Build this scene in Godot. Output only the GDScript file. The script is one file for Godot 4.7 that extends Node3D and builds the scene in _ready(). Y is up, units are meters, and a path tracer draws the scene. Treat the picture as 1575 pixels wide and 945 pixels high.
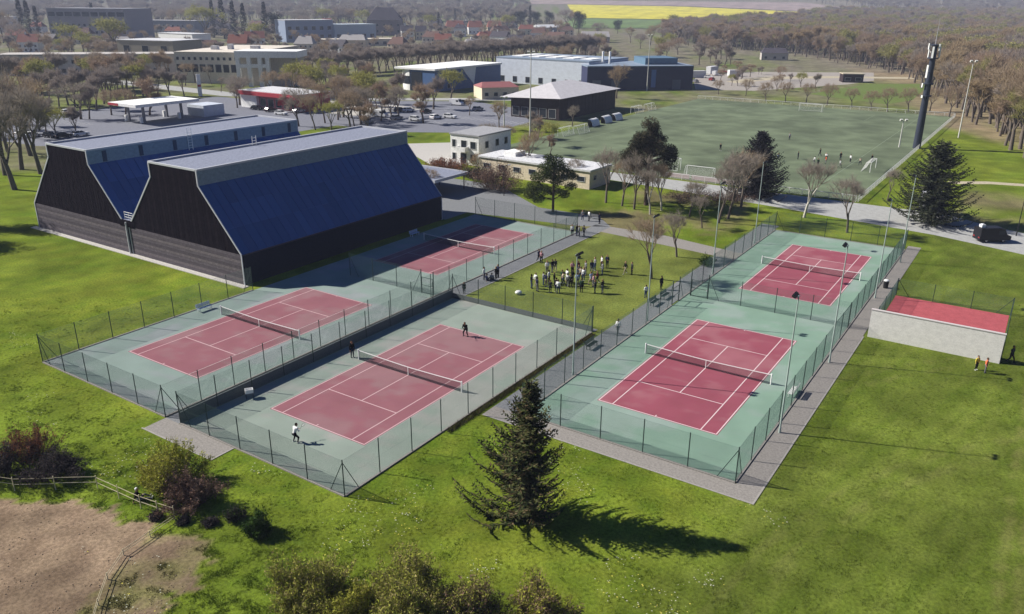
extends Node3D
# Tennis courts, a two-bay sports hall, a football ground and the edge of a town, seen from the air.
# The courts, the hall and the football ground share one grid: u runs across the courts, w along them.
const TH := 0.584455
const CT := 0.834007
const ST := 0.551754

var used := {}
var mats := {}
var tex := {}
var mean := {}
var last_mean := 1.0
var rng := RandomNumberGenerator.new()
var n_a := FastNoiseLite.new()
var n_b := FastNoiseLite.new()
var n_c := FastNoiseLite.new()


func P(u: float, w: float, y := 0.0) -> Vector3:
	return Vector3(CT * u + ST * w, y, ST * u - CT * w)


func hgt(_x: float, z: float) -> float:
	var t := clampf((-z - 700.0) / 2800.0, 0.0, 1.0)
	return 110.0 * pow(t, 1.6)


# ---------------------------------------------------------------- mesh building
class MB:
	var v := PackedVector3Array()
	var n := PackedVector3Array()
	var c := PackedColorArray()
	var i := PackedInt32Array()
	var col := Color(1, 1, 1)

	func put(p: Vector3, nn: Vector3) -> int:
		v.append(p)
		n.append(nn)
		c.append(col)
		return v.size() - 1

	func tri(a: Vector3, b: Vector3, d: Vector3) -> void:  # counter-clockwise seen from outside
		var nn := (b - a).cross(d - a).normalized()
		var k := v.size()
		put(a, nn)
		put(b, nn)
		put(d, nn)
		i.append_array(PackedInt32Array([k, k + 2, k + 1]))

	func quad(a: Vector3, b: Vector3, d: Vector3, e: Vector3) -> void:
		var nn := (b - a).cross(d - a).normalized()
		var k := v.size()
		put(a, nn)
		put(b, nn)
		put(d, nn)
		put(e, nn)
		i.append_array(PackedInt32Array([k, k + 2, k + 1, k, k + 3, k + 2]))

	func box(m: Vector3, s: Vector3, bs := Basis()) -> void:
		var x := bs.x * s.x * 0.5
		var y := bs.y * s.y * 0.5
		var z := bs.z * s.z * 0.5
		quad(m - x - y + z, m + x - y + z, m + x + y + z, m - x + y + z)
		quad(m + x - y - z, m - x - y - z, m - x + y - z, m + x + y - z)
		quad(m + x - y + z, m + x - y - z, m + x + y - z, m + x + y + z)
		quad(m - x - y - z, m - x - y + z, m - x + y + z, m - x + y - z)
		quad(m - x + y + z, m + x + y + z, m + x + y - z, m - x + y - z)
		quad(m - x - y - z, m + x - y - z, m + x - y + z, m - x - y + z)

	func b2(lo: Vector3, hi: Vector3) -> void:
		box((lo + hi) * 0.5, hi - lo)

	func tube(a: Vector3, b: Vector3, ra: float, rb: float, s := 6, cap := true) -> void:
		var d := (b - a).normalized()
		var x := d.cross(Vector3.UP if absf(d.y) < 0.95 else Vector3.RIGHT).normalized()
		var y := x.cross(d)
		var k := v.size()
		for j in s:
			var t := TAU * j / s
			var q := x * cos(t) + y * sin(t)
			put(a + q * ra, q)
			put(b + q * rb, q)
		for j in s:
			var p := k + 2 * j
			var r := k + 2 * ((j + 1) % s)
			i.append_array(PackedInt32Array([p, r, p + 1, r, r + 1, p + 1]))
		if cap and s > 3:
			for j in range(1, s - 1):
				var t0 := TAU * j / s
				var t1 := TAU * (j + 1) / s
				tri(b + x * rb, b + (x * cos(t1) + y * sin(t1)) * rb, b + (x * cos(t0) + y * sin(t0)) * rb)

	func blade(a: Vector3, b: Vector3, wv: Vector3) -> void:  # a thin tapering sliver
		tri(a - wv, a + wv, b)

	func prism(poly: PackedVector2Array, z0: float, z1: float, caps := true) -> void:  # outline in x, y (counter-clockwise), from z0 to z1 (z1 > z0)
		var m := poly.size()
		for j in m:
			var a := poly[j]
			var b := poly[(j + 1) % m]
			quad(Vector3(a.x, a.y, z1), Vector3(a.x, a.y, z0), Vector3(b.x, b.y, z0), Vector3(b.x, b.y, z1))
		if caps:
			var t := Geometry2D.triangulate_polygon(poly)
			for j in range(0, t.size(), 3):
				var a := poly[t[j]]
				var b := poly[t[j + 1]]
				var d := poly[t[j + 2]]
				if (b - a).cross(d - a) < 0:
					var s := b
					b = d
					d = s
				tri(Vector3(a.x, a.y, z1), Vector3(b.x, b.y, z1), Vector3(d.x, d.y, z1))
				tri(Vector3(a.x, a.y, z0), Vector3(d.x, d.y, z0), Vector3(b.x, b.y, z0))

	func flat(poly: PackedVector2Array, y: float) -> void:  # polygon in x, z lying at height y
		var t := Geometry2D.triangulate_polygon(poly)
		for j in range(0, t.size(), 3):
			var q: Array[Vector3] = []
			for k in 3:
				q.append(Vector3(poly[t[j + k]].x, y, poly[t[j + k]].y))
			if (q[1] - q[0]).cross(q[2] - q[0]).y < 0:
				tri(q[0], q[2], q[1])
			else:
				tri(q[0], q[1], q[2])

	func ball(m: Vector3, r: Vector3, rings := 6, segs := 8) -> void:
		var k := v.size()
		for a in rings + 1:
			var t := PI * a / rings
			for b in segs:
				var f := TAU * b / segs
				var q := Vector3(sin(t) * cos(f), cos(t), sin(t) * sin(f))
				put(m + q * r, (q / r).normalized())
		for a in rings:
			for b in segs:
				var p := k + a * segs + b
				var q := k + a * segs + (b + 1) % segs
				i.append_array(PackedInt32Array([p, p + segs, q, q, p + segs, q + segs]))

	func mesh(m: Material) -> ArrayMesh:
		var arr := []
		arr.resize(Mesh.ARRAY_MAX)
		arr[Mesh.ARRAY_VERTEX] = v
		arr[Mesh.ARRAY_NORMAL] = n
		arr[Mesh.ARRAY_COLOR] = c
		arr[Mesh.ARRAY_INDEX] = i
		var o := ArrayMesh.new()
		o.add_surface_from_arrays(Mesh.PRIMITIVE_TRIANGLES, arr)
		o.surface_set_material(0, m)
		return o


# ---------------------------------------------------------------- naming and tagging
func numbered(called: String) -> String:
	var k: int = used.get(called, 0)
	used[called] = k + 1
	return called if k == 0 else "%s_%03d" % [called, k]


func tag(o: Node, label: String, category: String, group := "") -> void:
	o.set_meta("label", label)
	o.set_meta("category", category)
	if group:
		o.set_meta("group", group)


func thing(called: String, label: String, category: String, at := Vector3.ZERO, turn := 0.0, group := "") -> Node3D:
	var o := Node3D.new()
	o.name = numbered(called)
	add_child(o)
	o.position = at
	o.rotation.y = turn
	tag(o, label, category, group)
	return o


func part(called: String, mesh: Mesh, parent: Node, at := Vector3.ZERO) -> MeshInstance3D:
	var o := MeshInstance3D.new()
	o.name = called
	o.mesh = mesh
	o.position = at
	parent.add_child(o, true)
	return o


func lone(called: String, mesh: Mesh, label: String, category: String, at := Vector3.ZERO, turn := 0.0, group := "") -> MeshInstance3D:
	var o := MeshInstance3D.new()
	o.name = numbered(called)
	o.mesh = mesh
	add_child(o)
	o.position = at
	o.rotation.y = turn
	tag(o, label, category, group)
	return o


func struct(called: String, mesh: Mesh, kind := "structure") -> MeshInstance3D:
	var o := MeshInstance3D.new()
	o.name = numbered(called)
	o.mesh = mesh
	add_child(o)
	o.set_meta("kind", kind)
	return o


const ORD := ["first", "second", "third", "fourth", "fifth", "sixth", "seventh", "eighth", "ninth", "tenth", "eleventh", "twelfth", "thirteenth", "fourteenth", "fifteenth", "sixteenth", "seventeenth", "eighteenth", "nineteenth", "twentieth"]


# ---------------------------------------------------------------- materials
func grain_image(seed_: int, f1: float, f2: float, lo: float, size := 512) -> ImageTexture:
	var a := FastNoiseLite.new()
	a.seed = seed_
	a.frequency = f1
	a.fractal_octaves = 4
	var b := FastNoiseLite.new()
	b.seed = seed_ + 7
	b.frequency = f2
	b.fractal_octaves = 3
	var ia := a.get_seamless_image(size, size)
	var ib := b.get_seamless_image(size, size)
	var da := ia.get_data()
	var db := ib.get_data()
	var sz := ia.get_data_size() / (size * size)
	var outp := PackedByteArray()
	outp.resize(size * size)
	for k in size * size:
		var q := (da[k * sz] * 0.5 + db[k * sz] * 0.5) / 255.0
		outp[k] = int(255.0 * clampf(lo + (1.0 - lo) * ((q - 0.5) * 1.7 + 0.5), 0.0, 1.0))
	var sum := 0.0   # the mean, so that colours keep their value under the texture
	for k in range(0, size * size, 7):
		sum += pow(outp[k] / 255.0, 2.2)
	last_mean = sum / (size * size / 7.0)
	var im := Image.create_from_data(size, size, false, Image.FORMAT_L8, outp)
	im.convert(Image.FORMAT_RGB8)
	return ImageTexture.create_from_image(im)


func M(key: String, lin: Color, rough := 0.85, grain := "", tile := 4.0, spec := 0.3, metal := 0.0) -> StandardMaterial3D:
	if mats.has(key):
		return mats[key]
	var m := StandardMaterial3D.new()
	m.resource_name = key
	m.albedo_color = lin.linear_to_srgb()
	m.roughness = rough
	m.metallic = metal
	m.metallic_specular = spec
	if grain:
		m.albedo_color = Color(minf(lin.r / mean[grain], 1.0), minf(lin.g / mean[grain], 1.0), minf(lin.b / mean[grain], 1.0)).linear_to_srgb()
		m.albedo_texture = tex[grain]
		m.uv1_triplanar = true
		m.uv1_world_triplanar = true
		m.uv1_scale = Vector3.ONE / tile
	mats[key] = m
	return m


func worn(m: StandardMaterial3D, tile: float) -> StandardMaterial3D:   # a second, finer layer of grain
	m.detail_enabled = true
	m.detail_blend_mode = BaseMaterial3D.BLEND_MODE_MUL
	m.detail_albedo = tex.speck
	m.detail_uv_layer = BaseMaterial3D.DETAIL_UV_2
	m.uv2_triplanar = true
	m.uv2_world_triplanar = true
	m.uv2_scale = Vector3.ONE / tile
	return m


func MV(key: String, rough := 0.9, back := 0.0) -> StandardMaterial3D:  # colour comes from the vertices
	if mats.has(key):
		return mats[key]
	var m := StandardMaterial3D.new()
	m.resource_name = key
	m.vertex_color_use_as_albedo = true
	m.roughness = rough
	m.metallic_specular = 0.08
	if back > 0.0:
		m.backlight_enabled = true
		m.backlight = Color(back, back, back)
	mats[key] = m
	return m


func setup_materials() -> void:
	for e in [["fine", 3, 0.06, 0.02, 0.80], ["soft", 11, 0.03, 0.008, 0.88], ["wide", 23, 0.014, 0.005, 0.76], ["turf", 31, 0.10, 0.03, 0.70], ["speck", 47, 0.20, 0.05, 0.90]]:
		tex[e[0]] = grain_image(e[1], e[2], e[3], e[4])
		mean[e[0]] = last_mean


# ---------------------------------------------------------------- the ground
func paddock_poly() -> PackedVector2Array:
	return PackedVector2Array([Vector2(-48, -49.2), Vector2(-36.6, -48.8), Vector2(-33.6, -48.3), Vector2(-29.8, -48.9), Vector2(-26.2, -46.6), Vector2(-23.2, -45.6), Vector2(-20.6, -44.6), Vector2(-19.3, -42.5), Vector2(-19.6, -39.5), Vector2(-21.5, -36.0), Vector2(-23.0, -26.0), Vector2(-48, -24)])


func ground_color(x: float, z: float, pad: PackedVector2Array) -> Color:
	var a := n_a.get_noise_2d(x, z)           # broad patches
	var b := n_b.get_noise_2d(x, z)           # metre-sized tufts
	var lush := Color(0.090, 0.138, 0.014)
	var dry := Color(0.142, 0.172, 0.021)
	var u := CT * x + ST * z
	var w := ST * x - CT * z
	var g := lush.lerp(dry, clampf(0.6 + a * 0.6 + b * 0.7, 0.0, 1.0))
	# rough uncut grass in front of the courts is greener and patchier
	var rough := smoothstep(36.0, 28.0, w + a * 6.0) * smoothstep(-14.0, -24.0, u + a * 8.0)
	if rough > 0.0:
		g = g.lerp(Color(0.080, 0.134, 0.014), clampf(0.15 + a * 0.9 + b * 0.6, 0.0, 0.7) * rough)
	# the lawn between the courts is paler
	if u > -57.0 and u < -36.0 and w > 72.0 and w < 110.0:
		g = g.lerp(Color(0.128, 0.146, 0.040), 0.7)
	# the mown field on the right: duller, with mowing streaks and wheel marks
	var mown := smoothstep(-19.0, -9.0, u + a * 5.0 + b * 2.0)
	if u > -12.4 and w > 49.0:
		mown = maxf(mown, 0.75)
	if mown > 0.0 and w < 145.0:
		var streak := n_c.get_noise_2d((u * 0.90 - w * 0.22) * 3.2, (w * 0.9 + u * 0.22) * 0.14)
		var fine := n_b.get_noise_2d(u * 2.0, w * 0.5)
		var f := Color(0.082, 0.114, 0.015).lerp(Color(0.118, 0.146, 0.026), clampf(0.48 + streak * 0.75 + fine * 0.45 + b * 0.3 + a * 0.35, 0.0, 1.0))
		for k in 3:   # faint wheel marks where the mower turns
			var rr := Vector2(x - 55.0 - k * 4.0, z + 6.0 + k * 9.0).length() - 52.0 - k * 7.0
			if absf(rr) < 0.4 or absf(rr - 1.8) < 0.4:
				f = f.lerp(Color(0.140, 0.150, 0.040), clampf(0.25 + fine * 0.8, 0.0, 0.5))
		if absf(u - 2.95 - b * 0.2) < 0.3 or absf(u - 3.95 - b * 0.2) < 0.3:
			f = f.lerp(Color(0.165, 0.165, 0.050), clampf(0.35 + b, 0.0, 0.6))
		g = g.lerp(f, mown)
	# trodden earth under the trees between the courts and the football ground
	if w > 106.0 and w < 140.0 and u > -64.0 and u < -36.0:
		var s := clampf(0.45 + a * 1.6 + b * 0.6, 0.0, 0.8) * clampf((w - 106.0) / 5.0, 0.0, 1.0) * clampf((-36.0 - u) / 6.0, 0.0, 1.0)
		g = g.lerp(Color(0.150, 0.120, 0.070), s)
	# worn ground to the right of the service road
	if u > -12.0 and w > 146.0 and w < 185.0:
		g = g.lerp(Color(0.170, 0.145, 0.080), clampf(0.35 + a * 1.3 + b * 0.5, 0.0, 0.85))
	# wood floor, town, far fields
	if z < -235.0 or x < -75.0 and z < -165.0:
		g = g.lerp(Color(0.150, 0.138, 0.090), clampf(0.62 + a * 0.9, 0.0, 1.0))
	if x > 100.0 - z * 0.02 and z < -175.0 and x > 128.0 - minf(0.0, z + 240.0) * 0.25:
		g = g.lerp(Color(0.230, 0.175, 0.112), clampf(0.7 + b * 0.6, 0.0, 1.0))
	if z < -430.0:
		g = g.lerp(Color(0.165, 0.145, 0.108), clampf(0.65 + a * 0.9 + b * 0.3, 0.0, 1.0))
	# bare earth paddock with a ragged edge
	if x < -17.0 and z > -52.0:
		var q := Vector2(x + b * 1.5 + n_c.get_noise_2d(x * 2.0, z * 2.0) * 1.1, z + a * 0.8 + n_c.get_noise_2d(z * 2.0, x * 2.0) * 1.1)
		if Geometry2D.is_point_in_polygon(q, pad):
			g = Color(0.165, 0.118, 0.080).lerp(Color(0.235, 0.172, 0.115), clampf(0.5 + b * 1.3 + n_c.get_noise_2d(x, z) * 0.9, 0.0, 1.0))
			if x > -24.0 - (z + 46.0) * 0.15:
				g = g.lerp(Color(0.150, 0.150, 0.050), clampf(0.45 + a + b, 0.0, 0.85))
	return g


func axis(lo: float, a: float, b: float, hi: float, step: float) -> PackedFloat32Array:
	var left := PackedFloat32Array()
	var p := a
	var s := step
	while p > lo:
		s *= 1.09
		p = maxf(lo, p - s)
		left.append(p)
	left.reverse()
	var q := a
	while q < b:
		left.append(q)
		q += step
	s = step
	while q < hi:
		left.append(q)
		s *= 1.09
		q += s
	left.append(hi)
	return left


func build_ground() -> void:
	var pad := paddock_poly()
	var xs := axis(-3600.0, -48.0, 62.0, 3600.0, 0.5)
	var zs := axis(-4600.0, -112.0, -26.0, 60.0, 0.5)
	var mb := MB.new()
	var keep: float = 1.0 / (mean.turf * mean.wide)
	for z in zs:
		for x in xs:
			mb.col = ground_color(x, z, pad) * keep
			var y := hgt(x, z)
			mb.put(Vector3(x, y, z), Vector3(0, 1, 0))
	var w := xs.size()
	for j in zs.size() - 1:
		for k in w - 1:
			var p := j * w + k
			mb.i.append_array(PackedInt32Array([p, p + 1, p + w, p + 1, p + w + 1, p + w]))
	var m := MV("grass_ground", 0.95)
	m.albedo_texture = tex.turf
	m.uv1_triplanar = true
	m.uv1_world_triplanar = true
	m.uv1_scale = Vector3.ONE / 5.3
	m.detail_enabled = true
	m.detail_blend_mode = BaseMaterial3D.BLEND_MODE_MUL
	m.detail_albedo = tex.wide
	m.detail_uv_layer = BaseMaterial3D.DETAIL_UV_2
	m.uv2_triplanar = true
	m.uv2_world_triplanar = true
	m.uv2_scale = Vector3.ONE / 37.0
	struct("ground", mb.mesh(m))


func sheet(called: String, pts: Array, y: float, m: Material, world := false) -> MeshInstance3D:  # corners in u, w (or x, z)
	var poly := PackedVector2Array()
	for p in pts:
		if world:
			poly.append(Vector2(p[0], p[1]))
		else:
			var q := P(p[0], p[1])
			poly.append(Vector2(q.x, q.z))
	var mb := MB.new()
	mb.flat(poly, y)
	return struct(called, mb.mesh(m))


func mottled(lo: Vector2, hi: Vector2, y: float, step: float, base: Color, stain: Color, salt: float, m: Material) -> ArrayMesh:   # an old painted surface: patches, stains and scuffs
	var mb := MB.new()
	var nx := int((hi.x - lo.x) / step) + 1
	var nz := int((hi.y - lo.y) / step) + 1
	for j in nz + 1:
		for k in nx + 1:
			var p := Vector2(lerpf(lo.x, hi.x, float(k) / nx), lerpf(lo.y, hi.y, float(j) / nz))
			var a := n_a.get_noise_2d(p.x * 1.6 + salt, p.y * 1.6 - salt)
			var b := n_b.get_noise_2d(p.x * 0.8 - salt, p.y * 0.8 + salt)
			var c := n_c.get_noise_2d(p.x * 0.7 + salt * 2.0, p.y * 1.9)
			mb.col = base.lerp(stain, clampf(smoothstep(0.06, 0.34, a + b * 0.35) * 0.75 + smoothstep(0.22, 0.45, c + b * 0.3) * 0.5, 0.0, 0.9)) * (1.0 + b * 0.10 + a * 0.08)
			mb.put(Vector3(p.x, y, p.y), Vector3.UP)
	for j in nz:
		for k in nx:
			var p := j * (nx + 1) + k
			mb.i.append_array(PackedInt32Array([p, p + 1, p + nx + 1, p + 1, p + nx + 2, p + nx + 1]))
	return mb.mesh(m)


func slab(called: String, u0: float, w0: float, u1: float, w1: float, y: float, base: Color, stain: Color, salt: float) -> void:
	var o := struct(called, mottled(Vector2(0, w0 - w1), Vector2(u1 - u0, 0), y, 0.4, base, stain, salt, worn(MV("court_paint", 0.9), 2.6)))
	o.position = P(u0, w0)
	o.rotation.y = -TH


func rect(u0: float, w0: float, u1: float, w1: float) -> Array:
	return [[u0, w0], [u1, w0], [u1, w1], [u0, w1]]


func build_surfaces() -> void:
	var asph := M("asphalt", Color(0.172, 0.178, 0.184), 0.9, "fine", 3.7)
	var pave := M("old_pavement", Color(0.235, 0.218, 0.198), 0.9, "fine", 2.9)
	var road := M("road", Color(0.330, 0.330, 0.318), 0.9, "soft", 5.1)
	var lot := M("car_park_asphalt", Color(0.165, 0.170, 0.200), 0.9, "fine", 9.0)
	var sand := M("sand", Color(0.400, 0.350, 0.250), 0.95, "fine", 7.0)
	var conc := M("concrete", Color(0.420, 0.400, 0.370), 0.9, "fine", 3.1)
	# paths between the courts
	sheet("path", rect(-58.25, 33.0, -56.45, 73.4), 0.010, asph)
	sheet("path", rect(-58.25, 73.4, -55.6, 112.5), 0.014, asph)
	sheet("path", [[-55.6, 109.0], [-33.2, 106.5], [-33.2, 110.0], [-47.0, 112.8], [-55.6, 112.5]], 0.018, pave)
	sheet("path", rect(-36.2, 50.2, -33.45, 128.5), 0.010, asph)
	sheet("pavement", rect(-58.2, 32.3, -49.4, 34.42), 0.018, pave)
	sheet("pavement", [[-36.2, 50.2], [-12.5, 50.2], [-12.5, 51.98], [-36.2, 51.98]], 0.022, pave)
	sheet("pavement", rect(-14.28, 51.98, -12.5, 128.0), 0.026, pave)
	sheet("pavement", rect(-56.4, 72.15, -37.0, 73.0), 0.022, asph)
	# concrete edging round the paved strips
	var edge := MB.new()
	for e in [[-36.2, 50.05, -12.35, 50.2], [-12.5, 50.2, -12.35, 87.4], [-58.35, 32.15, -49.25, 32.3], [-49.4, 32.3, -49.25, 34.4], [-55.6, 73.4, -55.45, 108.8]]:
		var q := PackedVector2Array()
		for p in rect(e[0], e[1], e[2], e[3]):
			q.append(Vector2(P(p[0], p[1]).x, P(p[0], p[1]).z))
		edge.flat(q, 0.045)
	struct("edging", edge.mesh(M("edging_stone", Color(0.300, 0.285, 0.255), 0.9, "fine", 1.9)))
	# forecourt at the far end of the hall and the road before the football ground
	sheet("forecourt", [[-104.0, 101.0], [-80.0, 101.0], [-80.0, 107.0], [-60.0, 110.0], [-55.6, 112.5], [-60.0, 117.0], [-72.0, 117.0], [-88.0, 128.0], [-104.0, 128.0]], 0.014, asph)
	sheet("road", [[-86.0, 146.5], [-60.0, 144.0], [-36.0, 141.0], [-12.0, 137.0], [14.0, 128.0], [18.0, 139.0], [-6.0, 148.5], [-12.0, 152.6], [-86.0, 152.6]], 0.012, road)
	sheet("path", [[-14.5, 181.0], [-8.0, 185.5], [0.0, 187.5], [10.0, 186.0], [10.0, 188.2], [-1.0, 190.0], [-9.0, 188.0], [-15.5, 183.5]], 0.012, sand)
	sheet("path", [[-137.0, 153.0], [-111.0, 136.0], [-106.0, 140.0], [-126.0, 164.0]], 0.016, conc)
	# car parks, roads and yards towards the town
	sheet("car_park", [[-262, 96], [-206, 100], [-172, 118], [-172, 178], [-200, 196], [-262, 196]], 0.014, lot)
	sheet("car_park", [[-176, 168], [-150, 168], [-128, 182], [-133, 226], [-176, 240], [-214, 214]], 0.018, lot)
	sheet("road", [[-420, 205], [-262, 198], [-214, 216], [-150, 262], [-150, 272], [-216, 224], [-262, 208], [-420, 216]], 0.022, road)
	sheet("forecourt", rect(-232, 186, -176, 214), 0.026, conc)
	sheet("yard", [[76, -345.4], [81, -372], [92, -420], [128, -440], [190, -440], [170, -392], [150, -372], [99, -341]], 0.018, M("pale_yard", Color(0.300, 0.270, 0.240), 0.95, "fine", 11.0), true)
	sheet("track", [[100, -374], [128, -398], [160, -405], [196, -402], [196, -412], [158, -416], [124, -410], [98, -384]], 0.026, sand, true)
	sheet("meadow", [[118, -330], [160, -375], [190, -378], [150, -310], [134, -296]], 0.018, M("bright_meadow", Color(0.110, 0.150, 0.030), 0.95, "turf", 9.0), true)
	var bays := MB.new()
	for row in [[-172.0, 186.0, 24], [-166.0, 200.0, 22], [-170.0, 213.0, 18], [-250.0, 112.0, 20], [-250.0, 124.0, 12]]:
		for k in row[2]:
			var q := PackedVector2Array()
			for p in rect(row[0] + 2.5 * k * 0.72, row[1], row[0] + 2.5 * k * 0.72 + 0.12, row[1] + 5.0):
				q.append(Vector2(P(p[0], p[1]).x, P(p[0], p[1]).z))
			bays.flat(q, 0.024)
	struct("bay_markings", bays.mesh(M("bay_paint", Color(0.62, 0.62, 0.60), 0.9)))
	# football ground
	sheet("football_pitch", rect(-113.0, 154.2, -27.0, 297.0), 0.014, M("synthetic_turf", Color(0.112, 0.140, 0.082), 0.95, "wide", 61.0))
	var white := M("pitch_paint", Color(0.20, 0.25, 0.17), 0.9)
	var lines := MB.new()
	var a0 := -102.0
	var a1 := -36.0
	var b0 := 164.0
	var b1 := 286.0
	for e in [[a0, b0, a1, b0 + 0.12], [a0, b1, a1, b1 + 0.12], [a0, b0, a0 + 0.12, b1], [a1, b0, a1 + 0.12, b1], [a0, 225.0, a1, 225.12], [-89.2, b0 + 16.5, -48.8, b0 + 16.62], [-89.2, b1 - 16.5, -48.8, b1 - 16.38], [-89.2, b0, -89.08, b0 + 16.5], [-48.8, b0, -48.68, b0 + 16.5], [-89.2, b1 - 16.5, -89.08, b1], [-48.8, b1 - 16.5, -48.68, b1]]:
		var q := PackedVector2Array()
		for p in rect(e[0], e[1], e[2], e[3]):
			q.append(Vector2(P(p[0], p[1]).x, P(p[0], p[1]).z))
		lines.flat(q, 0.020)
	struct("pitch_lines", lines.mesh(white))
	# fields on the rising ground
	field("rape_field", [[100, -1360], [300, -1310], [540, -1480], [560, -1640], [371, -1860], [120, -1930]], M("rape_flowers", Color(0.520, 0.460, 0.030), 0.95, "wide", 140.0))
	field("wheat_field", [[50, -1060], [200, -1050], [285, -1295], [95, -1350]], M("young_wheat", Color(0.110, 0.165, 0.045), 0.95, "wide", 120.0))
	field("ploughed_field", [[40, -1960], [380, -1890], [560, -1690], [720, -1860], [720, -2120], [40, -2180]], M("ploughed_soil", Color(0.270, 0.205, 0.180), 0.95, "wide", 150.0))
	field("ploughed_field", [[240, -1140], [300, -1130], [420, -1330], [320, -1360]], M("stubble", Color(0.320, 0.265, 0.170), 0.95, "wide", 90.0))


func field(called: String, pts: Array, m: Material) -> void:
	var poly := PackedVector2Array()
	var lo := Vector2(1e9, 1e9)
	var hi := Vector2(-1e9, -1e9)
	for p in pts:
		poly.append(Vector2(p[0], p[1]))
		lo = lo.min(Vector2(p[0], p[1]))
		hi = hi.max(Vector2(p[0], p[1]))
	var mb := MB.new()
	var z := lo.y
	while z < hi.y:  # strips that follow the slope
		var strip := PackedVector2Array([Vector2(lo.x - 1, z), Vector2(hi.x + 1, z), Vector2(hi.x + 1, z + 20), Vector2(lo.x - 1, z + 20)])
		for piece in Geometry2D.intersect_polygons(poly, strip):
			var k := mb.v.size()
			mb.flat(piece, 0.0)
			for j in range(k, mb.v.size()):
				mb.v[j].y = hgt(0, mb.v[j].z) + 0.6
		z += 20.0
	struct(called, mb.mesh(m))


# ---------------------------------------------------------------- tennis courts
func court(called: String, cu: float, cw: float, turn: float, red: Color, scuff: Color, line: Material, y: float) -> Node3D:
	var o := Node3D.new()
	o.name = numbered(called)
	add_child(o)
	o.set_meta("kind", "structure")
	o.position = P(cu, cw)
	o.rotation.y = -turn
	part("playing_surface", mottled(Vector2(-5.6, -12.0), Vector2(5.6, 12.0), y + 0.005, 0.35, red, scuff, cu, worn(MV("court_paint", 0.9), 2.6)), o)
	var yy := y + 0.010
	var h := 0.045
	var segs := [[-5.485, -11.885, 5.485, -11.885], [-5.485, 11.885, 5.485, 11.885], [-5.485, -11.885, -5.485, 11.885], [5.485, -11.885, 5.485, 11.885], [-4.115, -11.885, -4.115, 11.885], [4.115, -11.885, 4.115, 11.885], [-4.115, -6.4, 4.115, -6.4], [-4.115, 6.4, 4.115, 6.4], [0.0, -6.4, 0.0, 6.4], [0.0, -11.885, 0.0, -11.6], [0.0, 11.6, 0.0, 11.885]]
	for s in segs:
		var q := MB.new()
		var hx := h if s[0] == s[2] else 0.0
		var hz := h if s[1] == s[3] else 0.0
		q.flat(PackedVector2Array([Vector2(s[0] - hx, s[1] - hz), Vector2(s[2] + hx, s[1] - hz), Vector2(s[2] + hx, s[3] + hz), Vector2(s[0] - hx, s[3] + hz)]), yy)
		part("line", q.mesh(line), o)
		yy += 0.0006
	return o


func tennis_net(cu: float, cw: float, turn: float, label: String) -> void:
	var t := thing("tennis_net", label, "net", P(cu, cw), -turn, "nets across the tennis courts")
	var white := M("white_paint", Color(0.78, 0.78, 0.76), 0.6)
	for s in [-1.0, 1.0]:
		var p := MB.new()
		p.tube(Vector3(s * 6.4, 0, 0), Vector3(s * 6.4, 1.10, 0), 0.065, 0.065, 8)
		p.ball(Vector3(s * 6.4, 1.10, 0), Vector3(0.075, 0.05, 0.075), 4, 8)
		part("post", p.mesh(white), t)
	var band := MB.new()
	var cords := MB.new()
	var n := 26
	for k in n:
		var x0 := -6.4 + 12.8 * k / n
		var x1 := -6.4 + 12.8 * (k + 1) / n
		var y0 := 0.915 + 0.155 * pow(absf(x0) / 6.4, 1.3)
		var y1 := 0.915 + 0.155 * pow(absf(x1) / 6.4, 1.3)
		band.quad(Vector3(x0, y0 - 0.07, 0.012), Vector3(x1, y1 - 0.07, 0.012), Vector3(x1, y1, 0.012), Vector3(x0, y0, 0.012))
		band.quad(Vector3(x1, y1 - 0.07, -0.012), Vector3(x0, y0 - 0.07, -0.012), Vector3(x0, y0, -0.012), Vector3(x1, y1, -0.012))
		band.quad(Vector3(x0, y0, 0.012), Vector3(x1, y1, 0.012), Vector3(x1, y1, -0.012), Vector3(x0, y0, -0.012))
		for r in 13:
			var f := r / 13.0
			cords.tube(Vector3(x0, lerpf(0.04, y0 - 0.07, f), 0), Vector3(x1, lerpf(0.04, y1 - 0.07, f), 0), 0.0075, 0.0075, 3, false)
	var x := -6.38
	while x < 6.38:
		var yt := 0.915 + 0.155 * pow(absf(x) / 6.4, 1.3) - 0.07
		cords.tube(Vector3(x, 0.03, 0), Vector3(x, yt, 0), 0.0075, 0.0075, 3, false)
		x += 0.065
	part("headband", band.mesh(white), t)
	part("netting", cords.mesh(M("net_cord", Color(0.030, 0.032, 0.030), 0.9)), t).set_meta("kind", "stuff")
	var strap := MB.new()
	strap.box(Vector3(0, 0.46, 0), Vector3(0.06, 0.915, 0.034))
	part("centre_strap", strap.mesh(white), t)


func wire_mesh(l: float, h: float, pitch: float, r: float) -> MB:
	var mb := MB.new()
	var step := pitch * 1.414
	for dir in [1.0, -1.0]:
		var s := -h if dir > 0 else 0.0
		var e := l if dir > 0 else l + h
		while s < e:
			# the line x = s + dir * y, cut to 0..l
			var y0 := 0.0
			var y1 := h
			if dir > 0:
				y0 = maxf(0.0, -s)
				y1 = minf(h, l - s)
			else:
				y0 = maxf(0.0, s - l)
				y1 = minf(h, s)
			if y1 - y0 > 0.05:
				mb.tube(Vector3(s + dir * y0, y0 + 0.04, 0.004 * dir), Vector3(s + dir * y1, y1 + 0.04, 0.004 * dir), r, r, 3, false)
			s += step
	for y in [0.05, h * 0.5, h]:
		mb.tube(Vector3(0, y + 0.02, 0), Vector3(l, y + 0.02, 0), r * 1.6, r * 1.6, 3, false)
	return mb


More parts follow.
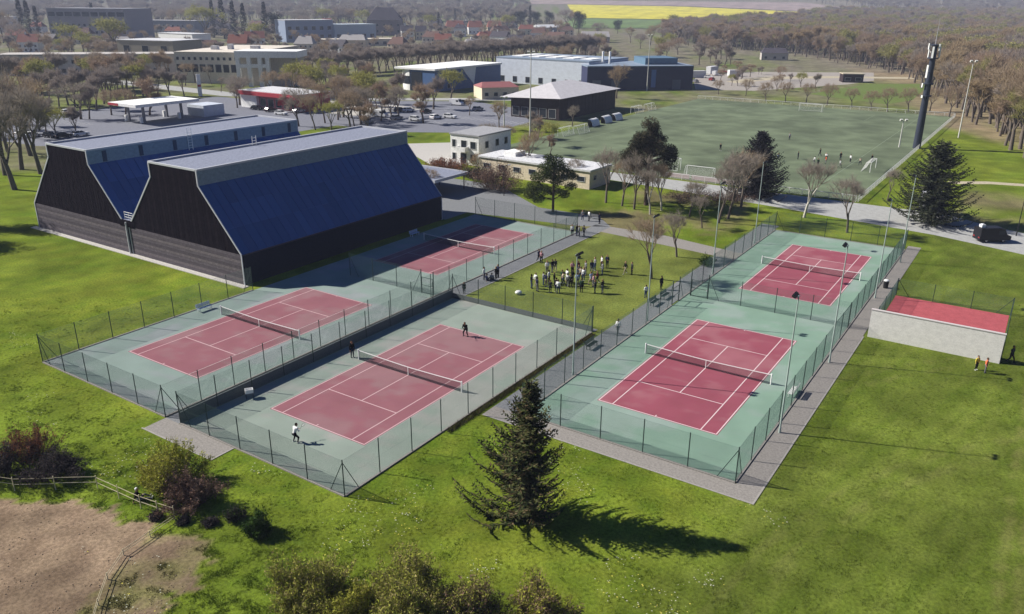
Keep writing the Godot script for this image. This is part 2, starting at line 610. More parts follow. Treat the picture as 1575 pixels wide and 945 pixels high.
func fence(a: Array, b: Array, n: int, label: String, opt := {}) -> void:
	var pa := P(a[0], a[1])
	var pb := P(b[0], b[1])
	var d := pb - pa
	var l := d.length()
	var h: float = opt.get("h", 3.05)
	var t := thing("chain_link_fence", label, "fence", pa, atan2(-d.z, d.x), "chain link fences round the tennis courts")
	var green: Material = M("fence_green", Color(0.028, 0.050, 0.042), 0.6)
	var pm := MB.new()
	pm.tube(Vector3.ZERO, Vector3(0, h, 0), 0.042, 0.042, 6)
	pm.ball(Vector3(0, h, 0), Vector3(0.05, 0.03, 0.05), 3, 6)
	var post := pm.mesh(green)
	for k in n + 1:
		part("post", post, t, Vector3(l * k / n, 0, 0))
	if opt.get("brace", true):
		for e in [[0.0, 1.0], [l, -1.0]]:
			var q := MB.new()
			q.tube(Vector3(e[0], h * 0.93, 0), Vector3(e[0] + e[1] * 1.45, 0.02, 0), 0.03, 0.03, 5)
			part("brace", q.mesh(green), t)
	var wire := wire_mesh(l, h - 0.08, opt.get("pitch", 0.075), opt.get("r", 0.0038))
	part("wire_mesh", wire.mesh(M("fence_wire", Color(0.060, 0.115, 0.098), 0.6)), t).set_meta("kind", "stuff")
	if opt.has("board"):
		var bh: float = opt.board
		for k in n:
			var q := MB.new()
			q.b2(Vector3(l * k / n + 0.05, 0.03, -0.035), Vector3(l * (k + 1) / n - 0.05, bh, 0.035))
			part("kickboard", q.mesh(M("kickboard", Color(0.115, 0.130, 0.125), 0.85, "fine", 2.3)), t)
	if opt.get("kerb", true):
		var q := MB.new()
		q.b2(Vector3(0, 0.0, -0.09), Vector3(l, 0.10, 0.09))
		part("kerb", q.mesh(M("kerb_stone", Color(0.240, 0.225, 0.205), 0.9, "fine", 1.7)), t)


func gate(a: Array, b: Array, label: String) -> void:
	var pa := P(a[0], a[1])
	var pb := P(b[0], b[1])
	var d := pb - pa
	var l := d.length()
	var t := thing("wire_gate", label, "gate", pa, atan2(-d.z, d.x), "gates in the court fences")
	var green: Material = M("fence_green", Color(0.028, 0.050, 0.042), 0.6)
	for x in [0.0, l]:
		var q := MB.new()
		q.tube(Vector3(x, 0, 0), Vector3(x, 3.05, 0), 0.06, 0.06, 8)
		part("gate_post", q.mesh(green), t)
	var f := MB.new()
	for y in [0.12, 1.1, 2.1]:
		f.tube(Vector3(0.06, y, 0), Vector3(l - 0.06, y, 0), 0.03, 0.03, 6)
	for x in [0.1, l - 0.1]:
		f.tube(Vector3(x, 0.12, 0), Vector3(x, 2.1, 0), 0.03, 0.03, 6)
	part("frame", f.mesh(green), t)
	var w := wire_mesh(l - 0.2, 1.9, 0.085, 0.003)
	part("wire_mesh", w.mesh(M("fence_wire", Color(0.060, 0.115, 0.098), 0.6)), t, Vector3(0.1, 0.12, 0)).set_meta("kind", "stuff")
	var hd := MB.new()
	hd.box(Vector3(l - 0.2, 1.05, 0.05), Vector3(0.14, 0.05, 0.06))
	part("handle", hd.mesh(M("white_paint", Color(0.78, 0.78, 0.76), 0.6)), t)


func build_courts() -> void:
	var wl := M("worn_line", Color(0.540, 0.370, 0.375), 0.9)
	var wr := M("court_line", Color(0.640, 0.500, 0.500), 0.9)
	var lred := Color(0.268, 0.116, 0.134)
	var lscuff := Color(0.262, 0.150, 0.158)
	var rred := Color(0.288, 0.082, 0.110)
	var rscuff := Color(0.320, 0.128, 0.148)
	slab("court_slab", -78.15, 34.55, -58.45, 106.6, 0.030, Color(0.232, 0.296, 0.264), Color(0.262, 0.284, 0.286), 3.0)
	slab("court_slab", -56.25, 34.55, -37.25, 72.0, 0.034, Color(0.258, 0.306, 0.262), Color(0.300, 0.302, 0.276), 11.0)
	slab("court_slab", -33.25, 52.15, -14.4, 125.6, 0.030, Color(0.212, 0.318, 0.246), Color(0.256, 0.322, 0.284), 27.0)
	court("tennis_court", -68.1, 52.7, 0.5862, lred, lscuff, wl, 0.030)
	court("tennis_court", -68.75, 89.6, 0.5835, lred, lscuff, wl, 0.030)
	court("tennis_court", -46.6, 52.5, 0.5822, lred, lscuff, wl, 0.034)
	court("tennis_court", -23.6, 70.1, 0.5843, rred, rscuff, wr, 0.030)
	court("tennis_court", -23.2, 107.0, 0.5850, rred, rscuff, wr, 0.030)
	tennis_net(-68.1, 52.7, 0.5862, "tennis net on the leftmost court, beside the grass bank")
	tennis_net(-68.75, 89.6, 0.5835, "tennis net on the court half shaded by the blue roofed hall")
	tennis_net(-46.6, 52.5, 0.5822, "tennis net on the grey-green court in the middle foreground")
	tennis_net(-23.6, 70.1, 0.5843, "tennis net on the bright red court at front right")
	tennis_net(-23.2, 107.0, 0.5850, "tennis net on the far right court, beyond the cross fence")
	# fences
	fence([-78.2, 34.5], [-58.4, 34.5], 5, "low end fence of the leftmost court, facing the paddock")
	fence([-78.2, 34.5], [-78.2, 60.2], 7, "long fence of the leftmost court along the grass bank")
	fence([-58.4, 34.5], [-58.4, 106.6], 20, "longest fence, from the leftmost court to the shaded court")
	fence([-78.0, 106.6], [-58.4, 106.6], 5, "end fence of the court shaded by the hall, nearest the pine")
	fence([-72.5, 71.3], [-60.5, 71.3], 3, "short cross fence between the two courts beside the hall", {"kerb": false})
	fence([-56.3, 34.5], [-37.2, 34.5], 5, "near end fence of the middle court, facing the bushes")
	fence([-37.2, 34.5], [-37.2, 71.9], 10, "right side fence of the middle court, above dry grass strip")
	fence([-56.3, 34.5], [-56.3, 72.1], 10, "left side fence of the middle court with dark kickboards", {"board": 1.05, "kerb": false})
	fence([-56.3, 72.1], [-37.2, 72.1], 5, "far end fence of the middle court by the crowded lawn", {"board": 0.62, "kerb": false})
	fence([-33.3, 52.1], [-14.4, 52.1], 5, "near end fence of the front right court, behind spruce")
	fence([-33.3, 52.1], [-33.3, 84.6], 9, "left side fence of the front right court along the path")
	fence([-33.3, 86.6], [-33.3, 125.6], 10, "left side fence of the far right court along the path")
	fence([-14.4, 52.1], [-14.4, 125.6], 20, "long right side fence of both right courts by the mown field")
	fence([-30.6, 89.1], [-14.4, 89.1], 4, "cross fence between the two right courts", {"kerb": false})
	fence([-33.3, 125.6], [-14.4, 125.6], 5, "far end fence of the far right court, before the road")
	gate([-33.3, 84.6], [-33.3, 86.6], "green wire gate into the right courts from the path")
	gate([-32.8, 89.1], [-30.6, 89.1], "green wire gate in the cross fence of the right courts")
	gate([-60.5, 71.3], [-58.6, 71.3], "green wire gate between the two courts beside the hall")


# ---------------------------------------------------------------- the sports hall
func hall_bay(label: String, u0: float, u1: float, low_left: bool, w0: float, w1: float, bracketed: bool) -> Node3D:
	# local x = u - u0, local -z = w - w0; u0..u1 is the outline at the ground
	var t := thing("sports_hall", label, "sports hall", P(u0, w0), -TH, "bays of the sports hall")
	var wd := u1 - u0
	var l := w1 - w0
	var blue := M("blue_roof", Color(0.028, 0.068, 0.200), 0.33, "wide", 11.0)
	var band := M("grey_blue_band", Color(0.185, 0.250, 0.300), 0.5, "fine", 5.0)
	var flatm := M("grey_roof_felt", Color(0.205, 0.222, 0.285), 0.85, "fine", 6.0)
	var timber := M("dark_timber", Color(0.0085, 0.0062, 0.0100), 0.9, "wide", 3.0, 0.08)
	var timber2 := M("dark_timber_b", Color(0.0120, 0.0090, 0.0130), 0.9, "wide", 3.0, 0.08)
	var trim := M("pale_trim", Color(0.480, 0.490, 0.520), 0.6)
	var side := M("dark_side_cladding", Color(0.020, 0.022, 0.036), 0.85, "fine", 4.0, 0.1)
	var planks := [M("grey_plank", Color(0.096, 0.082, 0.098), 0.85, "wide", 2.2), M("grey_plank_b", Color(0.074, 0.062, 0.076), 0.85, "wide", 2.6), M("grey_plank_c", Color(0.125, 0.106, 0.118), 0.85, "wide", 1.9)]
	var xl := 6.9                    # where the steep slopes end, from each side
	var ea := 4.0                    # eaves
	var kn := 11.8                   # kink
	var tp := 13.65
	var prof := func(x: float) -> float:
		if x < xl:
			return lerpf(ea, kn, x / xl)
		if x > wd - xl:
			return lerpf(ea, kn, (wd - x) / xl)
		return tp
	# gable walls: dark panel, upright boards, grey planks below
	for e in 2:
		var z := 0.0 if e == 0 else -l
		var s := 1.0 if e == 0 else -1.0
		var g := MB.new()
		g.prism(PackedVector2Array([Vector2(0.1, 0.0), Vector2(wd - 0.1, 0.0), Vector2(wd - 0.1, ea), Vector2(wd - xl, kn), Vector2(wd - xl, tp - 0.1), Vector2(xl, tp - 0.1), Vector2(xl, kn), Vector2(0.1, ea)]), minf(z, z - 0.25 * s), maxf(z, z - 0.25 * s))
		part("gable_wall", g.mesh(timber), t)
		for k in int(wd / 0.62):
			var x0 := 0.62 * k + 0.32
			var x1 := x0 + 0.585
			if x1 > wd - 0.3:
				break
			var top: float = minf(prof.call(x0), prof.call(x1)) - 0.12
			if top < ea + 0.25:
				continue
			var q := MB.new()
			q.b2(Vector3(x0, ea + 0.02, minf(z, z + 0.035 * s)), Vector3(x1, top, maxf(z, z + 0.035 * s)))
			part("board", q.mesh(timber2 if (k * 7) % 5 < 2 else timber), t)
		for k in 10:
			var q := MB.new()
			q.b2(Vector3(0.0, 0.12 + 0.385 * k, minf(z, z + 0.05 * s)), Vector3(wd, 0.12 + 0.385 * k + 0.36, maxf(z, z + 0.05 * s)))
			part("plank", q.mesh(planks[(k * 5 + e) % 3]), t)
	# long walls below the eaves
	for e in 2:
		var q := MB.new()
		var x := 0.1 if e == 0 else wd - 0.1
		q.b2(Vector3(x - 0.1, 0.0, -l + 0.25), Vector3(x + 0.1, ea - 0.02, -0.25))
		part("side_wall", q.mesh(side), t)
	# the steep blue slopes with standing seams, the upright band and the flat top
	for e in 2:
		var s := 1.0 if e == 0 else -1.0
		var xb := 0.0 if e == 0 else wd
		var xk := xl if e == 0 else wd - xl
		var yb := ea
		var a := Vector3(xb, yb, 0)
		var b := Vector3(xk, kn, 0)
		var nn := Vector3(-s * (kn - yb), absf(xk - xb), 0).normalized()
		var q := MB.new()
		q.box((a + b) * 0.5 + Vector3(0, 0, -l * 0.5) - nn * 0.06, Vector3((b - a).length() + 0.25, 0.16, l + 0.1), Basis((b - a).normalized(), nn, (b - a).normalized().cross(nn)))
		var slope := part("roof_slope", q.mesh(blue), t)
		var sheets := MB.new()   # roof sheets in three courses, each faded a little differently
		var along := (b - a).normalized()
		var zz := 0.0
		while zz > -l + 0.1:
			var z2 := maxf(zz - 1.35, -l)
			for r in 3:
				var f0: float = [0.0, 0.36, 0.68][r]
				var f1: float = [0.357, 0.677, 1.0][r]
				var p0 := a.lerp(b, f0) + nn * (0.030 + 0.012 * (2 - r) * 0.5)
				var p1 := a.lerp(b, f1) + nn * (0.030 + 0.012 * (2 - r) * 0.5)
				var tone := 1.0 + 0.16 * n_b.get_noise_2d(zz * 3.1 + e * 50.0, r * 9.0) + 0.22 * n_a.get_noise_2d(zz * 1.4, r * 22.0 + u0)
				sheets.col = Color(0.032, 0.078, 0.215) * tone
				var q0 := Vector3(0, 0, zz)
				var q1 := Vector3(0, 0, z2)
				if e == 0:
					sheets.quad(p0 + q1, p0 + q0, p1 + q0, p1 + q1)
				else:
					sheets.quad(p0 + q0, p0 + q1, p1 + q1, p1 + q0)
			zz = z2
		var sm := MV("blue_sheets", 0.27)
		sm.metallic_specular = 0.55
		part("roof_sheets", sheets.mesh(sm), slope).set_meta("kind", "stuff")
		var ribs := MB.new()
		var z := -1.35
		while z > -l:
			ribs.box((a + b) * 0.5 + Vector3(0, 0, z) + nn * 0.05, Vector3((b - a).length(), 0.05, 0.05), Basis((b - a).normalized(), nn, (b - a).normalized().cross(nn)))
			z -= 1.35
		part("standing_seams", ribs.mesh(blue), slope).set_meta("kind", "stuff")
		var u := MB.new()
		u.b2(Vector3(xk - 0.08, kn - 0.02, -l - 0.04), Vector3(xk + 0.08, tp - 0.02, 0.04))
		part("upper_band", u.mesh(band), t)
		if bracketed:
			z = -2.5
			while z > -l:
				var br := MB.new()
				br.b2(Vector3(xk - 0.16, kn + 0.1, z - 0.3), Vector3(xk + 0.16, tp - 0.25, z + 0.3))
				part("bracket", br.mesh(M("dark_bracket", Color(0.030, 0.050, 0.090), 0.6)), t)
				z -= 5.7
		var gut := MB.new()
		gut.b2(Vector3(xb - 0.14, yb - 0.16, -l - 0.05), Vector3(xb + 0.14, yb - 0.03, 0.05))
		part("gutter", gut.mesh(M("gutter_metal", Color(0.060, 0.050, 0.070), 0.5)), t)
	var f := MB.new()
	f.b2(Vector3(xl + 0.08, tp - 0.3, -l), Vector3(wd - xl - 0.08, tp - 0.04, 0.0))
	part("flat_roof", f.mesh(flatm), t)
	var tr := MB.new()
	for x in [xl, wd - xl]:
		tr.b2(Vector3(x - 0.14, tp - 0.02, -l - 0.06), Vector3(x + 0.14, tp + 0.22, 0.06))
	for z in [0.0, -l]:
		tr.b2(Vector3(xl + 0.14, tp - 0.035, z - 0.14), Vector3(wd - xl - 0.14, tp + 0.2, z + 0.12))
	part("parapet", tr.mesh(trim), t)
	# pale flashing along the gable edges
	for z in [0.06, -l - 0.06]:
		for g in [[Vector2(0, ea), Vector2(xl, kn)], [Vector2(xl, kn), Vector2(xl, tp)], [Vector2(wd, ea), Vector2(wd - xl, kn)], [Vector2(wd - xl, kn), Vector2(wd - xl, tp)]]:
			var q := MB.new()
			var a := Vector3(g[0].x, g[0].y, z)
			var b := Vector3(g[1].x, g[1].y, z)
			q.box((a + b) * 0.5, Vector3((b - a).length() + 0.1, 0.2, 0.11), Basis((b - a).normalized(), Vector3(0, 0, 1).cross((b - a).normalized()), Vector3(0, 0, 1)))
			part("flashing", q.mesh(trim), t)
		for x in [0.0, wd]:
			var q := MB.new()
			q.b2(Vector3(x - 0.09, 0.0, z - 0.05), Vector3(x + 0.09, ea - 0.05, z + 0.055))
			part("corner_trim", q.mesh(trim), t)
	return t


func build_hall() -> void:
	var conc := M("concrete", Color(0.420, 0.400, 0.370), 0.9, "fine", 3.1)
	var a := hall_bay("rear bay of the sports hall, blue sloping roof with dark brackets", -129.2, -105.0, false, 60.9, 99.5, true)
	var b := hall_bay("front bay of the sports hall, wide plain blue roof beside the courts", -104.2, -80.5, true, 60.9, 100.6, false)
	# the low link that closes the valley between the two bays
	var q := MB.new()
	q.b2(Vector3(24.2, 0.0, -38.6), Vector3(25.0, 3.9, -0.1))
	part("link_wall", q.mesh(M("dark_side_cladding", Color(0.02, 0.022, 0.036), 0.7, "fine", 4.0)), a)
	var g := MB.new()
	g.b2(Vector3(23.1, 4.55, -38.5), Vector3(26.1, 4.85, 0.05))
	part("valley_gutter", g.mesh(M("grey_roof_felt", Color(0.33, 0.325, 0.345), 0.85)), a)
	var gp := MB.new()
	gp.b2(Vector3(22.9, 3.9, 0.0), Vector3(26.3, 4.85, 0.12))
	part("valley_fascia", gp.mesh(M("dark_timber", Color(0.0085, 0.0062, 0.0100), 0.9)), a)
	var dp := MB.new()
	dp.tube(Vector3(24.6, 0.0, 0.25), Vector3(24.6, 4.6, 0.25), 0.11, 0.11, 8)
	part("downpipe", dp.mesh(M("pale_trim", Color(0.48, 0.49, 0.52), 0.6)), a)
	for y in [5.15, 5.5, 5.85]:
		var r := MB.new()
		r.tube(Vector3(23.7, y, -0.3), Vector3(25.7, y, -0.3), 0.035, 0.035, 6)
		part("guard_rail", r.mesh(M("white_paint", Color(0.78, 0.78, 0.76), 0.6)), a)
	var rp := MB.new()
	for x in [23.7, 24.7, 25.7]:
		rp.tube(Vector3(x, 4.85, -0.3), Vector3(x, 5.9, -0.3), 0.035, 0.035, 6)
	part("rail_posts", rp.mesh(M("white_paint", Color(0.78, 0.78, 0.76), 0.6)), a)
	# a white access ladder up each upper band
	for e in [[a, 17.3, -16.5], [b, 6.9, -17.0]]:
		var lad := MB.new()
		for dz in [-0.35, 0.35]:
			lad.tube(Vector3(e[1] + 0.3, 11.6, e[2] + dz), Vector3(e[1] + 0.3, 15.0, e[2] + dz), 0.05, 0.05, 6)
		for k in 8:
			lad.tube(Vector3(e[1] + 0.3, 11.9 + k * 0.4, e[2] - 0.35), Vector3(e[1] + 0.3, 11.9 + k * 0.4, e[2] + 0.35), 0.035, 0.035, 5)
		part("ladder", lad.mesh(M("white_paint", Color(0.78, 0.78, 0.76), 0.6)), e[0])
	var ap := MB.new()
	ap.b2(Vector3(-1.0, 0.0, 0.06), Vector3(49.5, 0.08, 0.95))
	var o := struct("hall_apron", ap.mesh(conc))
	o.position = P(-129.2, 60.9)
	o.rotation.y = -TH
	# entrance canopy behind the hall
	var c := thing("entrance_canopy", "low flat grey entrance canopy behind the far end of the hall", "canopy", P(-104.0, 112.0), -TH)
	var rf := MB.new()
	rf.b2(Vector3(0, 2.9, -10.0), Vector3(13.0, 3.2, 0.0))
	part("canopy_roof", rf.mesh(M("grey_roof_felt", Color(0.33, 0.325, 0.345), 0.85)), c)
	var fa := MB.new()
	for e in [[Vector3(-0.1, 2.8, 0.0), Vector3(13.1, 3.35, 0.12)], [Vector3(13.0, 2.8, -10.0), Vector3(13.12, 3.35, -0.002)], [Vector3(-0.1, 2.8, -10.12), Vector3(13.1, 3.35, -10.0)]]:
		fa.b2(e[0], e[1])
	part("canopy_edge", fa.mesh(M("pale_trim", Color(0.48, 0.49, 0.52), 0.6)), c)
	for x in [0.5, 6.5, 12.5]:
		for z in [-0.6, -9.4]:
			var ps := MB.new()
			ps.tube(Vector3(x, 0, z), Vector3(x, 2.9, z), 0.1, 0.1, 8)
			part("column", ps.mesh(M("gutter_metal", Color(0.06, 0.05, 0.07), 0.5)), c)
	var wl := MB.new()
	wl.b2(Vector3(0.2, 0, -9.0), Vector3(6.0, 2.9, -1.0))
	part("porch_wall", wl.mesh(M("brown_brick", Color(0.09, 0.05, 0.04), 0.9, "fine", 1.0)), c)


# ---------------------------------------------------------------- posts, masts and court furniture
func lamp_post(u: float, w: float, h: float, label: String, arm := 0.0) -> void:
	var t := thing("floodlight_post", label, "light post", P(u, w), -TH, "floodlight posts beside the right courts")
	var green := M("pale_green_pole", Color(0.330, 0.400, 0.370), 0.5)
	var q := MB.new()
	q.tube(Vector3(0, 0, 0), Vector3(0, 0.5, 0), 0.12, 0.10, 8)
	q.tube(Vector3(0, 0.5, 0), Vector3(0, h, 0), 0.080, 0.045, 8)
	part("pole", q.mesh(green), t)
	var b := MB.new()
	b.tube(Vector3(0, h - 0.1, -0.35), Vector3(0, h - 0.1, 0.35), 0.04, 0.04, 6)
	part("crossarm", b.mesh(green), t)
	for z in [-0.27, 0.27]:
		var f := MB.new()
		var bs := Basis(Vector3(0, 0, 1), 0.5 * arm)
		f.box(Vector3(arm * 0.25, h - 0.05, z), Vector3(0.36, 0.16, 0.38), bs)
		f.box(Vector3(arm * 0.25, h + 0.07, z), Vector3(0.26, 0.10, 0.28), bs)
		part("lamp_head", f.mesh(M("lamp_black", Color(0.02, 0.02, 0.022), 0.5)), t)


func bench(u: float, w: float, turn: float, label: String, seat: Material, legm: Material) -> void:
	var t := thing("bench", label, "bench", P(u, w), turn, "benches")
	for k in 4:
		var q := MB.new()
		q.box(Vector3(0, 0.45, -0.21 + 0.125 * k), Vector3(1.9, 0.04, 0.1))
		part("seat_slat", q.mesh(seat), t)
	for k in 3:
		var q := MB.new()
		q.box(Vector3(0, 0.58 + 0.13 * k, -0.30 - 0.025 * k), Vector3(1.9, 0.1, 0.035), Basis(Vector3(1, 0, 0), -0.2))
		part("back_slat", q.mesh(seat), t)
	for x in [-0.75, 0.75]:
		for z in [-0.24, 0.16]:
			var q := MB.new()
			q.b2(Vector3(x - 0.03, 0, z - 0.03), Vector3(x + 0.03, 0.43, z + 0.03))
			part("leg", q.mesh(legm), t)
		var q2 := MB.new()
		q2.box(Vector3(x, 0.66, -0.335), Vector3(0.05, 0.5, 0.04), Basis(Vector3(1, 0, 0), -0.2))
		part("back_post", q2.mesh(legm), t)


func build_furniture() -> void:
	var left := ["nearest", "second nearest", "third nearest", "farthest"]
	var k := 0
	for w in [61.5, 78.4, 98.9, 116.3]:
		lamp_post(-33.62, w, 12.2, "tall pale green floodlight post on the path side, %s of four" % left[k], 1.0)
		lamp_post(-13.85, w if k < 2 else w + 2.2, 12.2, "tall pale green floodlight post on the field side, %s of four" % left[k], -1.0)
		k += 1
	var white := M("white_paint", Color(0.78, 0.78, 0.76), 0.6)
	var blue := M("pale_blue_paint", Color(0.42, 0.50, 0.62), 0.6)
	var dark := M("dark_bench", Color(0.03, 0.035, 0.035), 0.7)
	bench(-77.2, 52.5, -TH + PI / 2, "pale blue bench beside the net of the leftmost court", blue, white)
	bench(-77.8, 90.6, -TH + PI / 2, "pale bench in the shadow of the hall beside a net", blue, white)
	bench(-14.95, 69.2, -TH - PI / 2, "white bench inside the right fence of the front right court", white, white)
	bench(-35.2, 68.3, -TH + PI / 2, "dark bench on the path between the middle and right courts", dark, dark)
	bench(-35.0, 86.6, -TH + PI / 2, "dark green bench on the path near the gate", M("green_bench", Color(0.02, 0.06, 0.05), 0.7), dark)
	bench(-35.1, 83.8, -TH + PI / 2, "second dark green bench by the gate, nearer the front court", M("green_bench", Color(0.02, 0.06, 0.05), 0.7), dark)
	bench(-60.0, 115.5, -TH + PI, "grey bench under the pine by the far path", M("grey_bench", Color(0.25, 0.25, 0.25), 0.7), dark)
	# litter bin, ball basket, ball, white football
	var t := thing("litter_bin", "black litter bin with white lid outside the right fence", "bin", P(-13.5, 105.8))
	var q := MB.new()
	q.tube(Vector3.ZERO, Vector3(0, 0.95, 0), 0.28, 0.33, 12)
	part("drum", q.mesh(M("lamp_black", Color(0.02, 0.02, 0.022), 0.5)), t)
	q = MB.new()
	q.tube(Vector3(0, 0.95, 0), Vector3(0, 1.02, 0), 0.35, 0.33, 12)
	q.ball(Vector3(0, 1.02, 0), Vector3(0.33, 0.14, 0.33), 6, 12)
	part("lid", q.mesh(white), t)
	t = thing("ball_trolley", "white ball trolley standing on the middle court near the kickboards", "trolley", P(-55.3, 40.9), 0.4)
	q = MB.new()
	for e in [[Vector3(-0.35, 0.55, -0.25), Vector3(0.35, 0.6, 0.25)]]:
		q.b2(e[0], e[1])
	for e in [[Vector3(-0.35, 0.6, -0.25), Vector3(-0.32, 0.9, 0.25)], [Vector3(0.32, 0.6, -0.25), Vector3(0.35, 0.9, 0.25)], [Vector3(-0.32, 0.6, -0.25), Vector3(0.32, 0.9, -0.22)], [Vector3(-0.32, 0.6, 0.22), Vector3(0.32, 0.9, 0.25)]]:
		q.b2(e[0], e[1])
	part("basket", q.mesh(white), t)
	for e in [[-0.3, -0.2], [0.3, -0.2], [-0.3, 0.2], [0.3, 0.2]]:
		var lg := MB.new()
		lg.tube(Vector3(e[0], 0.06, e[1]), Vector3(e[0], 0.56, e[1]), 0.02, 0.02, 6)
		lg.tube(Vector3(e[0] - 0.02, 0.06, e[1]), Vector3(e[0] + 0.02, 0.06, e[1]), 0.06, 0.06, 8)
		part("leg", lg.mesh(M("lamp_black", Color(0.02, 0.02, 0.022), 0.5)), t)
	q = MB.new()
	q.ball(Vector3(0, 0.26, 0), Vector3(0.45, 0.26, 0.4), 7, 12)
	q.box(Vector3(0, 0.5, 0), Vector3(0.3, 0.05, 0.12))
	lone("sports_bag", q.mesh(white), "white bag lying on the lawn in front of the crowd", "bag", P(-50.4, 77.6), 0.5)
	q = MB.new()
	q.ball(Vector3(0, 0.2, 0), Vector3(0.34, 0.22, 0.26), 7, 12)
	q.box(Vector3(0, 0.42, 0), Vector3(0.24, 0.04, 0.08))
	lone("sports_bag", q.mesh(M("dark_bag", Color(0.03, 0.04, 0.03), 0.8)), "dark bag lying alone on the lawn behind the crowd", "bag", P(-51.6, 94.8), 0.2)
	# practice wall with its small red court
	t = thing("practice_wall", "long white concrete practice wall at the edge of the mown field", "wall", P(-12.1, 87.7), -TH)
	q = MB.new()
	q.b2(Vector3(0, 0, -0.28), Vector3(12.4, 3.1, 0))
	part("wall_face", q.mesh(M("white_concrete", Color(0.660, 0.640, 0.610), 0.9, "soft", 2.7)), t)
	q = MB.new()
	q.b2(Vector3(-0.04, 3.1, -0.32), Vector3(12.44, 3.18, 0.04))
	part("coping", q.mesh(M("coping", Color(0.5, 0.46, 0.45), 0.9, "fine", 1.3)), t)
	for x in [3.1, 6.2, 9.3]:
		q = MB.new()
		q.b2(Vector3(x - 0.15, 0, -0.9), Vector3(x + 0.15, 2.4, -0.28))
		part("buttress", q.mesh(M("white_concrete", Color(0.66, 0.64, 0.61), 0.9, "fine", 2.7)), t)
	sheet("practice_court", rect(-11.9, 88.0, 0.2, 103.6), 0.022, M("bright_red_court", Color(0.350, 0.078, 0.088), 0.9, "soft", 5.3))
	fence([-11.9, 103.7], [0.3, 103.7], 3, "far fence of the small red court behind the practice wall", {"h": 2.2, "kerb": false})
	fence([0.35, 88.1], [0.35, 103.7], 4, "right fence of the small red court behind the practice wall", {"h": 2.2, "kerb": false})
	fence([-11.95, 88.1], [-11.95, 103.7], 4, "left fence of the small red court behind the practice wall", {"h": 2.2, "kerb": false})
	# antenna mast, cabin and lamps on the right
	t = thing("antenna_mast", "tall dark tubular antenna mast with white panels behind the cedar", "mast", Vector3(100.8, 0, -201.8), 0.3)
	q = MB.new()
	q.tube(Vector3.ZERO, Vector3(0, 24.6, 0), 0.95, 0.62, 12)
	part("shaft", q.mesh(M("mast_grey", Color(0.035, 0.042, 0.062), 0.5)), t)
	q = MB.new()
	q.tube(Vector3(0, 24.6, 0), Vector3(0, 30.5, 0), 0.07, 0.03, 6)
	part("whip_aerial", q.mesh(M("pale_trim", Color(0.48, 0.49, 0.52), 0.6)), t)
	for y in [12.6, 15.5, 21.4, 24.4]:
		q = MB.new()
		q.tube(Vector3(0, y, 0), Vector3(0, y + 0.25, 0), 1.25, 1.25, 12)
		part("collar", q.mesh(M("mast_grey", Color(0.035, 0.042, 0.062), 0.5)), t)
	for e in [[22.9, 0.4, 2.6], [22.9, 2.5, 2.6], [22.9, 4.6, 2.6], [18.5, 2.9, 3.0], [17.2, 5.2, 2.4], [15.2, 3.4, 1.0], [12.6, 3.0, 0.6], [24.0, 1.4, 1.6], [24.2, 3.5, 1.4]]:
		q = MB.new()
		var dv := Vector3(cos(e[1]), 0, sin(e[1]))
		q.box(Vector3(0, e[0], 0) + dv * 1.35, Vector3(0.22, e[2], 0.42), Basis(dv, Vector3.UP, dv.cross(Vector3.UP)))
		q.box(Vector3(0, e[0], 0) + dv * 1.05, Vector3(0.5, 0.1, 0.1), Basis(dv, Vector3.UP, dv.cross(Vector3.UP)))
		part("antenna_panel", q.mesh(white), t)
	t = thing("equipment_cabin", "grey equipment cabin half hidden behind the cedar", "cabin", Vector3(71.6, 0, -134.6), -0.2)
	q = MB.new()
	q.b2(Vector3(-1.5, 0, -1.6), Vector3(1.5, 3.4, 1.6))
	part("wall", q.mesh(M("cabin_grey", Color(0.215, 0.215, 0.245), 0.8, "fine", 2.0)), t)
	q = MB.new()
	q.b2(Vector3(-1.65, 3.4, -1.75), Vector3(1.65, 3.58, 1.75))
	part("roof", q.mesh(M("pale_trim", Color(0.48, 0.49, 0.52), 0.6)), t)
	q = MB.new()
	q.b2(Vector3(-0.45, 0, 1.6), Vector3(0.45, 2.1, 1.66))
	part("door", q.mesh(M("gutter_metal", Color(0.06, 0.05, 0.07), 0.5)), t)
	street_lamp(Vector3(78.2, 0, -120.6), 6.6, "thin dark street lamp at the right edge beside the service road")
	street_lamp(P(-82.0, 121.0), 5.5, "dark street lamp on the forecourt beside the reddish shrub")
	street_lamp(P(-88.0, 127.5), 5.5, "dark street lamp at the back of the forecourt")
	# floodlights of the football ground
	ground_light(Vector3(120.2, 0, -219.0), 19.6, "white floodlight column right of the antenna mast")
	ground_light(Vector3(4.4, 0, -211.3), 21.6, "white floodlight column in front of the brown pavilion")
	ground_light(Vector3(54.5, 0, -337.8), 21.5, "white floodlight column before the dark blue building")
	ground_light(Vector3(97.0, 0, -203.0), 6.5, "short white lamp column beside the antenna mast foot")
	ground_light(Vector3(-2.5, 0, -226.0), 9.0, "low white lamp column left of the brown pavilion")
	# flat goals, dugouts, rails
	goal(P(-68.5, 163.3), -TH, 7.32, 2.44, "white football goal nearest the courts, behind the bare trees")
	goal(P(-68.5, 283.3), -TH + PI, 7.32, 2.44, "white football goal at the far end of the pitch")
	goal(P(-58.5, 158.6), -TH, 6.0, 2.1, "white training goal standing by the near railing")
	goal(P(-110.0, 191.0), -TH + PI / 2, 6.0, 2.1, "pale training goal parked on the left touchline")
	goal(P(-108.5, 197.0), -TH + PI / 2, 6.0, 2.1, "second pale training goal beside the left touchline")
	goal(P(-115.0, 246.0), -TH + PI / 2, 6.0, 2.1, "pale training goal beyond the white dugouts")
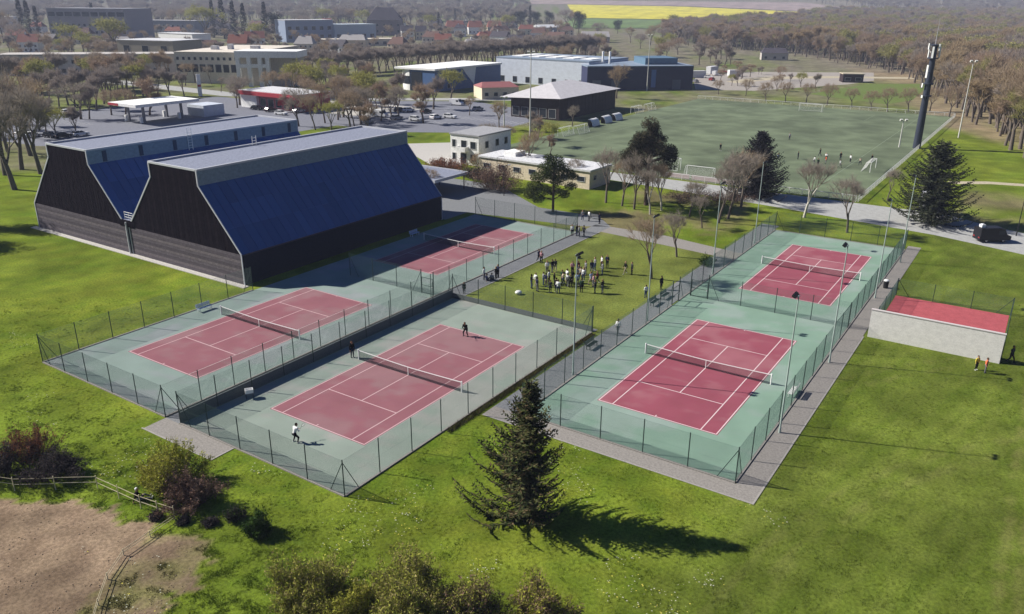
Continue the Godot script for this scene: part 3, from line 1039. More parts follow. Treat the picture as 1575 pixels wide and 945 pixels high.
	goal(P(-114.5, 255.0), -TH + PI / 2, 6.0, 2.1, "farthest training goal on the left touchline")
	goal(P(-30.5, 187.0), -TH - PI / 2, 6.0, 2.1, "white training goal by the right touchline near the players")
	k = 0
	for w in [211.0, 219.0, 226.0]:
		dugout(P(-112.0, w), -TH - PI / 2, "white domed dugout on the left touchline, %s from the courts" % ORD[k])
		k += 1
	railing([-106.0, 153.6], [-27.0, 153.6], 33, "white railing along the near side of the football pitch")
	railing([-26.6, 153.6], [-26.6, 297.0], 50, "white railing along the right side of the football pitch")
	railing([-113.4, 297.4], [-27.0, 297.4], 30, "white railing along the far side of the football pitch")
	for e in [[-62.5, 155.0], [-56.0, 155.0], [-49.5, 155.0]]:
		q = MB.new()
		q.b2(Vector3(-3.0, 0.05, -0.04), Vector3(3.0, 0.95, 0.04))
		for x in [-2.8, 0.0, 2.8]:
			q.b2(Vector3(x - 0.04, 0.0, -0.3), Vector3(x + 0.04, 0.8, -0.04))
		var lb: String = {-62.5: "left", -56.0: "middle", -49.5: "right"}[e[0]]
		lone("advert_board", q.mesh(M("pale_pink_board", Color(0.42, 0.33, 0.34), 0.8)), "low pale pinkish board by the near pitch railing, %s one of three" % lb, "board", P(e[0], e[1]), -TH, "boards by the pitch railing")


func street_lamp(at: Vector3, h: float, label: String) -> void:
	var t := thing("street_lamp", label, "street lamp", at, 0.4, "street lamps")
	var m := M("lamp_black", Color(0.02, 0.02, 0.022), 0.5)
	var q := MB.new()
	q.tube(Vector3.ZERO, Vector3(0, h, 0), 0.08, 0.045, 8)
	part("pole", q.mesh(m), t)
	q = MB.new()
	q.tube(Vector3(0, h - 0.02, 0), Vector3(0.9, h + 0.2, 0), 0.035, 0.035, 6)
	part("arm", q.mesh(m), t)
	q = MB.new()
	q.box(Vector3(1.1, h + 0.18, 0), Vector3(0.6, 0.12, 0.25))
	part("lamp_head", q.mesh(M("pale_trim", Color(0.48, 0.49, 0.52), 0.6)), t)


func ground_light(at: Vector3, h: float, label: String) -> void:
	var t := thing("floodlight_column", label, "floodlight", at, 0.0, "floodlights of the football ground")
	var white := M("galvanised", Color(0.55, 0.54, 0.51), 0.5)
	var q := MB.new()
	q.tube(Vector3.ZERO, Vector3(0, h, 0), 0.20, 0.10, 8)
	part("column", q.mesh(white), t)
	q = MB.new()
	q.tube(Vector3(-0.9, h, 0), Vector3(0.9, h, 0), 0.06, 0.06, 6)
	part("crossarm", q.mesh(white), t)
	for x in [-0.65, 0.65]:
		q = MB.new()
		q.box(Vector3(x, h + 0.22, 0.12), Vector3(0.6, 0.5, 0.35), Basis(Vector3(1, 0, 0), 0.5))
		part("lamp_head", q.mesh(white), t)


func goal(at: Vector3, turn: float, w: float, h: float, label: String) -> void:
	var t := thing("football_goal", label, "goal", at, turn, "football goals")
	var white := M("white_paint", Color(0.78, 0.78, 0.76), 0.6)
	var q := MB.new()
	for s in [-1.0, 1.0]:
		q.tube(Vector3(s * w / 2, 0, 0), Vector3(s * w / 2, h, 0), 0.06, 0.06, 6)
		q.tube(Vector3(s * w / 2, h, 0), Vector3(s * w / 2, h, 0.9), 0.03, 0.03, 5)
		q.tube(Vector3(s * w / 2, h, 0.9), Vector3(s * w / 2, 0, 1.8), 0.03, 0.03, 5)
	q.tube(Vector3(-w / 2, h, 0), Vector3(w / 2, h, 0), 0.06, 0.06, 6)
	q.tube(Vector3(-w / 2, 0.04, 1.8), Vector3(w / 2, 0.04, 1.8), 0.03, 0.03, 5)
	part("frame", q.mesh(white), t)
	var net := MB.new()
	var x := -w / 2
	while x <= w / 2:
		net.tube(Vector3(x, h, 0.02), Vector3(x, h, 0.9), 0.007, 0.007, 3, false)
		net.tube(Vector3(x, h, 0.9), Vector3(x, 0, 1.8), 0.007, 0.007, 3, false)
		x += 0.2
	for k in 11:
		net.tube(Vector3(-w / 2, h * k / 11.0, 0.9 + 0.9 * (1.0 - k / 11.0)), Vector3(w / 2, h * k / 11.0, 0.9 + 0.9 * (1.0 - k / 11.0)), 0.007, 0.007, 3, false)
	part("net", net.mesh(white), t).set_meta("kind", "stuff")


func dugout(at: Vector3, turn: float, label: String) -> void:
	var t := thing("dugout", label, "dugout", at, turn, "dugouts")
	var q := MB.new()
	var n := 9
	for k in n:
		var a0 := -0.1 + 1.75 * k / n
		var a1 := -0.1 + 1.75 * (k + 1) / n
		var p0 := Vector3(0, 2.0 * sin(a0), -1.4 * cos(a0))
		var p1 := Vector3(0, 2.0 * sin(a1), -1.4 * cos(a1))
		var nn := Vector3(0, (p0 + p1).y, (p0 + p1).z).normalized()
		q.box((p0 + p1) * 0.5, Vector3(4.6, 0.06, (p1 - p0).length() + 0.03), Basis(Vector3.RIGHT, nn, Vector3.RIGHT.cross(nn)))
	part("shell", q.mesh(M("white_paint", Color(0.78, 0.78, 0.76), 0.6)), t)
	for s in [-2.3, 2.3]:
		q = MB.new()
		var poly := PackedVector2Array([Vector2(0.1, 0)])
		for k in 10:
			var a := 1.65 * k / 9.0
			poly.append(Vector2(-1.36 * cos(a), 1.96 * sin(a)))
		poly.reverse()
		var st := MB.new()
		st.prism(poly, -0.03, 0.03)
		for j in st.v.size():  # turn the outline to stand across the dugout
			st.v[j] = Vector3(s + st.v[j].z, st.v[j].y, st.v[j].x)
			st.n[j] = Vector3(st.n[j].z, st.n[j].y, st.n[j].x)
		part("end_panel", st.mesh(M("white_paint", Color(0.78, 0.78, 0.76), 0.6)), t)
	q = MB.new()
	q.b2(Vector3(-2.2, 0.38, -1.1), Vector3(2.2, 0.46, -0.7))
	part("seat", q.mesh(M("dark_bench", Color(0.03, 0.035, 0.035), 0.7)), t)


func railing(a: Array, b: Array, n: int, label: String) -> void:
	var pa := P(a[0], a[1])
	var pb := P(b[0], b[1])
	var d := pb - pa
	var l := d.length()
	var t := thing("pitch_railing", label, "railing", pa, atan2(-d.z, d.x), "railings round the football pitch")
	var white := M("rail_white", Color(0.60, 0.60, 0.58), 0.6)
	var pm := MB.new()
	pm.tube(Vector3.ZERO, Vector3(0, 1.1, 0), 0.05, 0.05, 6)
	var post := pm.mesh(white)
	for k in n + 1:
		part("post", post, t, Vector3(l * k / n, 0, 0))
	var q := MB.new()
	q.tube(Vector3(0, 1.12, 0), Vector3(l, 1.12, 0), 0.06, 0.06, 6)
	part("top_rail", q.mesh(white), t)
	var wm := wire_mesh(l, 1.0, 0.16, 0.006)
	part("wire_mesh", wm.mesh(white), t).set_meta("kind", "stuff")


# ---------------------------------------------------------------- trees and shrubs
func grow(trunk: MB, crown: MB, a: Vector3, d: Vector3, l: float, r: float, lvl: int, top: int, o: Dictionary) -> void:
	var bend := Vector3(rng.randf_range(-1, 1), rng.randf_range(-0.2, 0.6), rng.randf_range(-1, 1)) * 0.16
	var m := a + d * l * 0.5 + bend * l * 0.35
	var b := a + (d + bend).normalized() * l
	var mb := trunk if lvl <= 1 else crown
	var s := 6 if lvl == 0 else (4 if lvl <= 2 else 3)
	var r2 := r * (0.62 if lvl < top else 0.3)
	mb.tube(a, m, r, (r + r2) * 0.5, s, false)
	mb.tube(m, b, (r + r2) * 0.5, r2, s, false)
	if lvl >= top:
		for k in int(o.twigs):
			var t := rng.randf()
			var p := a.lerp(b, t)
			var q: Vector3 = (d + Vector3(rng.randf_range(-1, 1), rng.randf_range(-0.5, 1.0), rng.randf_range(-1, 1)) * o.fan).normalized()
			var e: Vector3 = p + q * o.twig * rng.randf_range(0.6, 1.3)
			e.y -= o.droop * rng.randf()
			var side: Vector3 = q.cross(Vector3(rng.randf_range(-1, 1), rng.randf_range(-1, 1), rng.randf_range(-1, 1))).normalized()
			crown.blade(p, e, side * o.tw)
			crown.blade(p.lerp(e, 0.4), p.lerp(e, 0.4) + (q + side * 0.9).normalized() * o.twig * 0.6, q.cross(side) * o.tw * 0.8)
			if o.leaf > 0.0:
				for j in int(o.leaves):
					var c := p.lerp(e, rng.randf_range(0.2, 1.0)) + Vector3(rng.randf_range(-1, 1), rng.randf_range(-1, 1), rng.randf_range(-1, 1)) * 0.12
					leaf(crown, c, o.leaf * rng.randf_range(0.6, 1.3))
		return
	var n: int = o.split + (1 if lvl == 0 else 0)
	var roll := rng.randf() * TAU
	for k in n:
		var f := roll + TAU * k / n + rng.randf_range(-0.4, 0.4)
		var x := d.cross(Vector3.RIGHT if absf(d.x) < 0.8 else Vector3.UP).normalized()
		var y := x.cross(d)
		var open: float = o.open * rng.randf_range(0.6, 1.3)
		var q: Vector3 = (d * cos(open) + (x * cos(f) + y * sin(f)) * sin(open) + Vector3(0, o.rise, 0)).normalized()
		var from := b if k < 2 or lvl > 2 else a.lerp(b, rng.randf_range(0.55, 0.95))
		grow(trunk, crown, from, q, l * o.short * rng.randf_range(0.75, 1.2), r2 * 0.82, lvl + 1, top, o)


func leaf(mb: MB, c: Vector3, s: float) -> void:
	var a := Vector3(rng.randf_range(-1, 1), rng.randf_range(-1, 1), rng.randf_range(-1, 1)).normalized()
	var b := a.cross(Vector3(rng.randf_range(-1, 1), rng.randf_range(-1, 1), rng.randf_range(-1, 1))).normalized()
	mb.tri(c - a * s, c + b * s * 0.6, c + a * s)


func tree_pair(seed_: int, o: Dictionary) -> Dictionary:  # a leafless (or budding) tree about 10 m tall
	rng.seed = seed_
	var t := MB.new()
	var c := MB.new()
	grow(t, c, Vector3.ZERO, Vector3(rng.randf_range(-0.04, 0.04), 1, rng.randf_range(-0.04, 0.04)).normalized(), o.stem, o.r, 0, 4, o)
	var top := 0.0
	for p in c.v:
		top = maxf(top, p.y)
	var k := 10.0 / top
	for mb in [t, c]:
		for j in mb.v.size():
			mb.v[j] *= k
	return {"trunk": t.mesh(null), "crown": c.mesh(null)}


func conifer_pair(seed_: int, h: float, rad: float, whorl: float, arms: int, spray: float, needle: float, o := {}) -> Dictionary:
	rng.seed = seed_
	var t := MB.new()
	var c := MB.new()
	var lean: Vector3 = o.get("lean", Vector3.ZERO)
	var cols: Array = o.get("cols", [Color(0.020, 0.030, 0.014), Color(0.040, 0.044, 0.020), Color(0.052, 0.044, 0.022)])
	t.tube(Vector3.ZERO, Vector3(0, h, 0) + lean, h * 0.017, 0.02, 7, false)
	var y: float = h * o.get("bare", 0.05)
	while y < h * 0.985:
		var f := y / h
		var shape := pow(1.0 - f, o.get("pow", 0.85))
		if f < 0.22:
			shape *= lerpf(o.get("foot", 0.8), 1.0, f / 0.22)
		for k in arms:
			var az := rng.randf() * TAU
			var l: float = rad * shape * rng.randf_range(o.get("least", 0.5), 1.14) * (1.0 - o.get("side", 0.0) * cos(az) * (1.0 - f)) + 0.12
			var dv := Vector3(cos(az), 0, sin(az))
			var base := lean * f + Vector3(0, y + rng.randf_range(-0.5, 0.5) * whorl, 0)
			var prev := base
			var n := maxi(3, int(l / spray))
			var droop: float = o.get("droop", 0.18)
			var up: float = o.get("up", 0.30)
			for j in n:
				var s := float(j + 1) / n
				var p := base + dv * l * s + Vector3(0, l * (-droop * sin(s * PI * 0.8) + up * s * s * s), 0)
				c.col = Color(0.055, 0.042, 0.030)
				c.tube(prev, p, 0.022 * (1.1 - s) + 0.006, 0.022 * (1.0 - s) + 0.006, 3, false)
				var dir := (p - prev).normalized()
				var sd := dir.cross(Vector3.UP).normalized()
				for e in [-1.0, 1.0]:
					c.col = cols[rng.randi() % cols.size()] * rng.randf_range(0.75, 1.25)
					var q: Vector3 = (dir * rng.randf_range(0.5, 1.0) + sd * e * rng.randf_range(0.7, 1.1) + Vector3(0, rng.randf_range(-0.55, 0.2), 0)).normalized()
					var ln := needle * (1.15 - 0.55 * s) * rng.randf_range(0.7, 1.3)
					var tip: Vector3 = prev.lerp(p, 0.6) + q * ln
					var flat_ := q.cross(Vector3(rng.randf_range(-0.5, 0.5), 1, rng.randf_range(-0.5, 0.5))).normalized() * needle * 0.13
					var md := prev.lerp(p, 0.6).lerp(tip, 0.45)
					c.tri(prev.lerp(p, 0.6), md + flat_, tip)
					c.tri(prev.lerp(p, 0.6), tip, md - flat_)
					var hang := Vector3(0, -1, 0) * needle * 0.16
					c.tri(prev.lerp(p, 0.6), md + hang, tip)
				if j == n - 1:
					c.blade(p - dir * 0.05, p + dir * needle * 0.6, sd * needle * 0.10)
				prev = p
		y += whorl * lerpf(1.0, 0.55, f)
	return {"trunk": t.mesh(M("conifer_bark", Color(0.075, 0.055, 0.042), 0.95)), "crown": c.mesh(MV("conifer_needles", 0.8))}


func clumps(c: MB, list: Array, per: float, size: float, cols: Array) -> void:  # foliage in the shells of several ellipsoids
	for e in list:
		var m: Vector3 = e[0]
		var r: Vector3 = e[1]
		var n := int(per * (r.x * r.z + r.x * r.y + r.y * r.z))
		var tint: Color = cols[rng.randi() % cols.size()]
		for k in n:
			var d := Vector3(rng.randfn(), rng.randfn(), rng.randfn()).normalized()
			var p := m + d * r * pow(rng.randf(), 0.4)
			c.col = tint.lerp(cols[rng.randi() % cols.size()], 0.4) * rng.randf_range(0.7, 1.3)
			leaf(c, p, size * rng.randf_range(0.6, 1.4))


func evergreen_pair(seed_: int, list: Array, h: float, r: float, per: float, size: float, cols: Array) -> Dictionary:
	rng.seed = seed_
	var t := MB.new()
	var c := MB.new()
	t.tube(Vector3.ZERO, Vector3(0, h, 0), r, r * 0.5, 7, false)
	for e in list:
		var m: Vector3 = e[0]
		var y0 := minf(h, maxf(h * 0.25, m.y - 1.2))
		t.tube(Vector3(0, y0, 0), m, r * 0.4, r * 0.12, 4, false)
	clumps(c, list, per, size, cols)
	return {"trunk": t.mesh(M("pine_bark", Color(0.090, 0.062, 0.045), 0.95)), "crown": c.mesh(MV("evergreen_leaves", 0.8, 0.15))}


func shrub_mesh(seed_: int, rad: float, h: float, stems: int, per: int, o: Dictionary) -> Dictionary:
	rng.seed = seed_
	var t := MB.new()
	var c := MB.new()
	for k in stems:
		var az := rng.randf() * TAU
		var q := sqrt(rng.randf())
		var lobe := 1.0 + 0.28 * sin(3.0 * az + seed_) + 0.15 * sin(5.0 * az + 2.0 * seed_)
		var rise := (1.0 + 0.25 * sin(2.0 * az + 1.3 * seed_)) * rng.randf_range(0.75, 1.0)
		var base: Vector3 = Vector3(cos(az), 0, sin(az)) * rad * q * o.get("foot", 0.45)
		var tip := Vector3(cos(az), 0, sin(az)) * rad * q * lobe * rng.randf_range(0.75, 1.2) + Vector3(rng.randf_range(-0.2, 0.2), h * rise * (1.0 - 0.45 * q * q) * rng.randf_range(0.55, 1.15), rng.randf_range(-0.2, 0.2))
		t.tube(base, base.lerp(tip, 0.6), 0.022, 0.012, 3, false)
		t.tube(base.lerp(tip, 0.6), tip, 0.012, 0.004, 3, false)
		for j in per:
			var s: float = lerpf(o.get("from", 0.3), 1.05, sqrt(rng.randf()))
			var p: Vector3 = base.lerp(tip, s) + Vector3(rng.randfn(), rng.randfn(), rng.randfn()) * o.get("fuzz", 0.12)
			c.col = (o.cols[rng.randi() % o.cols.size()] as Color) * rng.randf_range(0.65, 1.35)
			if rng.randf() < o.get("twiggy", 0.5):
				var d: Vector3 = ((tip - base).normalized() + Vector3(rng.randfn(), rng.randfn(), rng.randfn()) * 0.45).normalized()
				c.blade(p, p + d * rng.randf_range(0.15, 0.45), d.cross(Vector3(rng.randfn(), 0.2, rng.randfn())).normalized() * o.get("tw", 0.010))
			else:
				leaf(c, p, o.leaf * rng.randf_range(0.6, 1.4))
	return {"trunk": t.mesh(M("shrub_stems", Color(0.070, 0.052, 0.038), 0.95)), "crown": c.mesh(MV("shrub_leaves", 0.85, 0.6))}


var stock := {}   # tree shapes, shared between trees
var bark := {}


func stock_trees() -> void:
	var base := {"stem": 2.0, "r": 0.17, "split": 3, "open": 0.50, "rise": 0.14, "short": 0.74, "twigs": 12, "twig": 0.85, "fan": 0.9, "tw": 0.013, "droop": 0.0, "leaf": 0.0, "leaves": 0}
	for k in 4:
		var o := base.duplicate()
		o.open = [0.46, 0.56, 0.42, 0.62][k]
		o.stem = [2.0, 1.7, 2.4, 1.9][k]
		stock["bare%d" % k] = tree_pair(100 + k, o)
	for k in 2:   # dense-headed plane trees
		var o := base.duplicate()
		o.stem = 1.6
		o.open = 0.40
		o.twigs = 18
		o.fan = 1.1
		o.tw = 0.022
		o.rise = 0.3
		stock["plane%d" % k] = tree_pair(140 + k, o)
	for k in 3:   # woodland trees, tall with narrow heads
		var o := base.duplicate()
		o.stem = 2.0
		o.open = 0.42
		o.twigs = 15
		o.fan = 1.1
		o.tw = 0.024
		o.rise = 0.26
		stock["wood%d" % k] = tree_pair(160 + k, o)
	for k in 2:
		var o := base.duplicate()
		o.twigs = 5
		o.leaf = 0.14
		o.leaves = 4
		o.droop = 0.5
		stock["bud%d" % k] = tree_pair(180 + k, o)
	for k in 2:
		stock["conifer%d" % k] = conifer_pair(200 + k, 10.0, 1.9, 0.42, 5, 0.34, 0.55, {"cols": [Color(0.012, 0.020, 0.020), Color(0.020, 0.028, 0.022)]})
	stock["cypress0"] = conifer_pair(210, 10.0, 0.8, 0.35, 5, 0.26, 0.5, {"up": 0.9, "droop": 0.0, "pow": 0.5, "cols": [Color(0.010, 0.018, 0.018), Color(0.016, 0.024, 0.020)]})
	for k in 2:
		rng.seed = 220 + k
		var l := []
		for j in 16:
			var a := rng.randf() * TAU
			l.append([Vector3(cos(a) * rng.randf_range(0.4, 2.3), rng.randf_range(3.0, 8.6), sin(a) * rng.randf_range(0.4, 2.3)), Vector3(1.3, 1.1, 1.3) * rng.randf_range(0.8, 1.3)])
		stock["evergreen%d" % k] = evergreen_pair(230 + k, l, 7.5, 0.2, 60.0, 0.17, [Color(0.014, 0.022, 0.016), Color(0.024, 0.030, 0.020)])
	for e in [["grey", Color(0.222, 0.190, 0.158)], ["brown", Color(0.250, 0.190, 0.130)], ["purple", Color(0.222, 0.186, 0.162)], ["olive", Color(0.250, 0.242, 0.072)], ["ochre", Color(0.275, 0.208, 0.125)], ["russet", Color(0.245, 0.178, 0.128)], ["green", Color(0.220, 0.208, 0.075)]]:
		var m := M(e[0] + "_twigs", e[1], 0.95)
		m.metallic_specular = 0.05
		m.backlight_enabled = true   # the slivers stand for round twigs, which are lit from every side
		m.backlight = (e[1] as Color).linear_to_srgb() * 0.9
		bark[e[0]] = m
	bark.pale = M("pale_bark", Color(0.480, 0.450, 0.400), 0.95)
	bark.dark = M("dark_bark", Color(0.130, 0.105, 0.088), 0.95)


func plant(called: String, shape: String, at: Vector3, h: float, label: String, category: String, group: String, crown_m: Material = null, trunk_m: Material = null, wide := 1.0) -> Node3D:
	var t := thing(called, label, category, at, rng.randf() * TAU, group)
	var a := part("trunk", stock[shape].trunk, t)
	var b := part("crown", stock[shape].crown, t)
	if trunk_m:
		a.material_override = trunk_m
	if crown_m:
		b.material_override = crown_m
	t.scale = Vector3(h / 10.0 * wide, h / 10.0, h / 10.0 * wide)
	return t


func wood(called: String, shape: String, spots: Array, crown_m: Material, trunk_m: Material) -> void:  # a mass of far trees
	for e in ["trunk", "crown"]:
		var mm := MultiMesh.new()
		mm.transform_format = MultiMesh.TRANSFORM_3D
		mm.mesh = stock[shape][e]
		mm.instance_count = spots.size()
		for k in spots.size():
			var s: Array = spots[k]
			mm.set_instance_transform(k, Transform3D(Basis(Vector3.UP, s[1]).scaled(Vector3.ONE * s[2] / 10.0), s[0]))
		var o := MultiMeshInstance3D.new()
		o.name = numbered(called + ("_trunks" if e == "trunk" else ""))
		o.multimesh = mm
		o.material_override = crown_m if e == "crown" else trunk_m
		o.set_meta("kind", "stuff")
		o.set_meta("label", ("mass of bare tree crowns in the " if e == "crown" else "mass of bare tree trunks in the ") + called.replace("_", " "))
		o.set_meta("category", "trees")
		add_child(o)


const TREES := [[-103.2, -162.0, 22.1, 0], [-93.7, -148.8, 20.3, 0], [-103.3, -167.9, 19.8, 1], [-96.9, -163.5, 19.0, 0], [-110.4, -183.8, 20.0, 1], [-118.3, -188.4, 18.2, 1], [-148.7, -268.7, 11.4, 0], [-151.1, -278.9, 13.1, 0], [-144.8, -277.9, 14.2, 0], [-135.3, -266.1, 14.1, 0], [-146.2, -299.1, 13.5, 0], [-140.9, -292.8, 11.1, 0], [-139.3, -303.8, 13.2, 2], [-135.4, -304.1, 11.4, 1], [-132.8, -308.2, 11.6, 0], [-126.8, -304.9, 11.4, 0], [-123.4, -309.2, 10.0, 0], [-159.2, -281.8, 12.8, 0], [-146.4, -274.2, 12.6, 0], [-140.8, -282.8, 13.3, 0], [-140.6, -298.8, 12.2, 0], [-159.3, -272.8, 12.4, 1], [-114.2, -322.8, 6.6, 0], [-137.7, -347.9, 10.4, 1], [-137.9, -359.3, 8.9, 1], [-129.1, -354.4, 8.5, 0], [-80.9, -306.7, 14.3, 2], [-82.3, -295.9, 11.2, 1], [-55.2, -239.4, 13.2, 1], [-52.8, -246.2, 14.5, 1], [-45.5, -233.3, 11.6, 1], [-54.8, -292.2, 10.5, 1], [-45.1, -287.9, 9.2, 0], [-69.2, -278.2, 10.5, 1], [-54.8, -266.4, 12.9, 0], [-39.2, -279.3, 8.5, 1], [-30.7, -288.6, 7.7, 1], [-55.0, -226.0, 10.5, 1], [-49.4, -221.1, 9.4, 2], [-46.8, -266.8, 9.5, 1], [-3.9, -228.5, 8.8, 1], [-13.8, -258.7, 6.5, 1], [2.9, -166.6, 9.6, 1], [38.7, -309.7, 13.4, 1], [17.1, -236.0, 6.3, 0], [90.2, -320.5, 7.3, 1], [92.9, -303.3, 7.8, 1], [99.1, -300.0, 8.1, 1], [106.7, -300.1, 7.7, 1], [110.7, -290.4, 8.6, 1], [125.3, -274.9, 8.8, 1], [132.6, -275.6, 8.8, 1], [121.2, -278.1, 7.4, 1], [139.7, -262.5, 11.0, 1], [140.1, -276.1, 8.8, 1], [118.3, -287.4, 7.2, 1], [80.8, -325.7, 6.3, 1], [108.6, -341.1, 7.2, 1], [16.7, -141.1, 10.4, 0], [19.3, -138.7, 9.4, 1], [23.3, -132.8, 8.8, 0], [25.7, -135.6, 9.4, 1], [21.1, -136.4, 10.9, 0], [18.1, -98.9, 9.2, 1], [23.2, -108.5, 7.2, 0], [30.2, -124.1, 5.8, 0], [35.8, -130.0, 12.7, 0], [33.6, -127.4, 10.9, 0], [48.9, -131.3, 10.8, 0], [52.5, -122.0, 9.8, 0], [68.4, -144.1, 6.4, 0], [40.2, -138.4, 10.7, 1], [29.7, -131.6, 6.9, 0], [-7.4, -168.5, 4.4, 1], [12.3, -156.0, 5.9, 0], [-15.6, -147.4, 5.3, 1]]
const FAR_TREES := [[-428.0, -739.3, 35.0, 3], [-398.6, -698.9, 33.1, 3], [-404.7, -721.6, 29.0, 3], [-403.5, -816.5, 30.4, 4], [-295.9, -562.3, 21.3, 2], [-296.6, -579.3, 14.7, 2], [-295.1, -548.4, 11.6, 2], [-270.8, -566.4, 24.6, 2], [-272.5, -579.6, 23.2, 1], [-407.7, -924.6, 22.6, 5], [-417.6, -969.8, 18.8, 5], [-347.8, -772.8, 19.5, 2], [-275.8, -759.2, 32.7, 2], [-284.8, -805.4, 33.5, 3], [-267.9, -782.8, 37.0, 3], [-250.7, -761.1, 33.9, 3], [-228.3, -719.3, 32.1, 3], [-211.4, -699.7, 18.2, 2], [-217.0, -741.9, 33.1, 3], [-206.7, -767.6, 18.8, 3], [-221.8, -790.2, 28.3, 5], [-366.7, -976.8, 25.8, 2], [-407.4, -1054.2, 22.6, 1], [-433.4, -1048.7, 21.0, 1], [-409.9, -1019.7, 21.8, 1], [-392.0, -655.5, 23.7, 1], [-419.8, -693.9, 28.0, 0], [-364.8, -619.9, 19.8, 1], [-295.8, -534.0, 14.9, 1], [-294.4, -595.1, 11.2, 2], [-279.4, -551.0, 12.8, 2], [-226.0, -920.6, 19.8, 1], [-231.6, -1043.3, 25.3, 2], [-222.3, -1076.3, 26.2, 1], [-196.2, -1046.2, 25.4, 1], [-178.9, -1015.3, 23.3, 2], [-117.2, -802.5, 13.9, 1], [-127.2, -931.7, 16.7, 2], [-90.8, -737.1, 13.8, 1], [-96.3, -966.1, 19.3, 2], [-82.7, -936.7, 21.5, 3], [-92.1, -856.2, 15.9, 1], [-60.5, -786.3, 12.4, 1], [-49.9, -762.2, 11.1, 1], [-20.2, -874.8, 17.0, 1], [-7.3, -947.9, 20.3, 2], [7.4, -978.7, 26.6, 5], [19.5, -1026.6, 27.1, 3], [27.0, -1010.2, 24.6, 5], [43.2, -1030.0, 22.8, 5], [65.9, -957.1, 26.0, 0], [68.0, -886.6, 26.1, 5], [114.4, -933.4, 17.4, 5], [-78.0, -1132.0, 19.4, 3], [-55.7, -1213.2, 20.6, 5], [-32.6, -1214.0, 19.0, 5], [-42.3, -1102.6, 17.3, 3], [63.9, -1045.6, 25.5, 1], [-162.2, -1087.0, 19.4, 2], [-179.9, -1120.3, 22.3, 1], [44.1, -819.6, 19.0, 1], [80.0, -800.6, 18.5, 1], [105.2, -759.6, 15.4, 1], [100.0, -664.5, 13.1, 1], [116.3, -718.6, 18.2, 1], [123.6, -697.0, 17.2, 1]]
const TREE_GROUPS := [[0, 6, "tall bare tree on the grass left of the hall", "bare trees left of the hall"], [6, 22, "bare round-headed tree behind the petrol station", "bare trees behind the petrol station"], [22, 26, "small bare tree before the long beige building", "bare trees before the beige building"], [26, 40, "brown leafless tree beside the middle car park", "trees round the middle car park"], [40, 45, "thin bare tree near the brown pavilion", "bare trees near the pavilion"], [45, 58, "small brown leafless tree behind the football pitch", "small trees behind the pitch"], [58, 73, "bare tree between the courts and the football pitch", "bare trees between courts and pitch"], [73, 76, "small bare tree near the white house", "bare trees near the white house"]]


func screen_order(list: Array) -> Array:   # ranks, left to right as one sees them from the viewpoint
	var a := range(list.size())
	a.sort_custom(func(p, q): return list[p][0] / -list[p][1] < list[q][0] / -list[q][1])
	var r := []
	r.resize(list.size())
	for k in a.size():
		r[a[k]] = k
	return r


func build_trees() -> void:
	stock_trees()
	rng.seed = 5
	for g in TREE_GROUPS:
		var sub := TREES.slice(g[0], g[1])
		var rank := screen_order(sub)
		for k in sub.size():
			var e: Array = sub[k]
			var label: String = "%s, %s from left" % [g[2], ORD[rank[k]]]
			var at := Vector3(e[0], 0, e[1])
			var i: int = g[0] + k
			if e[3] == 2:
				plant("budding_tree", "bud%d" % (k % 2), at, e[2], label.replace("bare", "yellow-green budding").replace("brown leafless", "yellow-green budding"), "tree", g[3], bark.olive, bark.dark)
			else:
				var cm: Material = bark.brown if e[3] == 1 else bark.grey
				var tm: Material = bark.pale if i in [61, 68, 60] else bark.dark
				var shape := "bare%d" % ((i * 3 + k) % 4)
				if i >= 6 and i < 22:
					shape = "plane%d" % (k % 2)
					cm = bark.purple
				plant("bare_tree", shape, at, e[2], label, "tree", g[3], cm, tm, 1.0)
	# trees in the town
	var rank2 := screen_order(FAR_TREES)
	for k in FAR_TREES.size():
		var e: Array = FAR_TREES[k]
		var kind: int = e[3]
		var at := Vector3(e[0], hgt(e[0], e[1]) - 0.2, e[1])
		var r: int = rank2[k]
		var where := "%s from left" % (ORD[r] if r < 20 else "%d%s" % [r + 1, ["th", "st", "nd", "rd", "th", "th", "th", "th", "th", "th"][(r + 1) % 10]])
		if kind == 3:
			plant("dark_conifer", "conifer%d" % (k % 2), at, e[2], "tall dark conifer standing in the town, " + where, "tree", "trees in the town", null, null, 1.0)
		elif kind == 4:
			plant("narrow_conifer", "cypress0", at, e[2], "very narrow dark conifer before the grey office block, " + where, "tree", "trees in the town")
		elif kind == 5:
			plant("evergreen_tree", "evergreen%d" % (k % 2), at, e[2], "dark round evergreen tree in the town, " + where, "tree", "trees in the town")
		elif kind == 2:
			plant("budding_tree", "bud%d" % (k % 2), at, e[2], "yellow-green budding tree in the town, " + where, "tree", "trees in the town", bark.olive, bark.dark, 1.15)
		else:
			plant("bare_tree", "bare%d" % (k % 4), at, e[2], "bare brownish tree in the town, " + where, "tree", "trees in the town", bark.purple if k % 2 else bark.brown, bark.dark, 1.1)
	# the double row of plane trees behind the blue and white buildings
	var a := Vector3(-97.7, 0, -388.5)
	var b := Vector3(50.8, 0, -570.0)
	for k in 44:
		for row in 2:
			var f := (k + 0.5 * row) / 44.0
			var p := a.lerp(b, f) + Vector3(7.0, 0, 6.0) * (row - 0.5) * 1.6 + Vector3(rng.randf_range(-0.8, 0.8), 0, rng.randf_range(-0.8, 0.8))
			plant("plane_tree", "plane%d" % ((k + row) % 2), p, lerpf(12.6, 16.0, f) * rng.randf_range(0.93, 1.06), "grey leafless plane tree in the %s row behind the blue and white buildings" % ("front" if row else "back"), "tree", "double row of plane trees, %s row" % ("front" if row else "back"), bark.purple, bark.dark, 1.15)
	belts()
	forest()
	near_trees()
	shrubs()


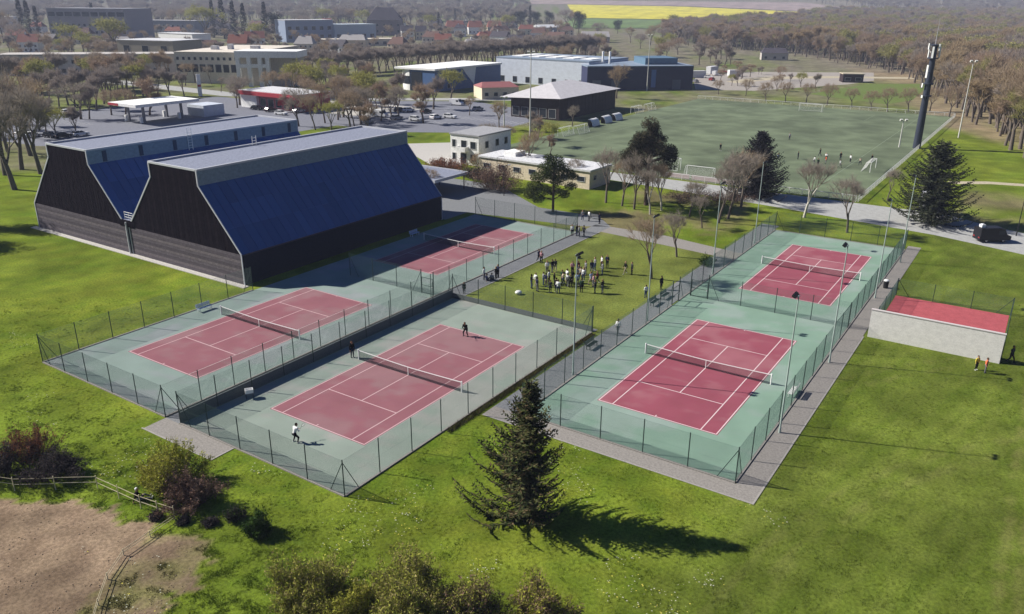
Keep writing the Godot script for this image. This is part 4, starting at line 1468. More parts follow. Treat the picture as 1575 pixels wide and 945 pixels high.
func belts() -> void:   # belts of trees that break up the view towards the town
	rng.seed = 17
	for e in [[-205, -120, -345, -305, 20, 12.5, 16.5, "dense bare tree in the belt behind the petrol station row", 0], [-262, -150, -385, -352, 20, 11.0, 14.5, "bare tree in front of the long grey building", 0], [-150, -112, -262, -205, 14, 8.0, 13.0, "leafless tree left of the petrol station", 1], [-97, -48, -345, -272, 20, 9.5, 14.0, "brown tree between the restaurant and the blue building", 1], [-62, -22, -300, -216, 20, 8.0, 13.5, "leafless tree on the verge behind the hall", 1], [78, 132, -462, -348, 16, 4.0, 7.5, "low tree in the yard behind the pitch", 2], [-16, 10, -236, -185, 8, 5.0, 7.5, "small leafless tree beside the pavilion lawn", 1], [-110, -60, -372, -345, 12, 8.0, 12.0, "leafless tree right of the white portico", 0], [40, 140, -640, -480, 20, 9.0, 15.0, "leafless tree behind the navy warehouse", 2]]:
		var spots := []
		while spots.size() < e[4]:
			var q := [rng.randf_range(e[0], e[1]), rng.randf_range(e[2], e[3])]
			var clear := true
			for s in town_sites:
				if Vector2(q[0] - s[0], q[1] - s[1]).length() < s[2] * 0.72:
					clear = false
			if clear or rng.randf() < 0.02:
				spots.append(q)
		var rank := screen_order(spots)
		for k in spots.size():
			var at := Vector3(spots[k][0], 0, spots[k][1])
			var h := rng.randf_range(e[5], e[6])
			var label := "%s, %s from left" % [e[7], ORD[rank[k]]]
			if k % 6 == 5:
				plant("budding_tree", "bud%d" % (k % 2), at, h, label.replace("leafless", "yellow-green").replace("bare", "yellow-green").replace("brown", "yellow-green"), "tree", e[7] + "s", bark.olive, bark.dark)
			else:
				plant("bare_tree", (["plane0", "plane1", "wood1"] if e[8] == 0 else ["bare1", "plane1", "wood0", "bare3"])[k % (3 if e[8] == 0 else 4)], at, h, label, "tree", e[7] + "s", [bark.purple, bark.grey, bark.brown, bark.russet][(k * 3 + int(e[8])) % 4], bark.dark, rng.randf_range(0.9, 1.3))


func forest() -> void:
	var poly := PackedVector2Array([Vector2(113, -170), Vector2(122, -206), Vector2(136, -241), Vector2(153, -289), Vector2(172, -345), Vector2(196, -420), Vector2(198, -520), Vector2(190, -600), Vector2(150, -690), Vector2(140, -800), Vector2(180, -1000), Vector2(300, -1120), Vector2(430, -1300), Vector2(560, -1500), Vector2(1200, -1500), Vector2(1200, -1000), Vector2(160, -150)])
	var all := []
	rng.seed = 77
	var z := -165.0
	while z > -1500.0:
		var step := 6.2 if z > -420.0 else (8.5 if z > -800.0 else 11.0)
		var x := 90.0
		while x < -z * 0.70 + 46.0:
			var q := Vector2(x + rng.randf_range(-0.45, 0.45) * step, z + rng.randf_range(-0.45, 0.45) * step)
			if Geometry2D.is_point_in_polygon(q, poly):
				var far := q.length()
				all.append([Vector3(q.x, hgt(q.x, q.y) - 0.1, q.y), rng.randf() * TAU, rng.randf_range(14.0, 22.0) if far < 330.0 else rng.randf_range(10.5, 19.0) if far < 420.0 else rng.randf_range(11.0, 21.0), far])
			x += step
		z -= step
	all.sort_custom(func(p, q): return p[3] < q[3])
	# the nearest 240 stand singly
	for k in mini(240, all.size()):
		var e: Array = all[k]
		plant("woodland_tree", ["wood0", "wood1", "wood2", "bare0", "plane1"][k % 5], e[0], e[2], "leafless brown tree at the near edge of the wood on the right", "tree", "trees at the near edge of the wood", [bark.brown, bark.ochre, bark.russet, bark.purple, bark.brown, bark.grey, bark.green][(k * 5) % 7], bark.dark, rng.randf_range(0.9, 1.3))
	var bins := [[], [], [], [], [], []]
	for k in range(240, all.size()):
		bins[rng.randi() % 6].append(all[k])
	wood("far_wood", "wood0", bins[0], bark.brown, bark.dark)
	wood("far_wood", "wood1", bins[1], bark.purple, bark.dark)
	wood("far_wood", "wood2", bins[2], bark.ochre, bark.dark)
	wood("far_wood", "bare1", bins[3], bark.russet, bark.dark)
	wood("far_wood", "plane0", bins[4], bark.grey, bark.dark)
	wood("far_wood", "bud1", bins[5], bark.green, bark.dark)
	# the hillside woods behind the fields and the leafless gardens of the town
	var hill := [[], []]
	for k in 5200:
		var zz := -rng.randf_range(1080.0, 2650.0)
		var xx := rng.randf_range(-0.74, 0.74) * -zz
		if xx > 30.0 and xx < 740.0 and zz > -2190.0 and zz < -1040.0:
			continue
		hill[k % 2].append([Vector3(xx, hgt(xx, zz) - 0.2, zz), rng.randf() * TAU, rng.randf_range(15.0, 23.0), 0.0])
	wood("hillside_wood", "plane0", hill[0], bark.purple, bark.dark)
	wood("hillside_wood", "bare1", hill[1], bark.grey, bark.dark)
	var town := [[], []]
	for k in 900:
		var zz := -rng.randf_range(470.0, 1080.0)
		var xx := rng.randf_range(-0.74, 0.16) * -zz
		var clear := true
		for s in town_sites:
			if Vector2(xx - s[0], zz - s[1]).length() < s[2]:
				clear = false
		if clear and xx < 60.0:
			town[k % 2].append([Vector3(xx, hgt(xx, zz) - 0.2, zz), rng.randf() * TAU, rng.randf_range(7.0, 13.0), 0.0])
	wood("garden_trees", "bare0", town[0], bark.brown, bark.dark)
	wood("garden_trees", "plane1", town[1], bark.purple, bark.dark)


var town_sites := []


func near_trees() -> void:
	rng.seed = 9
	# the big spruce in the foreground
	var p := conifer_pair(301, 10.6, 4.1, 0.33, 7, 0.14, 0.50, {"pow": 0.84, "foot": 0.95, "droop": 0.14, "up": 0.36, "side": 0.24, "least": 0.3, "lean": Vector3(0.55, 0, 0), "bare": 0.03, "cols": [Color(0.036, 0.048, 0.020), Color(0.064, 0.068, 0.030), Color(0.105, 0.080, 0.044), Color(0.050, 0.060, 0.024), Color(0.085, 0.088, 0.036)]})
	var t := thing("spruce_tree", "tall dark spruce on the grass in the foreground casting long shadow", "tree", Vector3(0.75, 0, -46.9), 0.0)
	part("trunk", p.trunk, t)
	part("crown", p.crown, t)
	# broad spruce at the service road
	p = conifer_pair(302, 13.2, 8.2, 0.85, 18, 0.30, 0.75, {"pow": 0.55, "foot": 0.85, "droop": 0.16, "up": 0.22, "bare": 0.10, "cols": [Color(0.050, 0.058, 0.036), Color(0.070, 0.074, 0.048), Color(0.036, 0.044, 0.028)]})
	t = thing("broad_conifer", "broad grey-green conifer with layered boughs beside the equipment cabin", "tree", Vector3(68.4, 0, -128.6), 1.0)
	part("trunk", p.trunk, t)
	part("crown", p.crown, t)
	# dark spruce by the pitch
	p = conifer_pair(303, 12.0, 6.8, 0.55, 17, 0.27, 0.7, {"pow": 0.62, "foot": 0.9, "droop": 0.2, "up": 0.2, "bare": 0.08, "cols": [Color(0.028, 0.028, 0.032), Color(0.042, 0.038, 0.042)]})
	t = thing("spruce_tree", "dark spruce at the near railing of the football pitch", "tree", Vector3(45.2, 0, -147.0), 1.0)
	part("trunk", p.trunk, t)
	part("crown", p.crown, t)
	# the open-crowned pine by the path
	rng.seed = 21
	var l := []
	for e in [[0.2, 8.6, 0, 1.5], [-1.2, 7.6, 0.4, 1.5], [1.3, 7.4, -0.3, 1.4], [-2.4, 6.0, 0.2, 1.4], [2.5, 6.6, 0.2, 1.1], [-3.3, 4.4, 0.3, 1.3], [2.9, 4.6, 0.5, 1.0], [-1.8, 4.0, 0.8, 1.3], [0.6, 5.6, 0.6, 1.3], [-0.4, 6.2, -1.6, 1.4], [1.8, 3.2, 0.2, 1.0], [-3.9, 3.0, -0.4, 1.2], [-2.6, 2.5, 0.8, 1.1], [0.2, 3.4, -1.5, 1.2], [-0.9, 9.2, -0.2, 0.9], [3.4, 5.9, -0.8, 0.9]]:
		l.append([Vector3(e[0], e[1], e[2]), Vector3(1.15, 0.75, 1.15) * e[3]])
	p = evergreen_pair(304, l, 8.6, 0.24, 230.0, 0.15, [Color(0.050, 0.070, 0.022), Color(0.080, 0.094, 0.030), Color(0.036, 0.050, 0.020)])
	t = thing("pine_tree", "dark green pine with open crown beside the path behind the courts", "tree", Vector3(6.9, 0, -134.2), 0.0)
	part("trunk", p.trunk, t)
	part("crown", p.crown, t)
	# trees at the left edge whose shadows reach the grass by the hall
	for e in [[-83.0, -113.0, 11.5, "nearer"], [-88.0, -123.0, 13.0, "farther"]]:
		plant("evergreen_tree", "evergreen%d" % int(e[2] > 12.0), Vector3(e[0], 0, e[1]), e[2], "dark evergreen tree just beyond the left edge beside the hall lawn, %s one" % e[3], "tree", "evergreens left of the lawn")
	# the dense dome of the big dark tree
	l = []
	for k in 60:
		var a := rng.randf() * TAU
		var q := rng.randf()
		l.append([Vector3(cos(a) * 4.6 * sqrt(q), 9.6 + 4.9 * (1.0 - q) * rng.randf() - rng.randf() * 4.6 * q, sin(a) * 4.6 * sqrt(q)), Vector3(1.35, 1.1, 1.35) * rng.randf_range(0.6, 1.25)])
	p = evergreen_pair(305, l, 12.0, 0.42, 105.0, 0.17, [Color(0.046, 0.048, 0.028), Color(0.072, 0.064, 0.040), Color(0.034, 0.036, 0.022), Color(0.090, 0.070, 0.048)])
	t = thing("dark_dome_tree", "large dark evergreen with dense domed crown before the football pitch", "tree", Vector3(23.6, 0, -139.5), 0.0)
	part("trunk", p.trunk, t)
	part("crown", p.crown, t)


func shrub(called: String, at: Vector3, label: String, p: Dictionary, group := "") -> void:
	var t := thing(called, label, "shrub", at, rng.randf() * TAU, group)
	part("stems", p.trunk, t)
	part("foliage", p.crown, t)


func shrubs() -> void:
	rng.seed = 12
	var olive := [Color(0.311, 0.324, 0.049), Color(0.257, 0.257, 0.043), Color(0.351, 0.344, 0.065), Color(0.203, 0.176, 0.054)]
	var brown := [Color(0.176, 0.108, 0.081), Color(0.121, 0.078, 0.065), Color(0.223, 0.155, 0.115)]
	var dark := [Color(0.062, 0.052, 0.052), Color(0.090, 0.072, 0.068), Color(0.042, 0.038, 0.040)]
	var russet := [Color(0.260, 0.105, 0.055), Color(0.190, 0.090, 0.055), Color(0.140, 0.075, 0.055)]
	var green := [Color(0.030, 0.058, 0.014), Color(0.045, 0.075, 0.020)]
	var mixed := [Color(0.290, 0.311, 0.049), Color(0.243, 0.250, 0.054), Color(0.243, 0.203, 0.088), Color(0.176, 0.155, 0.065), Color(0.331, 0.324, 0.074)]
	var lo := {"leaf": 0.10, "twiggy": 0.3, "tw": 0.014}
	var mk := func(s: int, r: float, h: float, n: int, per: int, cols: Array, extra := {}) -> Dictionary:
		var o := lo.duplicate()
		o.cols = cols
		o.merge(extra, true)
		return shrub_mesh(s, r, h, n, per, o)
	shrub("olive_bush", Vector3(-24.9, 0, -50.6), "large olive-green bush by the paved slab, right of the paddock corner", mk.call(1, 2.5, 3.1, 240, 62, olive))
	shrub("brown_bush", Vector3(-22.7, 0, -48.2), "reddish-brown leafless bush in front of the olive bush", mk.call(2, 1.9, 2.4, 160, 46, brown))
	shrub("dark_bush", Vector3(-34.1, 0, -51.6), "dark leafless bush behind the paddock rail", mk.call(3, 2.0, 2.0, 130, 46, dark))
	shrub("dark_bush", Vector3(-38.0, 0, -51.8), "dark bush at the left edge behind the paddock rail", mk.call(4, 1.8, 2.3, 110, 46, dark))
	shrub("russet_bush", Vector3(-37.2, 0, -54.0), "russet leafless bush at the left edge, above the dark bushes", mk.call(5, 1.9, 2.8, 120, 44, russet))
	shrub("green_bush", Vector3(-16.9, 0, -44.9), "compact dark green bush standing alone on the grass", mk.call(6, 0.85, 1.5, 70, 60, green, {"twiggy": 0.1, "foot": 0.7, "from": 0.05}))
	shrub("green_bush", Vector3(-19.1, 0, -46.5), "small dark bush left of the compact green bush", mk.call(7, 0.55, 0.85, 40, 50, dark + green, {"twiggy": 0.3}))
	for e in [[-24.4, -46.6, 0.3, 0.4, "small dark clump at the paddock corner post"], [-22.4, -46.0, 0.22, 0.3, "small dark clump right of the paddock corner"], [-20.5, -45.9, 0.32, 0.3, "small dark clump midway to the compact green bush"]]:
		shrub("low_clump", Vector3(e[0], 0, e[1]), e[4], mk.call(int(e[0] * -10), e[2], e[3], 30, 40, dark, {"foot": 0.8}), "dark clumps at the paddock corner")
	shrub("foreground_bush", Vector3(-11.8, 0, -38.0), "olive bush at the bottom edge, left one of the foreground bushes", mk.call(11, 2.3, 3.2, 240, 70, mixed))
	shrub("foreground_bush", Vector3(-5.6, 0, -37.0), "largest brown-green bush at the bottom edge", mk.call(12, 3.0, 3.8, 330, 74, mixed))
	shrub("foreground_bush", Vector3(-2.2, 0, -36.4), "dark brown bush at the bottom edge, right of the largest one", mk.call(13, 1.9, 3.0, 190, 64, brown + mixed))
	shrub("foreground_bush", Vector3(1.6, 0, -36.6), "olive-brown bush at the bottom edge, rightmost of the foreground bushes", mk.call(14, 1.7, 2.9, 170, 64, olive + brown))
	shrub("foreground_bush", Vector3(-8.9, 0, -36.4), "small yellow-green bush at the bottom edge between two bigger bushes", mk.call(15, 1.6, 2.4, 150, 64, olive))
	# around the white house and the path
	shrub("reddish_shrub", Vector3(-3.6, 0, -152.0), "wide reddish-brown shrub in front of the white house", mk.call(21, 5.2, 5.0, 210, 46, brown, {"leaf": 0.16, "tw": 0.03, "fuzz": 0.3}))
	shrub("russet_bed", Vector3(-14.2, 0, -171.0), "low russet planting left of the white house", mk.call(22, 5.0, 2.2, 160, 40, russet, {"leaf": 0.16, "tw": 0.03, "fuzz": 0.3}))
	shrub("low_hedge", Vector3(-7.6, 0, -163.0), "low dark green shrub at the foot of the white house", mk.call(23, 3.0, 1.8, 120, 40, green + dark, {"leaf": 0.14, "fuzz": 0.3, "twiggy": 0.2}))
	shrub("low_hedge", Vector3(38.5, 0, -142.5), "low dark shrub hedge under the bare trees by the pitch", mk.call(24, 4.2, 1.5, 140, 40, dark + brown, {"leaf": 0.12, "fuzz": 0.3}))
	shrub("low_hedge", Vector3(32.0, 0, -143.5), "second low dark hedge left of the first by the pitch", mk.call(25, 4.2, 1.5, 140, 40, dark + brown, {"leaf": 0.12, "fuzz": 0.3}))
	shrub("green_bush", Vector3(26.6, 0, -104.8), "round dark green bush beside the path left of the far right court", mk.call(26, 0.9, 1.3, 60, 50, green, {"twiggy": 0.1, "foot": 0.7, "from": 0.05}))
	# dry grass strip along the right side of the middle court
	var mb := MB.new()
	rng.seed = 31
	for k in 5200:
		var p := P(-36.75 + rng.randf_range(-0.28, 0.3), rng.randf_range(46.0, 71.5), 0.0)
		mb.col = [Color(0.130, 0.115, 0.050), Color(0.085, 0.080, 0.030), Color(0.070, 0.055, 0.032)][k % 3] * rng.randf_range(0.7, 1.2)
		var d := Vector3(rng.randfn() * 0.3, 1, rng.randfn() * 0.3).normalized()
		mb.blade(p, p + d * rng.randf_range(0.15, 0.42), Vector3(rng.randfn(), 0, rng.randfn()).normalized() * 0.02)
	struct("dry_grass_strip", mb.mesh(MV("grass_blades", 0.9, 0.2)), "stuff")
	grass()


func grass() -> void:   # tufts on the near lawns
	var mb := MB.new()
	rng.seed = 41
	for k in 7:
		var p := Vector3(rng.randf_range(-0.09, 0.09), 0, rng.randf_range(-0.09, 0.09))
		var d := Vector3(rng.randfn() * 0.4, 1, rng.randfn() * 0.4).normalized()
		mb.blade(p, p + d * rng.randf_range(0.04, 0.10), Vector3(rng.randfn(), 0, rng.randfn()).normalized() * 0.011)
	var tuft := mb.mesh(MV("grass_blades", 0.9, 0.2))
	var pad := paddock_poly()
	var spots := []
	var cols := []
	var n := 0
	while spots.size() < 150000 and n < 330000:
		n += 1
		var z := -28.0 - 62.0 * pow(rng.randf(), 1.3)
		var x := rng.randf_range(-0.68, 0.68) * (-z + 3.0)
		var u := CT * x + ST * z
		var w := ST * x - CT * z
		if w > 34.0 and u > -78.5 and u < -37.0 or w > 50.0 and u > -37.0 and u < -12.3 or w > 32.0 and u > -58.6 and u < -49.0 or w > 87.4 and u < 0.6 or u < -80.0 and w > 59.0:
			continue
		var g := ground_color(x, z, pad)
		if g.r > g.g * 1.15:
			continue
		var b := n_b.get_noise_2d(x * 1.3, z * 1.3)
		var rough := clampf((34.0 - w) / 8.0, 0.0, 1.0) * clampf((-12.0 - u) / 10.0, 0.0, 1.0)   # the uncut grass in front of the courts
		if rng.randf() > maxf(rough, 0.22) * clampf(0.75 + b * 1.2, 0.1, 1.0):
			continue
		spots.append(Transform3D(Basis(Vector3.UP, rng.randf() * TAU).scaled(Vector3.ONE * clampf(1.0 + b * 1.1, 0.4, 1.9)), Vector3(x, 0, z)))
		cols.append(g * rng.randf_range(1.05, 1.5))
	multi("lawn_grass", tuft, spots, cols, "short green grass on the lawns round the courts", "grass")
	# clods and stones in the paddock
	mb = MB.new()
	mb.ball(Vector3(0, 0.02, 0), Vector3(0.07, 0.045, 0.055), 3, 5)
	var clod := mb.mesh(MV("soil_clods", 0.95))
	spots = []
	cols = []
	for k in 3500:
		var x := rng.randf_range(-46.0, -19.0)
		var z := rng.randf_range(-49.0, -30.0)
		if Geometry2D.is_point_in_polygon(Vector2(x, z), pad) and n_c.get_noise_2d(x * 1.7, z * 1.7) + rng.randf_range(-0.3, 0.3) > 0.05:
			spots.append(Transform3D(Basis(Vector3.UP, rng.randf() * TAU).scaled(Vector3(1, 1, 1) * rng.randf_range(0.25, 0.8)), Vector3(x, 0, z)))
			cols.append(Color(0.25, 0.19, 0.13) * rng.randf_range(0.7, 1.4))
	multi("soil_clods", clod, spots, cols, "brown clods and small stones scattered over the bare paddock", "clods")
	# daisies and dandelions
	mb = MB.new()
	for k in 5:
		var f := TAU * k / 5.0
		mb.tri(Vector3(0, 0.11, 0), Vector3(cos(f), 0, sin(f)) * 0.05 + Vector3(0, 0.12, 0), Vector3(cos(f + 1.1), 0, sin(f + 1.1)) * 0.05 + Vector3(0, 0.12, 0))
	spots = []
	cols = []
	for k in 11000:
		var z := -30.0 - 50.0 * rng.randf()
		var x := rng.randf_range(-0.68, 0.45) * -z
		var u := CT * x + ST * z
		var w := ST * x - CT * z
		if w > 34.0 and u > -78.5 and u < -37.0 or w > 50.0 and u > -37.0 or w > 32.0 and u > -58.6 and u < -49.0:
			continue
		if n_a.get_noise_2d(x * 2.2 + 40.0, z * 2.2) < 0.24 + (0.14 if u > -20.0 else 0.0) or ground_color(x, z, pad).r > 0.17:
			continue
		spots.append(Transform3D(Basis(Vector3.UP, rng.randf() * TAU).scaled(Vector3.ONE * rng.randf_range(0.5, 1.15)), Vector3(x, 0, z)))
		cols.append(Color(0.42, 0.42, 0.33) if rng.randf() < 0.75 else Color(0.55, 0.48, 0.10))
	multi("lawn_flowers", mb.mesh(MV("grass_blades", 0.9, 0.2)), spots, cols, "small white and yellow flowers scattered in the uncut grass", "flowers")


func multi(called: String, mesh: Mesh, spots: Array, cols: Array, label: String, category: String) -> void:
	var mm := MultiMesh.new()
	mm.transform_format = MultiMesh.TRANSFORM_3D
	mm.use_colors = true
	mm.mesh = mesh
	mm.instance_count = spots.size()
	for k in spots.size():
		mm.set_instance_transform(k, spots[k])
		mm.set_instance_color(k, cols[k])
	var o := MultiMeshInstance3D.new()
	o.name = numbered(called)
	o.multimesh = mm
	o.set_meta("kind", "stuff")
	tag(o, label, category)
	add_child(o)


# ---------------------------------------------------------------- people
# A pose is a list of bones [from, to, radius, radius, what covers it]: 0 skin, 1 hair, 2 top, 3 trousers, 4 shoes.
func pose_bones(pose: String) -> Dictionary:
	var hip := Vector3(0, 0.93, 0)
	var chest := Vector3(0, 1.30, 0.0)
	var neck := Vector3(0, 1.49, 0.01)
	var head := Vector3(0, 1.66, 0.03)
	var sl := Vector3(0.19, 1.42, 0)
	var sr := Vector3(-0.19, 1.42, 0)
	var el := Vector3(0.25, 1.13, -0.03)
	var er := Vector3(-0.25, 1.13, -0.03)
	var wl := Vector3(0.25, 0.88, 0.05)
	var wr := Vector3(-0.25, 0.88, 0.05)
	var kl := Vector3(0.11, 0.50, 0.02)
	var kr := Vector3(-0.11, 0.50, 0.02)
	var al := Vector3(0.12, 0.08, -0.02)
	var ar := Vector3(-0.12, 0.08, -0.02)
	match pose:
		"relaxed":
			kr += Vector3(-0.02, 0, 0.06)
			ar += Vector3(-0.08, 0, 0.06)
			wl = Vector3(0.10, 1.08, 0.20)
			el = Vector3(0.27, 1.14, 0.02)
		"folded":
			el = Vector3(0.25, 1.14, 0.06)
			er = Vector3(-0.25, 1.14, 0.06)
			wl = Vector3(-0.06, 1.20, 0.20)
			wr = Vector3(0.06, 1.15, 0.21)
		"walk":
			kl = Vector3(0.10, 0.52, 0.20)
			al = Vector3(0.10, 0.10, 0.30)
			kr = Vector3(-0.10, 0.50, -0.06)
			ar = Vector3(-0.10, 0.14, -0.34)
			el = Vector3(0.24, 1.15, -0.14)
			wl = Vector3(0.24, 0.93, -0.20)
			er = Vector3(-0.24, 1.15, 0.10)
			wr = Vector3(-0.22, 0.95, 0.24)
		"ready":   # bent, racket held in front
			hip = Vector3(0, 0.82, -0.10)
			chest = Vector3(0, 1.17, 0.06)
			neck = Vector3(0, 1.34, 0.14)
			head = Vector3(0, 1.49, 0.20)
			sl = Vector3(0.19, 1.28, 0.10)
			sr = Vector3(-0.19, 1.28, 0.10)
			el = Vector3(0.26, 1.02, 0.16)
			er = Vector3(-0.26, 1.02, 0.16)
			wl = Vector3(0.06, 1.00, 0.38)
			wr = Vector3(-0.06, 0.98, 0.38)
			kl = Vector3(0.20, 0.47, 0.12)
			kr = Vector3(-0.20, 0.47, 0.12)
			al = Vector3(0.24, 0.08, -0.04)
			ar = Vector3(-0.24, 0.08, -0.04)
		"serve":   # one arm raised
			er = Vector3(-0.36, 1.62, 0.02)
			wr = Vector3(-0.30, 1.86, 0.08)
			wl = Vector3(0.34, 1.12, 0.26)
			el = Vector3(0.32, 1.20, 0.04)
			kr = Vector3(-0.12, 0.50, -0.05)
			ar = Vector3(-0.14, 0.09, -0.24)
		"seated":  # on the ground, legs stretched
			hip = Vector3(0, 0.13, 0)
			chest = Vector3(0, 0.48, -0.10)
			neck = Vector3(0, 0.67, -0.08)
			head = Vector3(0, 0.84, -0.03)
			sl = Vector3(0.19, 0.60, -0.10)
			sr = Vector3(-0.19, 0.60, -0.10)
			el = Vector3(0.28, 0.34, -0.02)
			er = Vector3(-0.28, 0.34, -0.20)
			wl = Vector3(0.16, 0.30, 0.22)
			wr = Vector3(-0.30, 0.10, -0.30)
			kl = Vector3(0.12, 0.30, 0.40)
			kr = Vector3(-0.14, 0.14, 0.44)
			al = Vector3(0.12, 0.09, 0.74)
			ar = Vector3(-0.16, 0.09, 0.86)
	var cover := 2
	var bones := [
		[hip + Vector3(0.07, 0, 0), hip + Vector3(-0.07, 0, 0), 0.135, 0.135, 3], [hip, hip.lerp(chest, 0.55), 0.135, 0.135, cover], [hip.lerp(chest, 0.5), chest, 0.13, 0.165, cover],
		[chest + Vector3(0.06, 0, 0), chest + Vector3(-0.06, 0, 0), 0.15, 0.15, cover], [sl, sr, 0.085, 0.085, cover], [neck + Vector3(0, -0.06, -0.01), neck + Vector3(0, 0.06, 0.01), 0.058, 0.055, 0],
		[head + Vector3(0, 0.03, -0.01), head + Vector3(0, -0.06, 0.025), 0.105, 0.075, 0], [head + Vector3(0, 0.05, -0.03), head + Vector3(0, 0.0, -0.045), 0.105, 0.085, 1], [head + Vector3(0, -0.02, 0.10), head + Vector3(0, -0.045, 0.118), 0.014, 0.018, 0],
		[sl, el, 0.070, 0.052, cover], [el, wl, 0.052, 0.036, cover], [sr, er, 0.070, 0.052, cover], [er, wr, 0.052, 0.036, cover],
		[hip + Vector3(0.10, -0.04, 0), kl, 0.105, 0.070, 3], [kl, al, 0.070, 0.045, 3], [hip + Vector3(-0.10, -0.04, 0), kr, 0.105, 0.070, 3], [kr, ar, 0.070, 0.045, 3]]
	for e in [[kl, al], [kr, ar]]:
		var a: Vector3 = e[1]
		var toe := Vector3(0, -0.03, 0.17)
		if pose == "seated":
			toe = Vector3(0, 0.16, 0.06)
		bones.append([a + Vector3(0, -0.03, -0.03), a + toe, 0.045, 0.038, 4])
	var hands := []
	for e in [[el, wl, 1.0], [er, wr, -1.0]]:
		var d: Vector3 = (e[1] - e[0]).normalized()
		bones.append([e[1], e[1] + d * 0.075, 0.034, 0.040, 0])
		hands.append([e[1] + d * 0.075, d, e[2]])
	return {"bones": bones, "hands": hands, "head": head}


var bodies := {}


func body_shape(pose: String) -> Dictionary:   # one continuous skin round the bones, meshed as surface nets
	if bodies.has(pose):
		return bodies[pose]
	var pb := pose_bones(pose)
	var bones: Array = pb.bones
	var lo := Vector3(9, 9, 9)
	var hi := -lo
	for b in bones:
		var m: float = maxf(b[2], b[3]) + 0.08
		lo = lo.min(b[0] - Vector3.ONE * m).min(b[1] - Vector3.ONE * m)
		hi = hi.max(b[0] + Vector3.ONE * m).max(b[1] + Vector3.ONE * m)
	var cell := 0.030
	var nx := int((hi.x - lo.x) / cell) + 2
	var ny := int((hi.y - lo.y) / cell) + 2
	var nz := int((hi.z - lo.z) / cell) + 2
	var f := PackedFloat32Array()
	f.resize(nx * ny * nz)
	f.fill(1.0)
	var best := PackedFloat32Array()
	best.resize(nx * ny * nz)
	best.fill(9.0)
	var what := PackedByteArray()
	what.resize(nx * ny * nz)
	for b in bones:
		var a: Vector3 = b[0]
		var ab: Vector3 = b[1] - b[0]
		var ll := maxf(ab.length_squared(), 1e-6)
		var m := Vector3.ONE * (maxf(b[2], b[3]) + 0.07)
		var p0 := ((a.min(b[1]) - m - lo) / cell).floor().max(Vector3.ZERO)
		var p1 := ((a.max(b[1]) + m - lo) / cell).ceil().min(Vector3(nx - 1, ny - 1, nz - 1))
		for k in range(int(p0.z), int(p1.z) + 1):
			for j in range(int(p0.y), int(p1.y) + 1):
				for i in range(int(p0.x), int(p1.x) + 1):
					var p := lo + Vector3(i, j, k) * cell
					var t := clampf((p - a).dot(ab) / ll, 0.0, 1.0)
					var d: float = p.distance_to(a + ab * t) - lerpf(b[2], b[3], t)
					var q := (k * ny + j) * nx + i
					var h := clampf(0.5 + 0.5 * (d - f[q]) / 0.035, 0.0, 1.0)
					if d < best[q]:
						best[q] = d
						what[q] = b[4]
					f[q] = lerpf(d, f[q], h) - 0.035 * h * (1.0 - h)
	var verts := PackedVector3Array()
	var kinds := PackedByteArray()
	var id := PackedInt32Array()
	id.resize(nx * ny * nz)
	id.fill(-1)
	var off := [0, 1, nx, nx + 1, nx * ny, nx * ny + 1, nx * ny + nx, nx * ny + nx + 1]
	var cor := [Vector3(0, 0, 0), Vector3(1, 0, 0), Vector3(0, 1, 0), Vector3(1, 1, 0), Vector3(0, 0, 1), Vector3(1, 0, 1), Vector3(0, 1, 1), Vector3(1, 1, 1)]
	var edges := [[0, 1], [2, 3], [4, 5], [6, 7], [0, 2], [1, 3], [4, 6], [5, 7], [0, 4], [1, 5], [2, 6], [3, 7]]
	for k in nz - 1:
		for j in ny - 1:
			for i in nx - 1:
				var q := (k * ny + j) * nx + i
				var neg := 0
				for c in 8:
					if f[q + off[c]] < 0.0:
						neg += 1
				if neg == 0 or neg == 8:
					continue
				var s := Vector3.ZERO
				var n := 0
				for e in edges:
					var fa := f[q + off[e[0]]]
					var fb := f[q + off[e[1]]]
					if (fa < 0.0) != (fb < 0.0):
						s += (cor[e[0]] as Vector3).lerp(cor[e[1]], fa / (fa - fb))
						n += 1
				id[q] = verts.size()
				verts.append(lo + (Vector3(i, j, k) + s / n) * cell)
				kinds.append(what[q])
	var idx := PackedInt32Array()
	for k in range(1, nz - 1):
		for j in range(1, ny - 1):
			for i in range(1, nx - 1):
				var q := (k * ny + j) * nx + i
				var inside := f[q] < 0.0
				for e in [[1, nx, nx * ny], [nx, nx * ny, 1], [nx * ny, 1, nx]]:
					if (f[q + e[0]] < 0.0) == inside:
						continue
					var a := id[q]
					var b := id[q - e[1]]
					var c := id[q - e[1] - e[2]]
					var d := id[q - e[2]]
					if a < 0 or b < 0 or c < 0 or d < 0:
						continue
					if inside:
						idx.append_array(PackedInt32Array([a, c, b, a, d, c]))
					else:
						idx.append_array(PackedInt32Array([a, b, c, a, c, d]))
	var norm := PackedVector3Array()
	norm.resize(verts.size())
	for t in range(0, idx.size(), 3):
		var nn := (verts[idx[t + 2]] - verts[idx[t]]).cross(verts[idx[t + 1]] - verts[idx[t]])
		for c in 3:
			norm[idx[t + c]] += nn
	for t in norm.size():
		norm[t] = norm[t].normalized()
	bodies[pose] = {"v": verts, "n": norm, "i": idx, "k": kinds, "hands": pb.hands, "head": pb.head}
	return bodies[pose]


